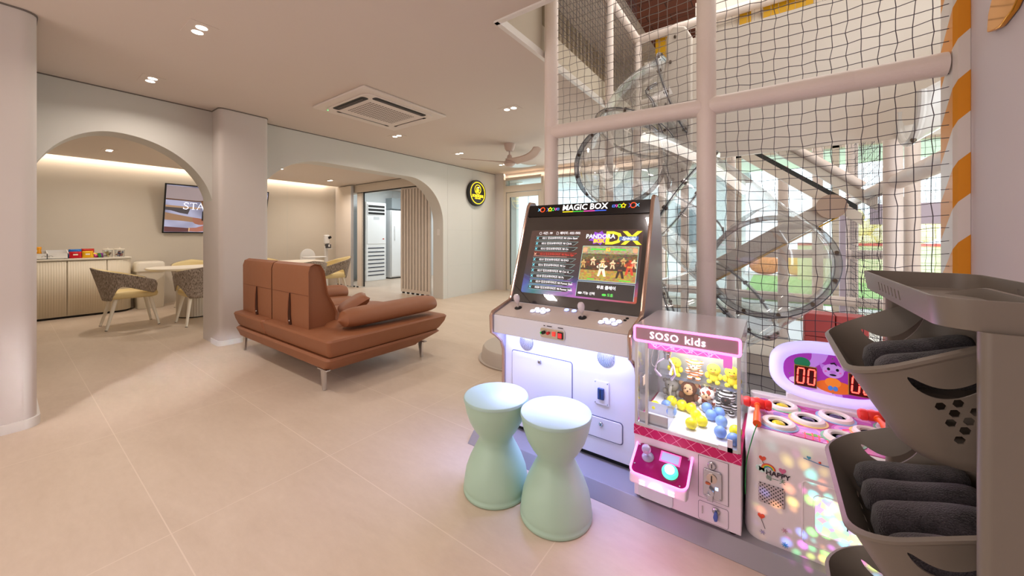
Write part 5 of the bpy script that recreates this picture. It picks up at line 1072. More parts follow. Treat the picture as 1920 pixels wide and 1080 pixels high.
def basket(zr):
    X0, X1, Y0, Y1 = 0.112, 0.355, 0.845, 1.235
    def rim(ins, dz): return [(x, y, zr + 0.52 * (x - X0) + dz) for x, y in rrect(X0 + ins, X1 - ins, Y0 + ins, Y1 - ins, 0.065 - ins * 0.5, 8)]
    def bot(ins, dz, k=1.0): return [(x, y, zr - 0.125 + dz + 0.0 * x) for x, y in rrect(X0 + 0.075 + ins, X1 - 0.01 - ins, Y0 + 0.04 + ins, Y1 - 0.04 - ins, 0.05, 8)]
    def mix(a, c, t): return [tuple(p[i] * (1 - t) + q[i] * t for i in range(3)) for p, q in zip(a, c)]
    r0, b0, r1, b1 = rim(0.0, 0.0), bot(0, 0), rim(0.0035, 0.0), bot(0.0035, 0.004)
    loops = [mix(bot(0.03, -0.012), b0, 0.0), mix(bot(0.012, -0.008), b0, 0.0), mix(b0, r0, 0.08), mix(b0, r0, 0.55), mix(b0, r0, 0.97), rim(-0.006, 0.0), rim(-0.007, 0.006), rim(0.0, 0.009), mix(r1, b1, 0.02), mix(r1, b1, 0.45), mix(r1, b1, 0.92), bot(0.03, -0.004)]
    o = obj('basket', skin(loops), M_tr, None, angle=50)
    cut = B()
    def smile(y0, y1):
        N = 18; T_, Bt = [], []
        for k in range(N + 1):
            u = -1 + 2 * k / N; h = 0.0088 * math.sqrt(max(0.03, 1 - abs(u) ** 5)); x = 0.2295 + 0.052 * u; z = zr - 0.0024 + 0.02 * u + 0.0364 * u * u
            T_.append((x, z + h)); Bt.append((x, z - h))
        cut.prism(T_ + Bt[::-1], 'y', y0, y1)
    smile(Y0 - 0.05, Y0 + 0.06); smile(Y1 - 0.06, Y1 + 0.05)
    def hexa(x, z, y0, y1, r=0.0068):
        cut.prism([(x + r * math.cos(PI / 3 * k + 0.3), z + r * 1.1 * math.sin(PI / 3 * k + 0.3)) for k in range(6)], 'y', y0, y1)
    for (x, dz) in ((0.2165, -0.0265), (0.235, -0.017), (0.232, -0.0345), (0.229, -0.0515), (0.2475, -0.0435), (0.2445, -0.0605), (0.240, -0.078), (0.2535, -0.026)):
        for (a, c) in ((Y0 - 0.03, Y0 + 0.07), (Y1 - 0.07, Y1 + 0.03)): hexa(x, zr + dz, a, c)
    for k in range(6): cut.box(X0 - 0.02, X0 + 0.09, 0.92 + k * 0.045, 0.94 + k * 0.045, zr - 0.075, zr - 0.07)
    boolean(o, cut); o.data.transform(Matrix.Translation(-root_off(tr))); o.parent = tr
    for y in (Y0 - 0.006, Y1 + 0.006): obj('pivot', B().cyl((0.30, y - 0.01, zr + 0.045), (0.30, y + 0.01, zr + 0.045), 0.011, 14), M_tr, o)
    return o
for zr in (0.958, 0.675, 0.392): basket(zr)
# towels
tm = bpy.data.materials.new('charcoal_towel'); tm.use_nodes = True; n = tm.node_tree.nodes; L = tm.node_tree.links; b = n['Principled BSDF']; b.inputs['Roughness'].default_value = 1.0; b.inputs['Specular IOR Level'].default_value = 0.1
b.inputs['Sheen Weight'].default_value = 0.4
tc = n.new('ShaderNodeTexCoord'); ns = n.new('ShaderNodeTexNoise'); ns.inputs['Scale'].default_value = 420; ns.inputs['Detail'].default_value = 3; L.new(tc.outputs['Object'], ns.inputs[0])
n2 = n.new('ShaderNodeTexNoise'); n2.inputs['Scale'].default_value = 30; L.new(tc.outputs['Object'], n2.inputs[0]); ad = n.new('ShaderNodeMath'); ad.operation = 'MULTIPLY'; L.new(ns.outputs['Fac'], ad.inputs[0]); L.new(n2.outputs['Fac'], ad.inputs[1])
cr = n.new('ShaderNodeValToRGB'); cr.color_ramp.elements[0].color = (*lin((34, 31, 34)), 1); cr.color_ramp.elements[1].color = (*lin((84, 78, 84)), 1); cr.color_ramp.elements[0].position = .12; cr.color_ramp.elements[1].position = .5; L.new(ad.outputs[0], cr.inputs[0]); L.new(cr.outputs[0], b.inputs['Base Color'])
bp = n.new('ShaderNodeBump'); bp.inputs['Strength'].default_value = 0.9; bp.inputs['Distance'].default_value = 0.004; L.new(ns.outputs['Fac'], bp.inputs['Height']); L.new(bp.outputs[0], b.inputs['Normal'])
def towel(label, y, zc, r, x0=0.150, x1=0.335, tilt=0.30, group=None, wob=0):
    def f(u, v):
        k = (1 - abs(2 * u - 1) ** 7) ** 0.4; a = 2 * PI * v
        x = x0 + (x1 - x0) * u; rr = r * k * (1 + 0.05 * math.sin(7 * u + wob) + 0.04 * math.sin(3 * a + wob))
        return Vector((x, y + rr * math.cos(a) * 1.15, zc + tilt * (x - x0) + rr * math.sin(a)))
    return tag(obj('rolled_towel', B().grid(f, 26, 24, wrap=True), tm, None, angle=180), label, 'towel', group)
towel('charcoal towel, farthest of the two in the top trolley basket', 1.13, 0.925, 0.034, 0.165, 0.33, 0.30, wob=1)
towel('charcoal towel, nearer of the two in the top trolley basket', 1.02, 0.925, 0.036, 0.165, 0.33, 0.30, wob=2)
for i, (y, r, lb) in enumerate([(1.165, 0.030, 'farthest charcoal towel in the second trolley basket'), (1.10, 0.033, 'charcoal towel second from the back in the second trolley basket'),
                  (1.018, 0.040, 'thick charcoal towel third from the back in the second trolley basket'), (0.925, 0.040, 'nearest charcoal towel in the second trolley basket')]):
    towel(lb, y, 0.640 - 0.006 * i, r, 0.155 + 0.003 * i, 0.335, 0.28, wob=i * 1.7)
# ================================================================= striped column, wall emblem
st = bpy.data.materials.new('candy_stripes'); st.use_nodes = True; n = st.node_tree.nodes; L = st.node_tree.links
tc = n.new('ShaderNodeTexCoord'); sp = n.new('ShaderNodeSeparateXYZ'); L.new(tc.outputs['Object'], sp.inputs[0])
def mul(s, k):
    a = n.new('ShaderNodeMath'); a.operation = 'MULTIPLY'; a.inputs[1].default_value = k; L.new(s, a.inputs[0]); return a.outputs[0]
def addn(a, c):
    q = n.new('ShaderNodeMath'); q.operation = 'ADD'; L.new(a, q.inputs[0]); L.new(c, q.inputs[1]); return q.outputs[0]
s_ = addn(addn(mul(sp.outputs['Z'], 1.0), mul(sp.outputs['X'], -1.0)), mul(sp.outputs['Y'], 1.0))
k1 = n.new('ShaderNodeMath'); k1.operation = 'ADD'; k1.inputs[1].default_value = 0.26; L.new(mul(s_, 1 / 0.358), k1.inputs[0]); k_ = k1.outputs[0]; f_ = n.new('ShaderNodeMath'); f_.operation = 'FRACT'; L.new(k_, f_.inputs[0]); g_ = n.new('ShaderNodeMath'); g_.operation = 'LESS_THAN'; g_.inputs[1].default_value = 0.5; L.new(f_.outputs[0], g_.inputs[0])
mx = n.new('ShaderNodeMix'); mx.data_type = 'RGBA'; L.new(g_.outputs[0], mx.inputs[0]); mx.inputs[6].default_value = (*lin((232, 224, 218)), 1); mx.inputs[7].default_value = (*lin((232, 150, 24)), 1)
L.new(mx.outputs[2], n['Principled BSDF'].inputs['Base Color']); n['Principled BSDF'].inputs['Roughness'].default_value = 0.4
tag(obj('striped_column', B().prism([(0.653, 2.46), (0.664, 2.44), (0.70, 2.44), (0.70, 2.60), (0.653, 2.60)], 'z', 0, 4.8), st, None, angle=20), 'tall orange and white striped padded column beside the trolley', 'column')
# golden emblem on the right wall
gd = mat('gold_foil', (230, 160, 60), 0.12, 0.85)
em_ = B(); P = [(2.235, 1.995), (2.205, 1.985), (2.14, 1.972), (2.05, 1.99), (1.99, 2.03), (1.96, 2.12), (2.0, 2.2), (2.1, 2.19), (2.18, 2.13), (2.225, 2.06)]
tag(obj('gold_wall_decoration', em_.prism([(y, z) for y, z in P], 'x', 0.680, 0.699), gd, None, bevel=0.006), 'shiny gold ornament on the wall above the trolley', 'wall decoration')
# ================================================================= play frame
def foam(name, rgb):
    m = mat(name, rgb, 0.42)
    n = m.node_tree.nodes; L = m.node_tree.links; tc = n.new('ShaderNodeTexCoord'); v = n.new('ShaderNodeTexVoronoi'); v.inputs['Scale'].default_value = 110; L.new(tc.outputs['Object'], v.inputs['Vector'])
    bp = n.new('ShaderNodeBump'); bp.inputs['Strength'].default_value = 0.35; bp.inputs['Distance'].default_value = 0.002; L.new(v.outputs['Distance'], bp.inputs['Height']); L.new(bp.outputs[0], n['Principled BSDF'].inputs['Normal']); return m
M_foam = foam('foam_pad', (244, 231, 224))
def padded(p0, p1, r=0.054, name='post', par=None, m=None):
    p0, p1 = Vector(p0), Vector(p1); d = p1 - p0; Ln = d.length; d.normalize(); N = max(1, round(Ln / 0.34)); pts = []; rr = []
    for k in range(N):
        a, c = k / N, (k + 1) / N
        for t_, q in ((a + 0.002 / Ln, 0.975), (a + 0.012 / Ln, 1.0), (c - 0.012 / Ln, 1.0), (c - 0.002 / Ln, 0.975)): pts.append(p0 + (p1 - p0) * t_); rr.append(r * q * (1 + 0.012 * math.sin(k * 2.3)))
    return obj(name, B().tube(pts, rr, 20), m or M_foam, par)
PX = (-1.405, -0.328, 0.70); FYp = 2.5
pf = thing('climbing_tower', 'tall white padded climbing tower hung with dark safety nets', 'play structure', (-0.33, 3.8, PZ))
padded((PX[0], FYp, PZ), (PX[0], FYp, 4.38), par=pf); padded((PX[1], FYp, PZ), (PX[1], FYp, 4.38), par=pf)
padded((PX[0] + 0.02, FYp, 2.010), (PX[1] - 0.02, FYp, 1.990), name='crossbar', par=pf); padded((PX[1] + 0.02, FYp, 1.99), (0.648, FYp, 1.985), name='crossbar', par=pf)
for (x, y, z1, r) in [(-1.41, 3.75, 4.38, .045), (-1.41, 4.75, 3.7, .05), (-0.42, 5.3, 4.38, .05), (-1.41, 6.0, 4.38, .05), (0.72, 3.8, 4.38, .054), (0.74, 5.65, 4.38, .054), (0.10, 5.2, 2.0, .05), (0.42, 5.4, 4.38, .05), (-0.95, 5.3, 2.2, .05), (1.05, 5.6, 3.5, .05), (1.9, 5.6, 3.5, .05), (0.98, 4.55, 4.38, .05)]:
    padded((x, y, PZ), (x, y, z1), r, par=pf)
padded((-1.42, 2.5, 3.72), (-1.42, 4.75, 3.72), .055, 'crossbar', pf); padded((-1.42, 4.75, 3.72), (0.72, 4.75, 3.72), .055, 'crossbar', pf)
padded((0.735, 2.62, 1.60), (0.75, 5.65, 1.60), .055, 'crossbar', pf); padded((-1.42, 4.75, 2.9), (0.72, 4.75, 3.0), .04, 'crossbar', pf)
padded((-0.42, 5.3, 1.0), (1.05, 5.6, 1.0), .05, 'crossbar', pf); padded((-1.4, 5.3, 0.5), (1.0, 5.3, 0.5), .05, 'crossbar', pf)
def net(name, o, u, v, lu, lv, cell, m, w=0.0014, jit=0.006):
    o, u, v = Vector(o), Vector(u).normalized(), Vector(v).normalized(); nu, nv = int(lu / cell), int(lv / cell); nn = u.cross(v); b = B()
    P = [[o + u * (i * lu / nu) + v * (j * lv / nv) + (u * random.uniform(-jit, jit) + v * random.uniform(-jit, jit) - v * 0.02 * math.sin(PI * i / nu)) * (0 if i in (0, nu) or j in (0, nv) else 1) for j in range(nv + 1)] for i in range(nu + 1)]
    def seg(a, c):
        d = (c - a).normalized(); s = d.cross(nn).normalized() * w; t_ = nn * w
        b.add([a + s + t_, a - s + t_, a - s - t_, a + s - t_, c + s + t_, c - s + t_, c - s - t_, c + s - t_], [(0, 1, 5, 4), (1, 2, 6, 5), (2, 3, 7, 6), (3, 0, 4, 7)])
    for i in range(nu + 1):
        for j in range(nv + 1):
            if i < nu: seg(P[i][j], P[i + 1][j])
            if j < nv: seg(P[i][j], P[i][j + 1])
    return obj(name, b, m, pf, angle=180)
M_net = mat('net_dark', (84, 76, 86), 0.7); M_netl = mat('net_cord', (150, 142, 138), 0.7)
net('safety_net', (PX[0] + .045, 2.5, 0.3), (1, 0, 0), (0, 0, 1), 0.985, 1.66, 0.056, M_net)
net('safety_net', (PX[0] + .045, 2.5, 2.05), (1, 0, 0), (0, 0, 1), 0.985, 2.0, 0.056, M_netl)
net('safety_net', (PX[1] + .045, 2.5, 0.25), (1, 0, 0), (0, 0, 1), 0.945, 1.69, 0.057, M_net)
net('safety_net', (PX[1] + .045, 2.5, 2.03), (1, 0, 0), (0, 0, 1), 0.945, 2.0, 0.057, M_net)
net('safety_net', (-1.42, 2.55, 2.87), (0, 1, 0), (0, 0, 1), 2.2, 1.48, 0.06, M_net)
net('safety_net', (-1.42, 4.75, 2.05), (1, 0, 0), (0, 0, 1), 2.18, 1.65, 0.07, M_netl, 0.0017)
net('safety_net', (0.72, 3.85, 0.3), (0, 1, 0), (0, 0, 1), 1.75, 1.25, 0.06, M_net)
net('safety_net', (0.75, 4.4, 1.66), (0, 1, 0), (0, 0, 1), 1.2, 1.3, 0.08, M_net)
net('safety_net', (0.42, 5.45, 0.3), (1, 0, 0), (0, 0, 1), 1.5, 2.6, 0.065, M_net)
# white wall board carrying the slide mouth
M_board = mat('board_white', (232, 224, 214), 0.4)
BYp = 3.62
bo = obj('slide_board', B().box(-0.62, 1.0, BYp, BYp + 0.03, 1.885, 2.985), M_board, pf)
wav = [(-0.86, 1.95), (-0.80, 1.62), (-0.70, 1.60), (-0.58, 1.86), (-0.58, 2.98), (-0.64, 3.10), (-0.74, 3.13), (-0.80, 3.04), (-0.80, 2.85), (-0.86, 2.5), (-0.84, 2.2)]
obj('slide_mouth_panel', B().prism(wav, 'y', BYp - 0.05, BYp + 0.005), M_board, pf, bevel=0.02)
M_bolt = mat('bolt_steel', (110, 98, 88), 0.35, 0.8)
for (x, z) in ((-0.72, 3.02), (-0.76, 2.8), (-0.80, 2.42), (-0.74, 1.72), (-0.66, 1.80)): obj('bolt', B().ball((x, BYp - 0.055, z), 0.018, 10, sq=(0.7, 0.6, 1)), M_bolt, pf)
# coloured upper panels
M_yp = mat('panel_yellow', (222, 170, 10), 0.5)
for (x0, x1, z0, z1) in ((-1.20, -1.06, 3.55, 3.69), (-0.30, -0.19, 3.60, 3.80), (-0.085, 0.34, 3.60, 3.9)): obj('coloured_panel', B().box(x0, x1, 4.80, 4.83, z0 - .12, z1), M_yp, pf)
for (x0, x1, z0, z1) in ((-1.35, -0.72, 3.05, 3.45), (-0.75, 1.2, 3.0, 4.0)): obj('upper_wall_panel', B().box(x0, x1, 4.84, 4.87, z0, z1), M_board, pf)
# stair: two sloping stringers with dark treads, descending to the right
M_st = mat('stringer', (226, 216, 204), 0.5)
def slope(name, p0, p1, h, th, m, par):
    (x0, z0), (x1, z1) = p0, p1
    return obj(name, B().prism([(x0, z0), (x1, z1), (x1, z1 + h), (x0, z0 + h)], 'y', th[0], th[1]), m, par)
sy0 = 4.25
stp = thing('play_stairs', 'sloping white stair stringers with a dark grip strip inside the play frame', 'stairs', (0.1, sy0, PZ))
slope('stringer', (-0.25, 1.98), (0.62, 1.30), 0.10, (sy0, sy0 + 0.05), M_st, stp); slope('grip_strip', (-0.22, 2.06), (0.60, 1.42), 0.055, (sy0 + 0.06, sy0 + 0.5), mat('grip_dark', (48, 50, 50), 0.7), stp)
slope('stringer', (-0.05, 2.15), (0.80, 1.45), 0.12, (sy0 + 0.5, sy0 + 0.56), M_st, stp)
obj('handrail', B().tube([(-0.1, sy0 + 0.5, 2.35), (0.7, sy0 + 0.5, 1.68)], 0.04, 12), M_foam, stp)
# crawl beam with yellow edging seen through the slide
cb_ = thing('crawl_beam', 'sloping beige climbing beam with a yellow edge behind the clear slide', 'climbing beam', (0.1, 4.4, PZ))
obj('beam', B().prism([(-0.45, 0.78), (0.42, 1.36), (0.52, 1.46), (0.46, 1.52), (0.32, 1.48), (-0.5, 0.95)], 'y', 4.05, 4.20), mat('beam_beige', (212, 202, 192), 0.6), cb_, bevel=0.01)
obj('yellow_edge', B().prism([(-0.45, 0.76), (0.45, 1.36), (0.46, 1.375), (-0.45, 0.785)], 'y', 4.03, 4.21), M_yp, cb_)
obj('round_end', B().cyl((0.40, 4.0, 1.45), (0.40, 4.24, 1.45), 0.10, 24), mat('beam_brown', (190, 164, 146), 0.6), cb_)
# red foam blocks
M_rb = mat('block_red', (186, 78, 76), 0.6)
for i, (x, z, lb) in enumerate([(0.30, 0.33, 'red foam block, upper left of the stack of four behind the slide'), (0.49, 0.33, 'red foam block, upper right of the stack of four behind the slide'),
                     (0.30, 0.15, 'red foam block, lower left of the stack of four behind the slide'), (0.49, 0.15, 'red foam block, lower right of the stack of four behind the slide')]):
    tag(obj('foam_block', B().box(x - 0.092, x + 0.092, 3.72, 3.90, 0.235 + (0.18 if i < 2 else 0), 0.412 + (0.18 if i < 2 else 0)), M_rb, None, bevel=0.006), lb, 'foam block', 'red foam blocks')
tag(obj('foam_step', B().box(-0.2, 0.66, 3.62, 4.3, PZ, 0.232), mat('step_beige', (206, 192, 178), 0.6), None, bevel=0.01), 'low beige foam step under the red blocks', 'foam step')
# white moulded slide end, upper right
ws = thing('moulded_slide', 'white moulded plastic slide end high at the right behind the net', 'slide', (1.0, 4.0, PZ))
def wsf(u, v):
    a = PI * (v - 0.5) * 1.1; r = 0.30
    return Vector((0.72 + 0.5 * u + 0.05 * math.sin(6 * u), 3.40 + r * math.sin(a) * 0.8 + 0.2 * u, 1.95 + 0.45 * u - r * math.cos(a) * 0.75 + 0.08))
obj('slide_shell', B().grid(wsf, 16, 20), mat('shell_white', (228, 228, 226), 0.15), ws, solid=0.02)
obj('slide_lip', B().tube([wsf(0, k / 20) for k in range(21)], 0.022, 10), mat('shell_white', (228, 228, 226), 0.15), ws)
obj('bolt', B().ball((0.715, 3.30, 1.80), 0.016, 10), M_bolt, ws)
# purple soft boards at the right
M_pp = mat('board_purple', (206, 196, 214), 0.6)
tag(obj('purple_board', B().box(0.80, 1.7, 5.05, 5.10, 1.32, 1.52), M_pp, None), 'purple padded board crossing behind the right net', 'padded board')
tag(obj('purple_post', B().box(0.90, 0.95, 4.60, 4.65, 0, 1.55), M_pp, None), 'slim purple padded post behind the right net', 'post')
tag(obj('purple_post', B().box(0.60, 0.65, 5.32, 5.37, PZ, 1.55), M_pp, None), 'slim purple padded post beside the yellow view outside', 'post')
# ================================================================= clear tube slide
M_tube = clear('clear_tube', (0.95, 0.96, 0.96), 0.13, 0.06, 0.75, body=0.09, bodycol=(0.85, 0.86, 0.86))
M_fl = clear('tube_flange', (0.9, 0.92, 0.94), 0.22, 0.10, 0.7, body=0.10, bodycol=(0.85, 0.87, 0.9))
M_seam = mat('seam_dark', (74, 76, 88), 0.3, 0.3)
sl = thing('tube_slide', 'spiralling clear plastic tube slide with bolted rings inside the play frame', 'slide', (-0.3, 3.2, PZ))
CP = [(-0.70, 3.62, 2.52), (-0.98, 3.62, 2.40), (-1.14, 3.46, 2.02), (-1.09, 3.18, 1.83), (-0.84, 2.99, 1.66), (-0.50, 2.98, 1.44), (-0.19, 3.0, 1.14), (-0.03, 3.22, 1.0), (-0.10, 3.46, 0.86), (-0.38, 3.56, 0.60), (-0.75, 3.50, 0.45)]
pts = cat_rom(CP, 7); TR = 0.37
def frames(pts):
    F = []
    for i, p in enumerate(pts):
        t_ = (pts[min(i + 1, len(pts) - 1)] - pts[max(i - 1, 0)]).normalized(); s = t_.cross(Vector((0, 0, 1))).normalized(); F.append((p, t_, s, s.cross(t_)))
    return F
FR = frames(pts); b = B(); rings = []
for p, t_, s, u_ in FR: rings.append([b.bm.verts.new(p + (s * math.cos(2 * PI * k / 40) + u_ * math.sin(2 * PI * k / 40)) * TR) for k in range(40)])
for i in range(len(rings) - 1):
    for k in range(40):
        f = b.bm.faces.new((rings[i][k], rings[i][(k + 1) % 40], rings[i + 1][(k + 1) % 40], rings[i + 1][k])); f.smooth = True
obj('tube_shell', b, M_tube, sl, angle=180)
for idx in (1, 11, 21, 34, 49, 60, 69):
    p, t_, s, u_ = FR[idx]; bb = B(); R0, R1 = TR, TR + 0.034
    for off in (-0.007, 0.007):
        V = [[bb.bm.verts.new(p + t_ * (off + e) + (s * math.cos(2 * PI * k / 48) + u_ * math.sin(2 * PI * k / 48)) * r) for r, e in ((R0, -.004), (R1, -.004), (R1, .004), (R0, .004))] for k in range(48)]
        for k in range(48):
            for q in range(4):
                f = bb.bm.faces.new((V[k][q], V[k][(q + 1) % 4], V[(k + 1) % 48][(q + 1) % 4], V[(k + 1) % 48][q])); f.smooth = True
    fl = obj('flange', bb, M_fl, sl, angle=50)
    for r in (R0 + 0.001, R1):
        obj('flange_edge', B().tube([p + (s * math.cos(2 * PI * k / 56) + u_ * math.sin(2 * PI * k / 56)) * r for k in range(56)], 0.0032, 5, closed=True), M_seam, fl)
    for k in range(12):
        a = 2 * PI * (k + 0.5) / 12; c = p + (s * math.cos(a) + u_ * math.sin(a)) * (TR + 0.018)
        obj('bolt', B().cyl(c - t_ * 0.018, c + t_ * 0.018, 0.0125, 8), M_bolt, fl)
# lengthwise seams
for sg in (-1,):
    for (i0, i1) in ((2, len(FR) - 4),):
        inner = [FR[i][0] + FR[i][2] * sg * (TR + 0.002) for i in range(i0, i1)]; outer = [FR[i][0] + FR[i][2] * sg * (TR + 0.036) for i in range(i0, i1)]
        bb = B(); V = [(bb.bm.verts.new(a), bb.bm.verts.new(c)) for a, c in zip(inner, outer)]
        for k in range(len(V) - 1): bb.bm.faces.new((V[k][0], V[k][1], V[k + 1][1], V[k + 1][0]))
        o = obj('side_seam', bb, M_fl, sl, solid=0.016, angle=180)
        obj('seam_edge', B().tube(inner, 0.003, 5), M_seam, o); obj('seam_edge', B().tube(outer, 0.003, 5), M_seam, o)
        for k in range(2, len(inner) - 1, 5):
            c = (inner[k] + outer[k]) / 2; obj('bolt', B().cyl(c - Vector((0, 0, .016)), c + Vector((0, 0, .016)), 0.009, 8), M_bolt, o)
# support post sleeve by the left end of the slide
obj('support_plate', B().prism([(-1.02, 0.9), (-0.86, 0.98), (-0.80, 0.8), (-0.80, 0.1), (-0.98, 0.1)], 'y', 3.30, 3.34), M_board, sl, bevel=0.02)
# pink balloon-like ball hanging behind the slide
pb_ = thing('hanging_balloon', 'pale pink balloon hanging behind the upper ring of the slide', 'balloon', (-1.75, 5.9, 1.98)); obj('balloon', B().ball((-1.75, 5.9, 1.98), 0.10, 18, sq=(0.8, 0.8, 1.1)), mat('ball_pink', (214, 160, 180), 0.5), pb_); obj('string', B().cyl((-1.75, 5.9, 2.05), (-1.75, 5.9, 2.616), 0.003, 6), M_white, pb_)
# wall slats of the upper storey seen through the side net
sb2 = B()
for k in range(34): sb2.box(-2.5, -2.46, 1.95 + k * 0.14, 2.01 + k * 0.14, 2.74, 4.85)
o = obj('wall_upper_slats', sb2, mat('slat_beige', (196, 182, 160), 0.7)); o['kind'] = 'structure'
# ================================================================= outside
def tree(x, y, h, r, c, lab, name='tree'):
    t = thing(name, lab, 'tree', (x, y, -0.1))
    obj('trunk', B().tube([(x, y, -0.1), (x + 0.05, y, h * 0.5)], [0.12, 0.07], 10), mat('bark', (110, 90, 74), 0.9), t)
    b = B(); rnd = random.Random(int(x * 10 + y))
    for k in range(60):
        p = Vector((x + rnd.gauss(0, r * .5), y + rnd.gauss(0, r * .5), h * 0.7 + rnd.gauss(0, r * 0.45))); b.ball(p, rnd.uniform(.2, .38) * r, 8)
    obj('foliage', b, mat('leaf_%d_%d_%d' % c, c, 0.9, noise=0.35, nscale=6), t)
tree(4.4, 24.0, 1.6, 1.3, (244, 228, 160), 'yellow-leaved tree beyond the lawn')
for k in range(5): tag(obj('flower_shrub', B().ball((-0.2 + k * 0.9, 15.0 + 0.2 * (k % 2), 0.25), 0.42, 14, sq=(1.1, 0.8, 0.8)), mat('shrub%d' % (k % 2), [(236, 150, 90), (240, 190, 80)][k % 2], 0.9, noise=0.4, nscale=14)), ['orange shrub beyond the lawn, leftmost of the row', 'yellow shrub second from the left beyond the lawn', 'orange shrub in the middle of the row beyond the lawn', 'yellow shrub second from the right beyond the lawn', 'orange shrub beyond the lawn, rightmost of the row'][k], 'shrub', 'flowering shrubs')
bl_ = thing('neighbouring_house', 'white house with grey corrugated siding and windows across the paving', 'building', (-3.5, 13.0, -0.1))
obj('wall', B().box(-9, -0.8, 13, 16, -0.1, 3.2), mat('siding', (218, 226, 230), 0.7), bl_)
for k in range(4):
    w_ = obj('window', B().box(-8.3 + k * 1.9, -7.2 + k * 1.9, 12.95, 13.0, 0.9, 2.2), mat('far_frame', (150, 156, 160), 0.5), bl_); obj('pane', B().box(-8.22 + k * 1.9, -7.28 + k * 1.9, 12.93, 12.95, 0.98, 2.12), mat('far_pane', (120, 140, 150), 0.1), w_)
obj('roof', B().box(-9.2, -0.6, 12.7, 16.2, 3.2, 3.35), mat('roof_grey', (130, 136, 140), 0.6), bl_)
fb = thing('playground_fence', 'red-topped yellow fence at the edge of the lawn', 'fence', (3.5, 13.5, -0.1))
obj('top_rail', B().box(0.6, 8, 13.48, 13.54, 0.95, 1.02), mat('fence_red', (220, 80, 70), 0.5), fb); obj('mesh_panel', B().box(0.6, 8, 13.5, 13.52, -0.05, 0.95), mat('fence_yellow', (236, 228, 180), 0.6), fb)
pg = thing('playground_climber', 'yellow outdoor climbing frame glimpsed through the glass door', 'climbing frame', (-4.6, 11.0, -0.1))
for (x, y) in ((-5.1, 10.8), (-4.2, 10.8), (-5.1, 11.5), (-4.2, 11.5)): obj('post', B().cyl((x, y, -0.1), (x, y, 1.5), 0.05, 10), mat('tube_yellow', (226, 214, 60), 0.4), pg)
obj('deck', B().box(-5.15, -4.15, 10.8, 11.5, 1.4, 1.5), mat('tube_yellow', (226, 214, 60), 0.4), pg); obj('roof', B().box(-5.2, -4.1, 10.75, 11.55, 1.55, 1.75), mat('roof_blue', (90, 120, 170), 0.5), pg)
S('porch_ceiling', B().box(-6, 4, 6.8, 9.6, 2.62, 2.72), mat('porch', (236, 240, 240), 0.7))
# ================================================================= inner dining room
M_cream = mat('cream_laminate', (226, 214, 190), 0.45); M_creamw = mat('cream_white', (238, 230, 212), 0.4)
# sideboard with fluted doors and a rounded end
cbn = thing('sideboard', 'long cream sideboard with fluted doors along the inner back wall', 'sideboard', (-8.65, 0.3, 0))
def fl_wall(path, z0, z1, pitch=0.024, dep=0.003):
    """fluted strip following a plan path"""
    P = [Vector((p[0], p[1], 0)) for p in path]; out = []
    L_ = [0]
    for a, c in zip(P, P[1:]): L_.append(L_[-1] + (c - a).length)
    N = max(2, int(L_[-1] / pitch) * 4)
    for k in range(N + 1):
        s = L_[-1] * k / N; i = max(j for j in range(len(P) - 1) if L_[j] <= s + 1e-9); d = (P[i + 1] - P[i]).normalized(); q = P[i] + d * (s - L_[i]); nrm = Vector((d.y, -d.x, 0))
        out.append(q - nrm * dep * (1 - abs(math.sin(PI * k / 4))))
    b = B(); V = [(b.bm.verts.new((q.x, q.y, z0)), b.bm.verts.new((q.x, q.y, z1))) for q in out]
    for k in range(len(V) - 1): b.bm.faces.new((V[k][0], V[k][1], V[k + 1][1], V[k + 1][0]))
    return b
end = [(-8.42 - 0.18 * (1 - math.cos(a)), 1.06 + 0.18 * math.sin(a)) for a in [PI / 2 * k / 8 for k in range(9)]] + [(-8.88, 1.24)]
out_ = [(-8.88, -1.0), (-8.435, -1.0), (-8.435, 1.055)] + [(x - 0.012, y - 0.008) for x, y in end[1:]]
obj('carcass', B().prism(out_, 'z', 0.03, 0.85), M_cream, cbn, angle=50)
obj('plinth', B().prism([(x - 0.02, y - 0.01) for x, y in out_], 'z', 0.0, 0.03), M_dark, cbn)
obj('worktop', B().prism([(-8.885, -1.02), (-8.405, -1.02), (-8.405, 1.065)] + [(x + 0.012, y + 0.012) for x, y in end[1:]], 'z', 0.85, 0.872), M_creamw, cbn, bevel=0.004)
for (y0, y1) in ((-0.46, 0.11), (0.12, 0.56), (0.57, 0.955)):
    obj('door', fl_wall([(-8.42, y0), (-8.42, y1)], 0.04, 0.842), M_cream, cbn, solid=0.008, angle=20)
obj('end_panel', fl_wall([(-8.42, 0.965), (-8.42, 1.06)] + end[1:-1] + [(-8.84, 1.24)], 0.04, 0.842), M_cream, cbn, solid=0.008, angle=20)
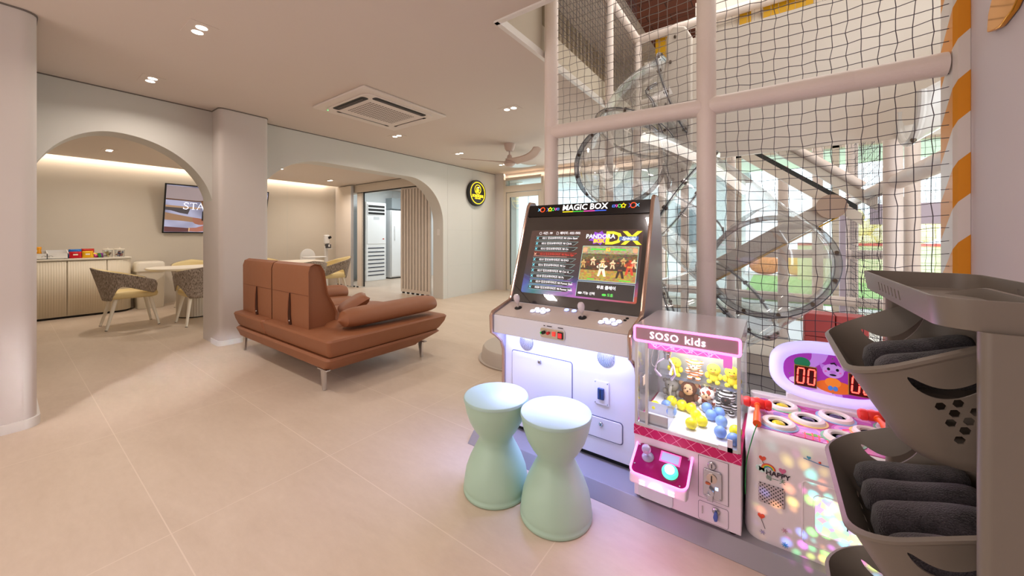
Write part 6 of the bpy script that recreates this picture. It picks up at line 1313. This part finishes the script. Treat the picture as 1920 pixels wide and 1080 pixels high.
# things on the sideboard
og = thing('snack_organizer', 'white divided snack organizer box on the left of the sideboard', 'organizer', (-8.6, 0.3, 0.872))
b = B(); b.box(-8.72, -8.50, 0.0, 0.585, 0.872, 0.88); b.box(-8.508, -8.50, 0.0, 0.585, 0.872, 0.955).box(-8.72, -8.712, 0.0, 0.585, 0.872, 1.0)
for y in (0.0, 0.19, 0.385, 0.577): b.prism([(-8.72, 0.872), (-8.50, 0.872), (-8.50, 0.955), (-8.72, 1.0)], 'y', y, y + 0.008)
obj('box', b, M_white, og); obj('cloud_print', B().tube([(-8.4985, 0.36 + 0.03 * k + 0.02 * math.cos(a), 0.905 + 0.018 * abs(math.sin(a))) for k in range(3) for a in [PI - PI * j / 6 for j in range(7)]], 0.0012, 5), mat('print_grey', (120, 116, 110), 0.6), og)
def packet(x, y, z, w, h, c, lab, tilt=0.25, rz=0):
    h *= 1.2
    M = Matrix.Translation((x, y, z)) @ Matrix.Rotation(rz, 4, 'Z') @ Matrix.Rotation(-tilt, 4, 'Y')
    b = B()
    for s in (1, -1):
        b.grid(lambda u, v, s=s: M @ Vector((s * 0.018 * (max(0, (1 - (2 * u - 1) ** 4) * (1 - (2 * v - 1) ** 6))) ** 0.6, w * (u - .5) * (1 + 0.03 * math.sin(9 * v)), h * v)), 10, 10)
    m = mat('foil_%d_%d_%d' % c, c, 0.22, 0.25)
    t = obj('snack_packet', b, m); tag(t, lab, 'snack packet', 'snack packets on the sideboard')
    obj('packet_print', B().box(0.0165, 0.0185, -w * 0.2, w * 0.2, h * 0.4, h * 0.6, M=M), mat('print_pale', (236, 226, 206), 0.4), t)
ZT = 0.874
packet(-8.66, 0.28, 0.93, 0.13, 0.10, (236, 160, 30), 'orange snack packet standing in the white organizer', 0.1)
packet(-8.62, 0.66, ZT, 0.13, 0.115, (30, 110, 190), 'blue snack packet behind the red one, right of the organizer')
packet(-8.54, 0.655, ZT, 0.12, 0.085, (200, 24, 40), 'red snack packet in front, right of the organizer')
packet(-8.62, 0.785, ZT, 0.13, 0.12, (190, 50, 30), 'dark red snack packet behind the yellow one')
packet(-8.54, 0.775, ZT, 0.11, 0.09, (236, 180, 30), 'yellow snack packet in front of the dark red one')
for k, (c, nm) in enumerate([((226, 200, 50), 'yellow'), ((200, 60, 130), 'pink'), ((60, 150, 70), 'green'), ((220, 80, 40), 'orange'), ((140, 60, 150), 'purple')]):
    packet(-8.60 + 0.02 * (k % 3), 0.85 + 0.028 * k * (1 if k < 4 else .6), ZT, 0.055, 0.06 + 0.01 * (k % 2), c, 'small %s sweet packet in the heap left of the jars' % nm, 0.5 * (k % 2) + .2, 0.6 * k)
def jar(y, c1, c2, lab):
    j = thing('sweet_jar', lab, 'jar', (-8.58, y, 0.872), group='sweet jars on the sideboard')
    obj('glass', B().lathe([(0.055, 0.001), (0.058, 0.01), (0.058, 0.115), (0.054, 0.12)], (-8.58, y, 0.872), 28), clear('jar_glass', (0.93, 0.95, 0.95), 0.12, 0.05, 0.6), j)
    b = B(); rnd = random.Random(int(y * 100))
    for k in range(26):
        a, r = rnd.uniform(0, 6.28), rnd.uniform(0, 0.036); b.ball((-8.58 + r * math.cos(a), y + r * math.sin(a), 0.872 + rnd.uniform(0.015, 0.088)), 0.013, 8, mi=k % 2)
    o = obj('sweets', b, [mat('sw%d%d%d' % c1, c1, 0.4), mat('sw%d%d%d' % c2, c2, 0.4)], j); o['kind'] = 'stuff'
    obj('lid', B().lathe([(0.06, 0.118), (0.062, 0.122), (0.060, 0.134), (0.02, 0.137), (0.006, 0.14), (0.008, 0.15), (0.005, 0.155), (0, 0.156)], (-8.58, y, 0.872), 28), M_creamw, j)
jar(0.985, (120, 90, 80), (200, 180, 110), 'glass jar of brown and yellow sweets on the sideboard')
jar(1.115, (44, 70, 130), (150, 70, 70), 'glass jar of blue sweets at the right end of the sideboard')
# bin
bn = thing('lidded_bin', 'cream white lidded bin between sideboard and dining table', 'bin', (-8.6, 1.45, 0))
obj('bin_body', skin([[(x, y, z) for x, y in rrect(-8.82 + i, -8.46 - i, 1.29 + i, 1.64 - i, 0.04, 6)] for z, i in ((0.0, 0.02), (0.02, 0.012), (0.6, 0.0), (0.62, 0.0))]), M_creamw, bn, angle=50)
obj('bin_lid', skin([[(x, y, z) for x, y in rrect(-8.83 + i, -8.45 - i, 1.28 + i, 1.65 - i, 0.05, 6)] for z, i in ((0.62, -0.004), (0.64, -0.006), (0.66, 0.006), (0.75, 0.01), (0.775, 0.03), (0.78, 0.05))]), M_creamw, bn, angle=50)
obj('lid_handle', B().tube([(-8.452, 1.38, 0.67), (-8.435, 1.40, 0.665), (-8.435, 1.53, 0.665), (-8.452, 1.55, 0.67)], 0.008, 8), M_white, bn)
# television, tilted down
TM = frame((-8.83, 1.665, 1.262), (0, 1, 0), (0.23, 0, 0.87))
tv = thing('wall_television', 'large black wall television tilted downwards, showing hands and a round table', 'television', (-8.83, 2.47, 1.262))
obj('cabinet', B().box(0, 1.61, 0, 0.90, -0.03, 0.0, M=TM), M_black, tv, bevel=0.004)
obj('wall_bracket', B().box(-8.9, -8.72, 2.2, 2.7, 1.5, 1.8), M_black, tv)
tvp = bpy.data.materials.new('tv_background'); tvp.use_nodes = True; n = tvp.node_tree.nodes; L = tvp.node_tree.links; b = n['Principled BSDF']
tc = n.new('ShaderNodeTexCoord'); ns = n.new('ShaderNodeTexNoise'); ns.inputs['Scale'].default_value = 2.2; ns.inputs['Detail'].default_value = 1; L.new(tc.outputs['Object'], ns.inputs[0])
cr = n.new('ShaderNodeValToRGB'); cr.color_ramp.elements[0].color = (*lin((110, 108, 132)), 1); cr.color_ramp.elements[1].color = (*lin((190, 188, 216)), 1); cr.color_ramp.elements[0].position = .38; cr.color_ramp.elements[1].position = .6
L.new(ns.outputs['Fac'], cr.inputs[0]); L.new(cr.outputs[0], b.inputs['Emission Color']); b.inputs['Emission Strength'].default_value = 0.8; b.inputs['Base Color'].default_value = (.01, .01, .01, 1); b.inputs['Roughness'].default_value = .2
ts = obj('screen', B().box(0.02, 1.59, 0.025, 0.88, 0.0, 0.002, M=TM), tvp, tv)
def tq(name, P, c, h=0.002, s=0.8): return obj(name, B().prism(P, 'z', h, h + 0.001, M=TM), glow('tv_%d_%d_%d' % c, c, s), ts)
tq('picture_table', [(0.02, 0.87), (0.02, 0.62)] + [(0.42 + 0.36 * math.cos(a), 0.74 + 0.12 * math.sin(a)) for a in [-PI / 2 + PI * k / 14 for k in range(15)]], (140, 128, 132), 0.0022)
tq('picture_table_edge', [(0.02, 0.64), (0.02, 0.615)] + [(0.42 + 0.365 * math.cos(a), 0.725 + 0.125 * math.sin(a)) for a in [-PI / 2 + PI / 2 * k / 10 for k in range(11)]] + [(0.42 + 0.36 * math.cos(a), 0.74 + 0.12 * math.sin(a)) for a in [-PI / 2 * k / 10 for k in range(11)]], (86, 60, 44), 0.003)
tq('picture_table_leg', [(0.50, 0.62), (0.58, 0.62), (0.66, 0.30), (0.60, 0.30)], (104, 74, 50), 0.003)
tq('picture_chair', [(0.02, 0.50), (0.36, 0.47), (0.33, 0.36), (0.22, 0.38), (0.10, 0.42), (0.02, 0.43)], (66, 62, 66), 0.0035)
tq('picture_chair_rail', [(0.02, 0.52), (0.5, 0.49), (0.5, 0.46), (0.02, 0.485)], (150, 122, 96), 0.004)
skn = (150, 104, 84)
tq('picture_forearm', [(0.02, 0.385), (0.25, 0.335), (0.40, 0.305), (0.41, 0.215), (0.25, 0.235), (0.02, 0.25)], (134, 106, 84), 0.0045)
tq('picture_hand', [(0.40, 0.305), (0.50, 0.29), (0.58, 0.27), (0.66, 0.255), (0.735, 0.262), (0.74, 0.245), (0.66, 0.225), (0.735, 0.222), (0.73, 0.205), (0.65, 0.195), (0.70, 0.188), (0.69, 0.172), (0.60, 0.165), (0.50, 0.165), (0.44, 0.185), (0.41, 0.215)], (140, 92, 76), 0.005)
tq('picture_sleeve', [(0.02, 0.125), (0.36, 0.10), (0.36, 0.03), (0.02, 0.03)], (88, 56, 58), 0.005)
tq('picture_hand', [(0.36, 0.105), (0.46, 0.11), (0.56, 0.15), (0.645, 0.225), (0.67, 0.215), (0.655, 0.165), (0.72, 0.185), (0.78, 0.20), (0.785, 0.185), (0.72, 0.155), (0.80, 0.165), (0.80, 0.148), (0.72, 0.125), (0.78, 0.12), (0.77, 0.10), (0.62, 0.05), (0.48, 0.03), (0.36, 0.04)], (150, 98, 86), 0.0055)
tq('picture_bracelet', [(0.355, 0.108), (0.37, 0.108), (0.368, 0.036), (0.353, 0.036)], (190, 160, 120), 0.006)
tq('picture_stone', [(0.72 + 0.05 * math.cos(2 * PI * k / 14), 0.245 + 0.035 * math.sin(2 * PI * k / 14)) for k in range(14)], (104, 62, 40), 0.006)
tq('picture_light', [(0.68, 0.83), (1.59, 0.83), (1.59, 0.52), (0.85, 0.56), (0.72, 0.66)], (196, 196, 226), 0.0021)
lt = B(); MT = TM @ Matrix.Translation((0.255, 0.455, 0.007))
def stroke(P, w=0.0042): lt.tube([MT @ Vector((x, y, 0)) for x, y in P], w, 6)
Sx = [(0.072 , 0.105), (0.055, 0.12), (0.03, 0.12), (0.012, 0.10), (0.02, 0.078), (0.045, 0.062), (0.068, 0.045), (0.072, 0.022), (0.052, 0.002), (0.025, 0.002), (0.006, 0.02)]
stroke(Sx, 0.0055); stroke([(0.072, 0.12), (0.072, 0.092)], 0.0025); stroke([(0.006, 0.0), (0.006, 0.032)], 0.0025)
stroke([(0.145, 0.0), (0.145, 0.118)], 0.0065); stroke([(0.098, 0.118), (0.192, 0.118)], 0.0032); stroke([(0.098, 0.118), (0.098, 0.098)], 0.0022); stroke([(0.192, 0.118), (0.192, 0.098)], 0.0022); stroke([(0.125, 0.0), (0.165, 0.0)], 0.0026)
stroke([(0.20, 0.0), (0.248, 0.12)], 0.0032); stroke([(0.248, 0.12), (0.296, 0.0)], 0.0062); stroke([(0.216, 0.042), (0.28, 0.042)], 0.003); stroke([(0.19, 0.0), (0.214, 0.0)], 0.0024); stroke([(0.28, 0.0), (0.31, 0.0)], 0.0024)
stroke([(0.302, 0.118), (0.352, 0.055)], 0.006); stroke([(0.402, 0.118), (0.352, 0.055)], 0.003); stroke([(0.352, 0.055), (0.352, 0.0)], 0.006); stroke([(0.29, 0.118), (0.32, 0.118)], 0.0024); stroke([(0.388, 0.118), (0.414, 0.118)], 0.0024); stroke([(0.334, 0.0), (0.37, 0.0)], 0.0024)
obj('screen_lettering', lt, glow('tv_white', (240, 240, 255), 1.3), ts)
# dining table
dt = thing('dining_table', 'long cream dining table with rounded ends on fluted pedestals', 'table', (-7.2, 2.4, 0))
obj('tabletop', B().prism(rrect(-7.6, -6.8, 1.2, 3.62, 0.30, 10), 'z', 0.715, 0.745), M_creamw, dt, bevel=0.008, seg=3)
for y in (1.72, 3.1):
    P = [(-7.2 + 0.26 * math.cos(a), y + 0.20 * math.sin(a)) for a in [2 * PI * k / 40 for k in range(41)]]
    obj('pedestal', fl_wall(P[::-1], 0.015, 0.715, 0.03, 0.004), M_trim, dt, angle=20); obj('pedestal_foot', B().lathe([(0.25, 0), (0.25, 0.015)], (-7.2, y, 0), 32, M=Matrix.Diagonal((1, 0.78, 1, 1))), M_dark, dt)
# dining chairs (built facing +Y)
fbm = bpy.data.materials.new('tweed'); fbm.use_nodes = True; n = fbm.node_tree.nodes; L = fbm.node_tree.links; b = n['Principled BSDF']; b.inputs['Roughness'].default_value = 0.95
tc = n.new('ShaderNodeTexCoord'); mp = n.new('ShaderNodeMapping'); mp.inputs['Scale'].default_value = (160, 160, 22); L.new(tc.outputs['Object'], mp.inputs[0]); ns = n.new('ShaderNodeTexNoise'); ns.inputs['Scale'].default_value = 1; ns.inputs['Detail'].default_value = 3; L.new(mp.outputs[0], ns.inputs[0])
cr = n.new('ShaderNodeValToRGB'); cr.color_ramp.elements[0].color = (*lin((104, 92, 80)), 1); cr.color_ramp.elements[1].color = (*lin((196, 181, 166)), 1); cr.color_ramp.elements[0].position = .35; cr.color_ramp.elements[1].position = .68; L.new(ns.outputs['Fac'], cr.inputs[0]); L.new(cr.outputs[0], b.inputs['Base Color'])
M_seat = mat('seat_cream', (232, 212, 156), 0.5)
def sh(s, z, k=1.0):
    a = abs(s); sg = 1 if s >= 0 else -1
    if a < 0.5: ph = a / 0.5 * PI / 2; x, y = 0.275 * math.sin(ph), -0.06 - 0.20 * math.cos(ph)
    else: x, y = 0.275 - 0.03 * ((a - .5) / .5) ** 2, -0.06 + (a - 0.5) / 0.5 * 0.27
    f = (1 + (0.16 + 0.22 * max(0, 1 - a * 1.8)) * (z - 0.42) / 0.36) * k
    return Vector((sg * x * f, (y + .02) * f - .02, z))
def zt(a): return 0.80 - 0.19 * a ** 1.05
def zb(a):
    if a < 0.26: return 0.37
    if a < 0.44: t_ = (a - .26) / .18; return 0.37 + 0.185 * math.sin(t_ * PI / 2)
    return 0.555 - 0.125 * (a - .44) / .56
def shell(k, m, name, par, ins=0.0):
    def f(u, v):
        s = (2 * u - 1) * (1 - ins * .5); a = abs(s); z0_, z1_ = zb(a) + ins * .3, zt(a) - ins * .02
        if a > 0.93: q = (a - 0.93) / 0.07; mid_ = (z0_ + z1_) / 2; kk = math.sqrt(max(0, 1 - q * q * 0.8)); z0_, z1_ = mid_ - (mid_ - z0_) * kk, mid_ + (z1_ - mid_) * kk
        return sh(s, z0_ + (z1_ - z0_) * v, k)
    return obj(name, B().grid(f, 64, 10), m, par, solid=0.012, angle=180)
ch = thing('dining_chair', 'tweed-backed cream dining chair at the left end of the table, seen from its side', 'chair', (0, 0, 0), group='tweed dining chairs')
shell(1.0, fbm, 'back_shell', ch); shell(0.945, M_seat, 'back_lining', ch, 0.03)
obj('seat', skin([[(x, y, z) for x, y in rrect(-0.235 + i, 0.235 - i, -0.22 + i, 0.25 - i, 0.08, 6)] for z, i in ((0.385, 0.03), (0.395, 0.008), (0.43, 0.0), (0.465, 0.01), (0.48, 0.04), (0.484, 0.09))]), M_seat, ch, angle=60)
for sx in (-1, 1):
    for sy_ in (-1, 1):
        o = obj('leg', B().tube([(sx * 0.17, sy_ * 0.16 + 0.01, 0.39), (sx * 0.235, sy_ * 0.245, 0.0)], [0.022, 0.014], 12), M_creamw, ch)
        obj('foot_cap', B().tube([(sx * 0.234, sy_ * 0.2435, 0.006), (sx * 0.235, sy_ * 0.245, 0.0)], 0.0145, 12), M_black, o)
ch.location = (-7.10, 1.02, 0)
dup(ch, (-6.55, 1.66, 0), PI / 2, 'tweed-backed cream dining chair seen from behind at the near side of the table')
dup(ch, (-8.0, 1.95, 0), -PI / 2, 'cream dining chair beyond the table in the left arch, only its rounded back showing')
dup(ch, (-7.98, 2.95, 0), -PI / 2, 'cream dining chair beyond the table, glimpsed at the left of the second arch')
dup(ch, (-6.45, 2.98, 0), PI / 2, 'tweed dining chair on the near side of the table, just above the sofa back')
dup(ch, (-7.18, 3.86, 0), PI * 0.93, 'tweed and cream dining chair at the right end of the table, before the high chair')
# high chair
hc = thing('high_chair', 'white plastic toddler high chair with tray against the inner back wall', 'high chair', (-8.35, 4.0, 0))
hx_, hy_ = -8.35, 4.0
D_ = [(hy_ + 0.165, 0.58)] + [(hy_ + 0.165 * math.cos(a), 0.76 + 0.165 * math.sin(a)) for a in [PI * k / 16 for k in range(17)]] + [(hy_ - 0.165, 0.58)]
obj('backrest', B().prism(D_, 'x', hx_ - 0.15, hx_ - 0.125), M_white, hc, bevel=0.008)
obj('seat', B().prism(rrect(hx_ - 0.14, hx_ + 0.14, hy_ - 0.15, hy_ + 0.15, 0.05), 'z', 0.55, 0.58), M_white, hc, bevel=0.008)
obj('tray', B().prism(rrect(hx_ + 0.02, hx_ + 0.27, hy_ - 0.22, hy_ + 0.24, 0.06), 'z', 0.735, 0.76), M_white, hc, bevel=0.008)
for sx in (-1, 1):
    for s2 in (-1, 1): obj('leg', B().tube([(hx_ + sx * 0.1, hy_ + s2 * 0.11, 0.56), (hx_ + sx * 0.23, hy_ + s2 * 0.24, 0.0)], 0.014, 10), M_creamw, hc)
# standing viewer
vw = thing('standing_viewer', 'white and black upright viewing device on a slim stand near the folding partition', 'viewing device', (-8.55, 4.5, 0))
vx_, vy_ = -8.55, 4.45
obj('base', B().lathe([(0.14, 0), (0.14, 0.015), (0.03, 0.03)], (vx_, vy_, 0), 24), M_white, vw)
obj('stand', B().box(vx_ - 0.025, vx_ + 0.025, vy_ - 0.035, vy_ + 0.035, 0.02, 0.98), M_white, vw, bevel=0.006)
obj('head', B().box(vx_ - 0.05, vx_ + 0.06, vy_ - 0.05, vy_ + 0.07, 1.02, 1.24), M_white, vw, bevel=0.03)
obj('eyepiece', B().cyl((vx_ + 0.05, vy_ + 0.04, 1.17), (vx_ + 0.09, vy_ + 0.06, 1.19), 0.03, 16), M_black, vw)
obj('cup_holder', B().box(vx_ - 0.01, vx_ + 0.08, vy_ - 0.03, vy_ + 0.08, 0.93, 1.02), mat('dark_grey', (70, 70, 74), 0.4), vw, bevel=0.01)
obj('cup', B().cyl((vx_ + 0.05, vy_ + 0.03, 0.96), (vx_ + 0.05, vy_ + 0.03, 1.01), 0.036, 18), M_white, vw); obj('shelf', B().box(vx_ - 0.02, vx_ + 0.10, vy_ - 0.03, vy_ + 0.10, 0.91, 0.925), M_white, vw)
# folding partition
fp = thing('folding_partition', 'beige folding partition panels stacked at the left of the kitchen opening', 'folding partition', (-8.45, 4.95, 0))
M_fp = mat('partition_beige', (224, 214, 202), 0.5)
obj('panel', B().box(-8.88, -8.50, 4.855, 4.895, 0.03, 2.42), M_fp, fp, bevel=0.003); obj('panel', B().box(-8.49, -8.10, 4.81, 4.85, 0.03, 2.40), M_fp, fp, bevel=0.003)
obj('panel', B().box(-8.05, -7.82, 4.93, 4.96, 0.03, 2.24), M_fp, fp, bevel=0.003)
obj('edge_profile', B().box(-8.10, -8.085, 4.80, 4.86, 0.03, 2.40), mat('profile_pale', (200, 204, 210), 0.3), fp)
obj('glass_leaf', B().box(-8.06, -7.98, 4.985, 4.99, 0.1, 2.2), mat('glass_teal', (20, 60, 62), 0.05), fp)
for k, m in enumerate((M_black, M_white, M_black)): obj('edge_seal', B().box(-7.84 + k * 0.022, -7.822 + k * 0.022, 4.93, 4.96, 0.03, 2.24), m, fp)
for k in range(7): obj('roller', B().cyl((-8.85 + k * 0.14, 4.90, 0.015), (-8.80 + k * 0.14, 4.90, 0.015), 0.015, 10), M_black, fp)
lv = thing('slatted_partition', 'beige slatted folding screen at the right of the kitchen opening', 'folding partition', (-5.98, 4.97, 0))
obj('top_rail', B().box(-6.44, -5.53, 4.955, 4.985, 2.19, 2.235), M_fp, lv); obj('bottom_rail', B().box(-6.44, -5.53, 4.95, 4.99, 0.035, 0.10), M_fp, lv, bevel=0.003)
obj('backing', B().box(-6.42, -5.55, 4.99, 4.995, 0.05, 2.2), mat('backing_grey', (92, 96, 96), 0.5), lv)
for k in range(10):
    x = -6.44 + k * 0.0942; obj('slat', B().box(x, x + 0.062, 4.945, 4.985, 0.10, 2.19), M_fp, lv, bevel=0.003)
for k in range(6): obj('roller', B().cyl((-6.40 + k * 0.15, 4.97, 0.018), (-6.35 + k * 0.15, 4.97, 0.018), 0.018, 10), M_black, lv)
# kitchen: floor-standing air conditioner and refrigerator
ac = thing('standing_air_conditioner', 'tall white floor-standing air conditioner in the kitchen', 'air conditioner', (-9.0, 5.98, 0))
M_kw = mat('appliance_white', (238, 242, 244), 0.3)
obj('body', B().box(-9.25, -8.82, 5.66, 6.28, 0.0, 2.13), M_kw, ac, bevel=0.012)
obj('outlet_panel', B().box(-8.82, -8.805, 5.70, 6.24, 1.78, 2.08), M_kw, ac, bevel=0.006)
for k in range(3): obj('outlet', B().box(-8.806, -8.80, 5.72, 6.22, 1.80 + k * 0.095, 1.86 + k * 0.095), M_black, ac)
obj('control_panel', B().box(-8.82, -8.808, 5.88, 6.06, 1.66, 1.74), mat('panel_grey', (200, 206, 210), 0.3), ac)
obj('front_cover', B().box(-8.82, -8.81, 5.69, 6.25, 1.0, 1.76), M_kw, ac, bevel=0.008)
obj('label_print', B().box(-8.809, -8.807, 6.16, 6.21, 1.12, 1.15), mat('label_red', (200, 90, 80), 0.5), ac)
for k in range(8): obj('intake_slot', B().box(-8.822, -8.812, 5.72, 6.22, 0.14 + k * 0.105, 0.165 + k * 0.105), mat('slot_blue', (34, 44, 66), 0.5), ac)
rf = thing('refrigerator', 'tall white refrigerator beside the air conditioner in the kitchen', 'refrigerator', (-9.0, 6.85, 0))
obj('body', B().box(-9.3, -8.82, 6.42, 7.35, 0.03, 1.95), M_kw, rf, bevel=0.01); obj('door', B().box(-8.82, -8.77, 6.43, 7.34, 0.06, 1.94), M_kw, rf, bevel=0.012); obj('kick_plate', B().box(-9.25, -8.85, 6.45, 7.3, 0.0, 0.03), M_black, rf)
obj('handle', B().tube([(-8.77, 6.52, 1.10), (-8.735, 6.52, 1.12), (-8.735, 6.52, 1.48), (-8.77, 6.52, 1.50)], 0.013, 8), M_kw, rf)
tag(obj('wall_box', B().box(-9.5, -9.2, 6.75, 7.3, 2.03, 2.35), mat('box_grey', (170, 180, 184), 0.5)), 'grey box on the kitchen wall above the refrigerator', 'wall box')
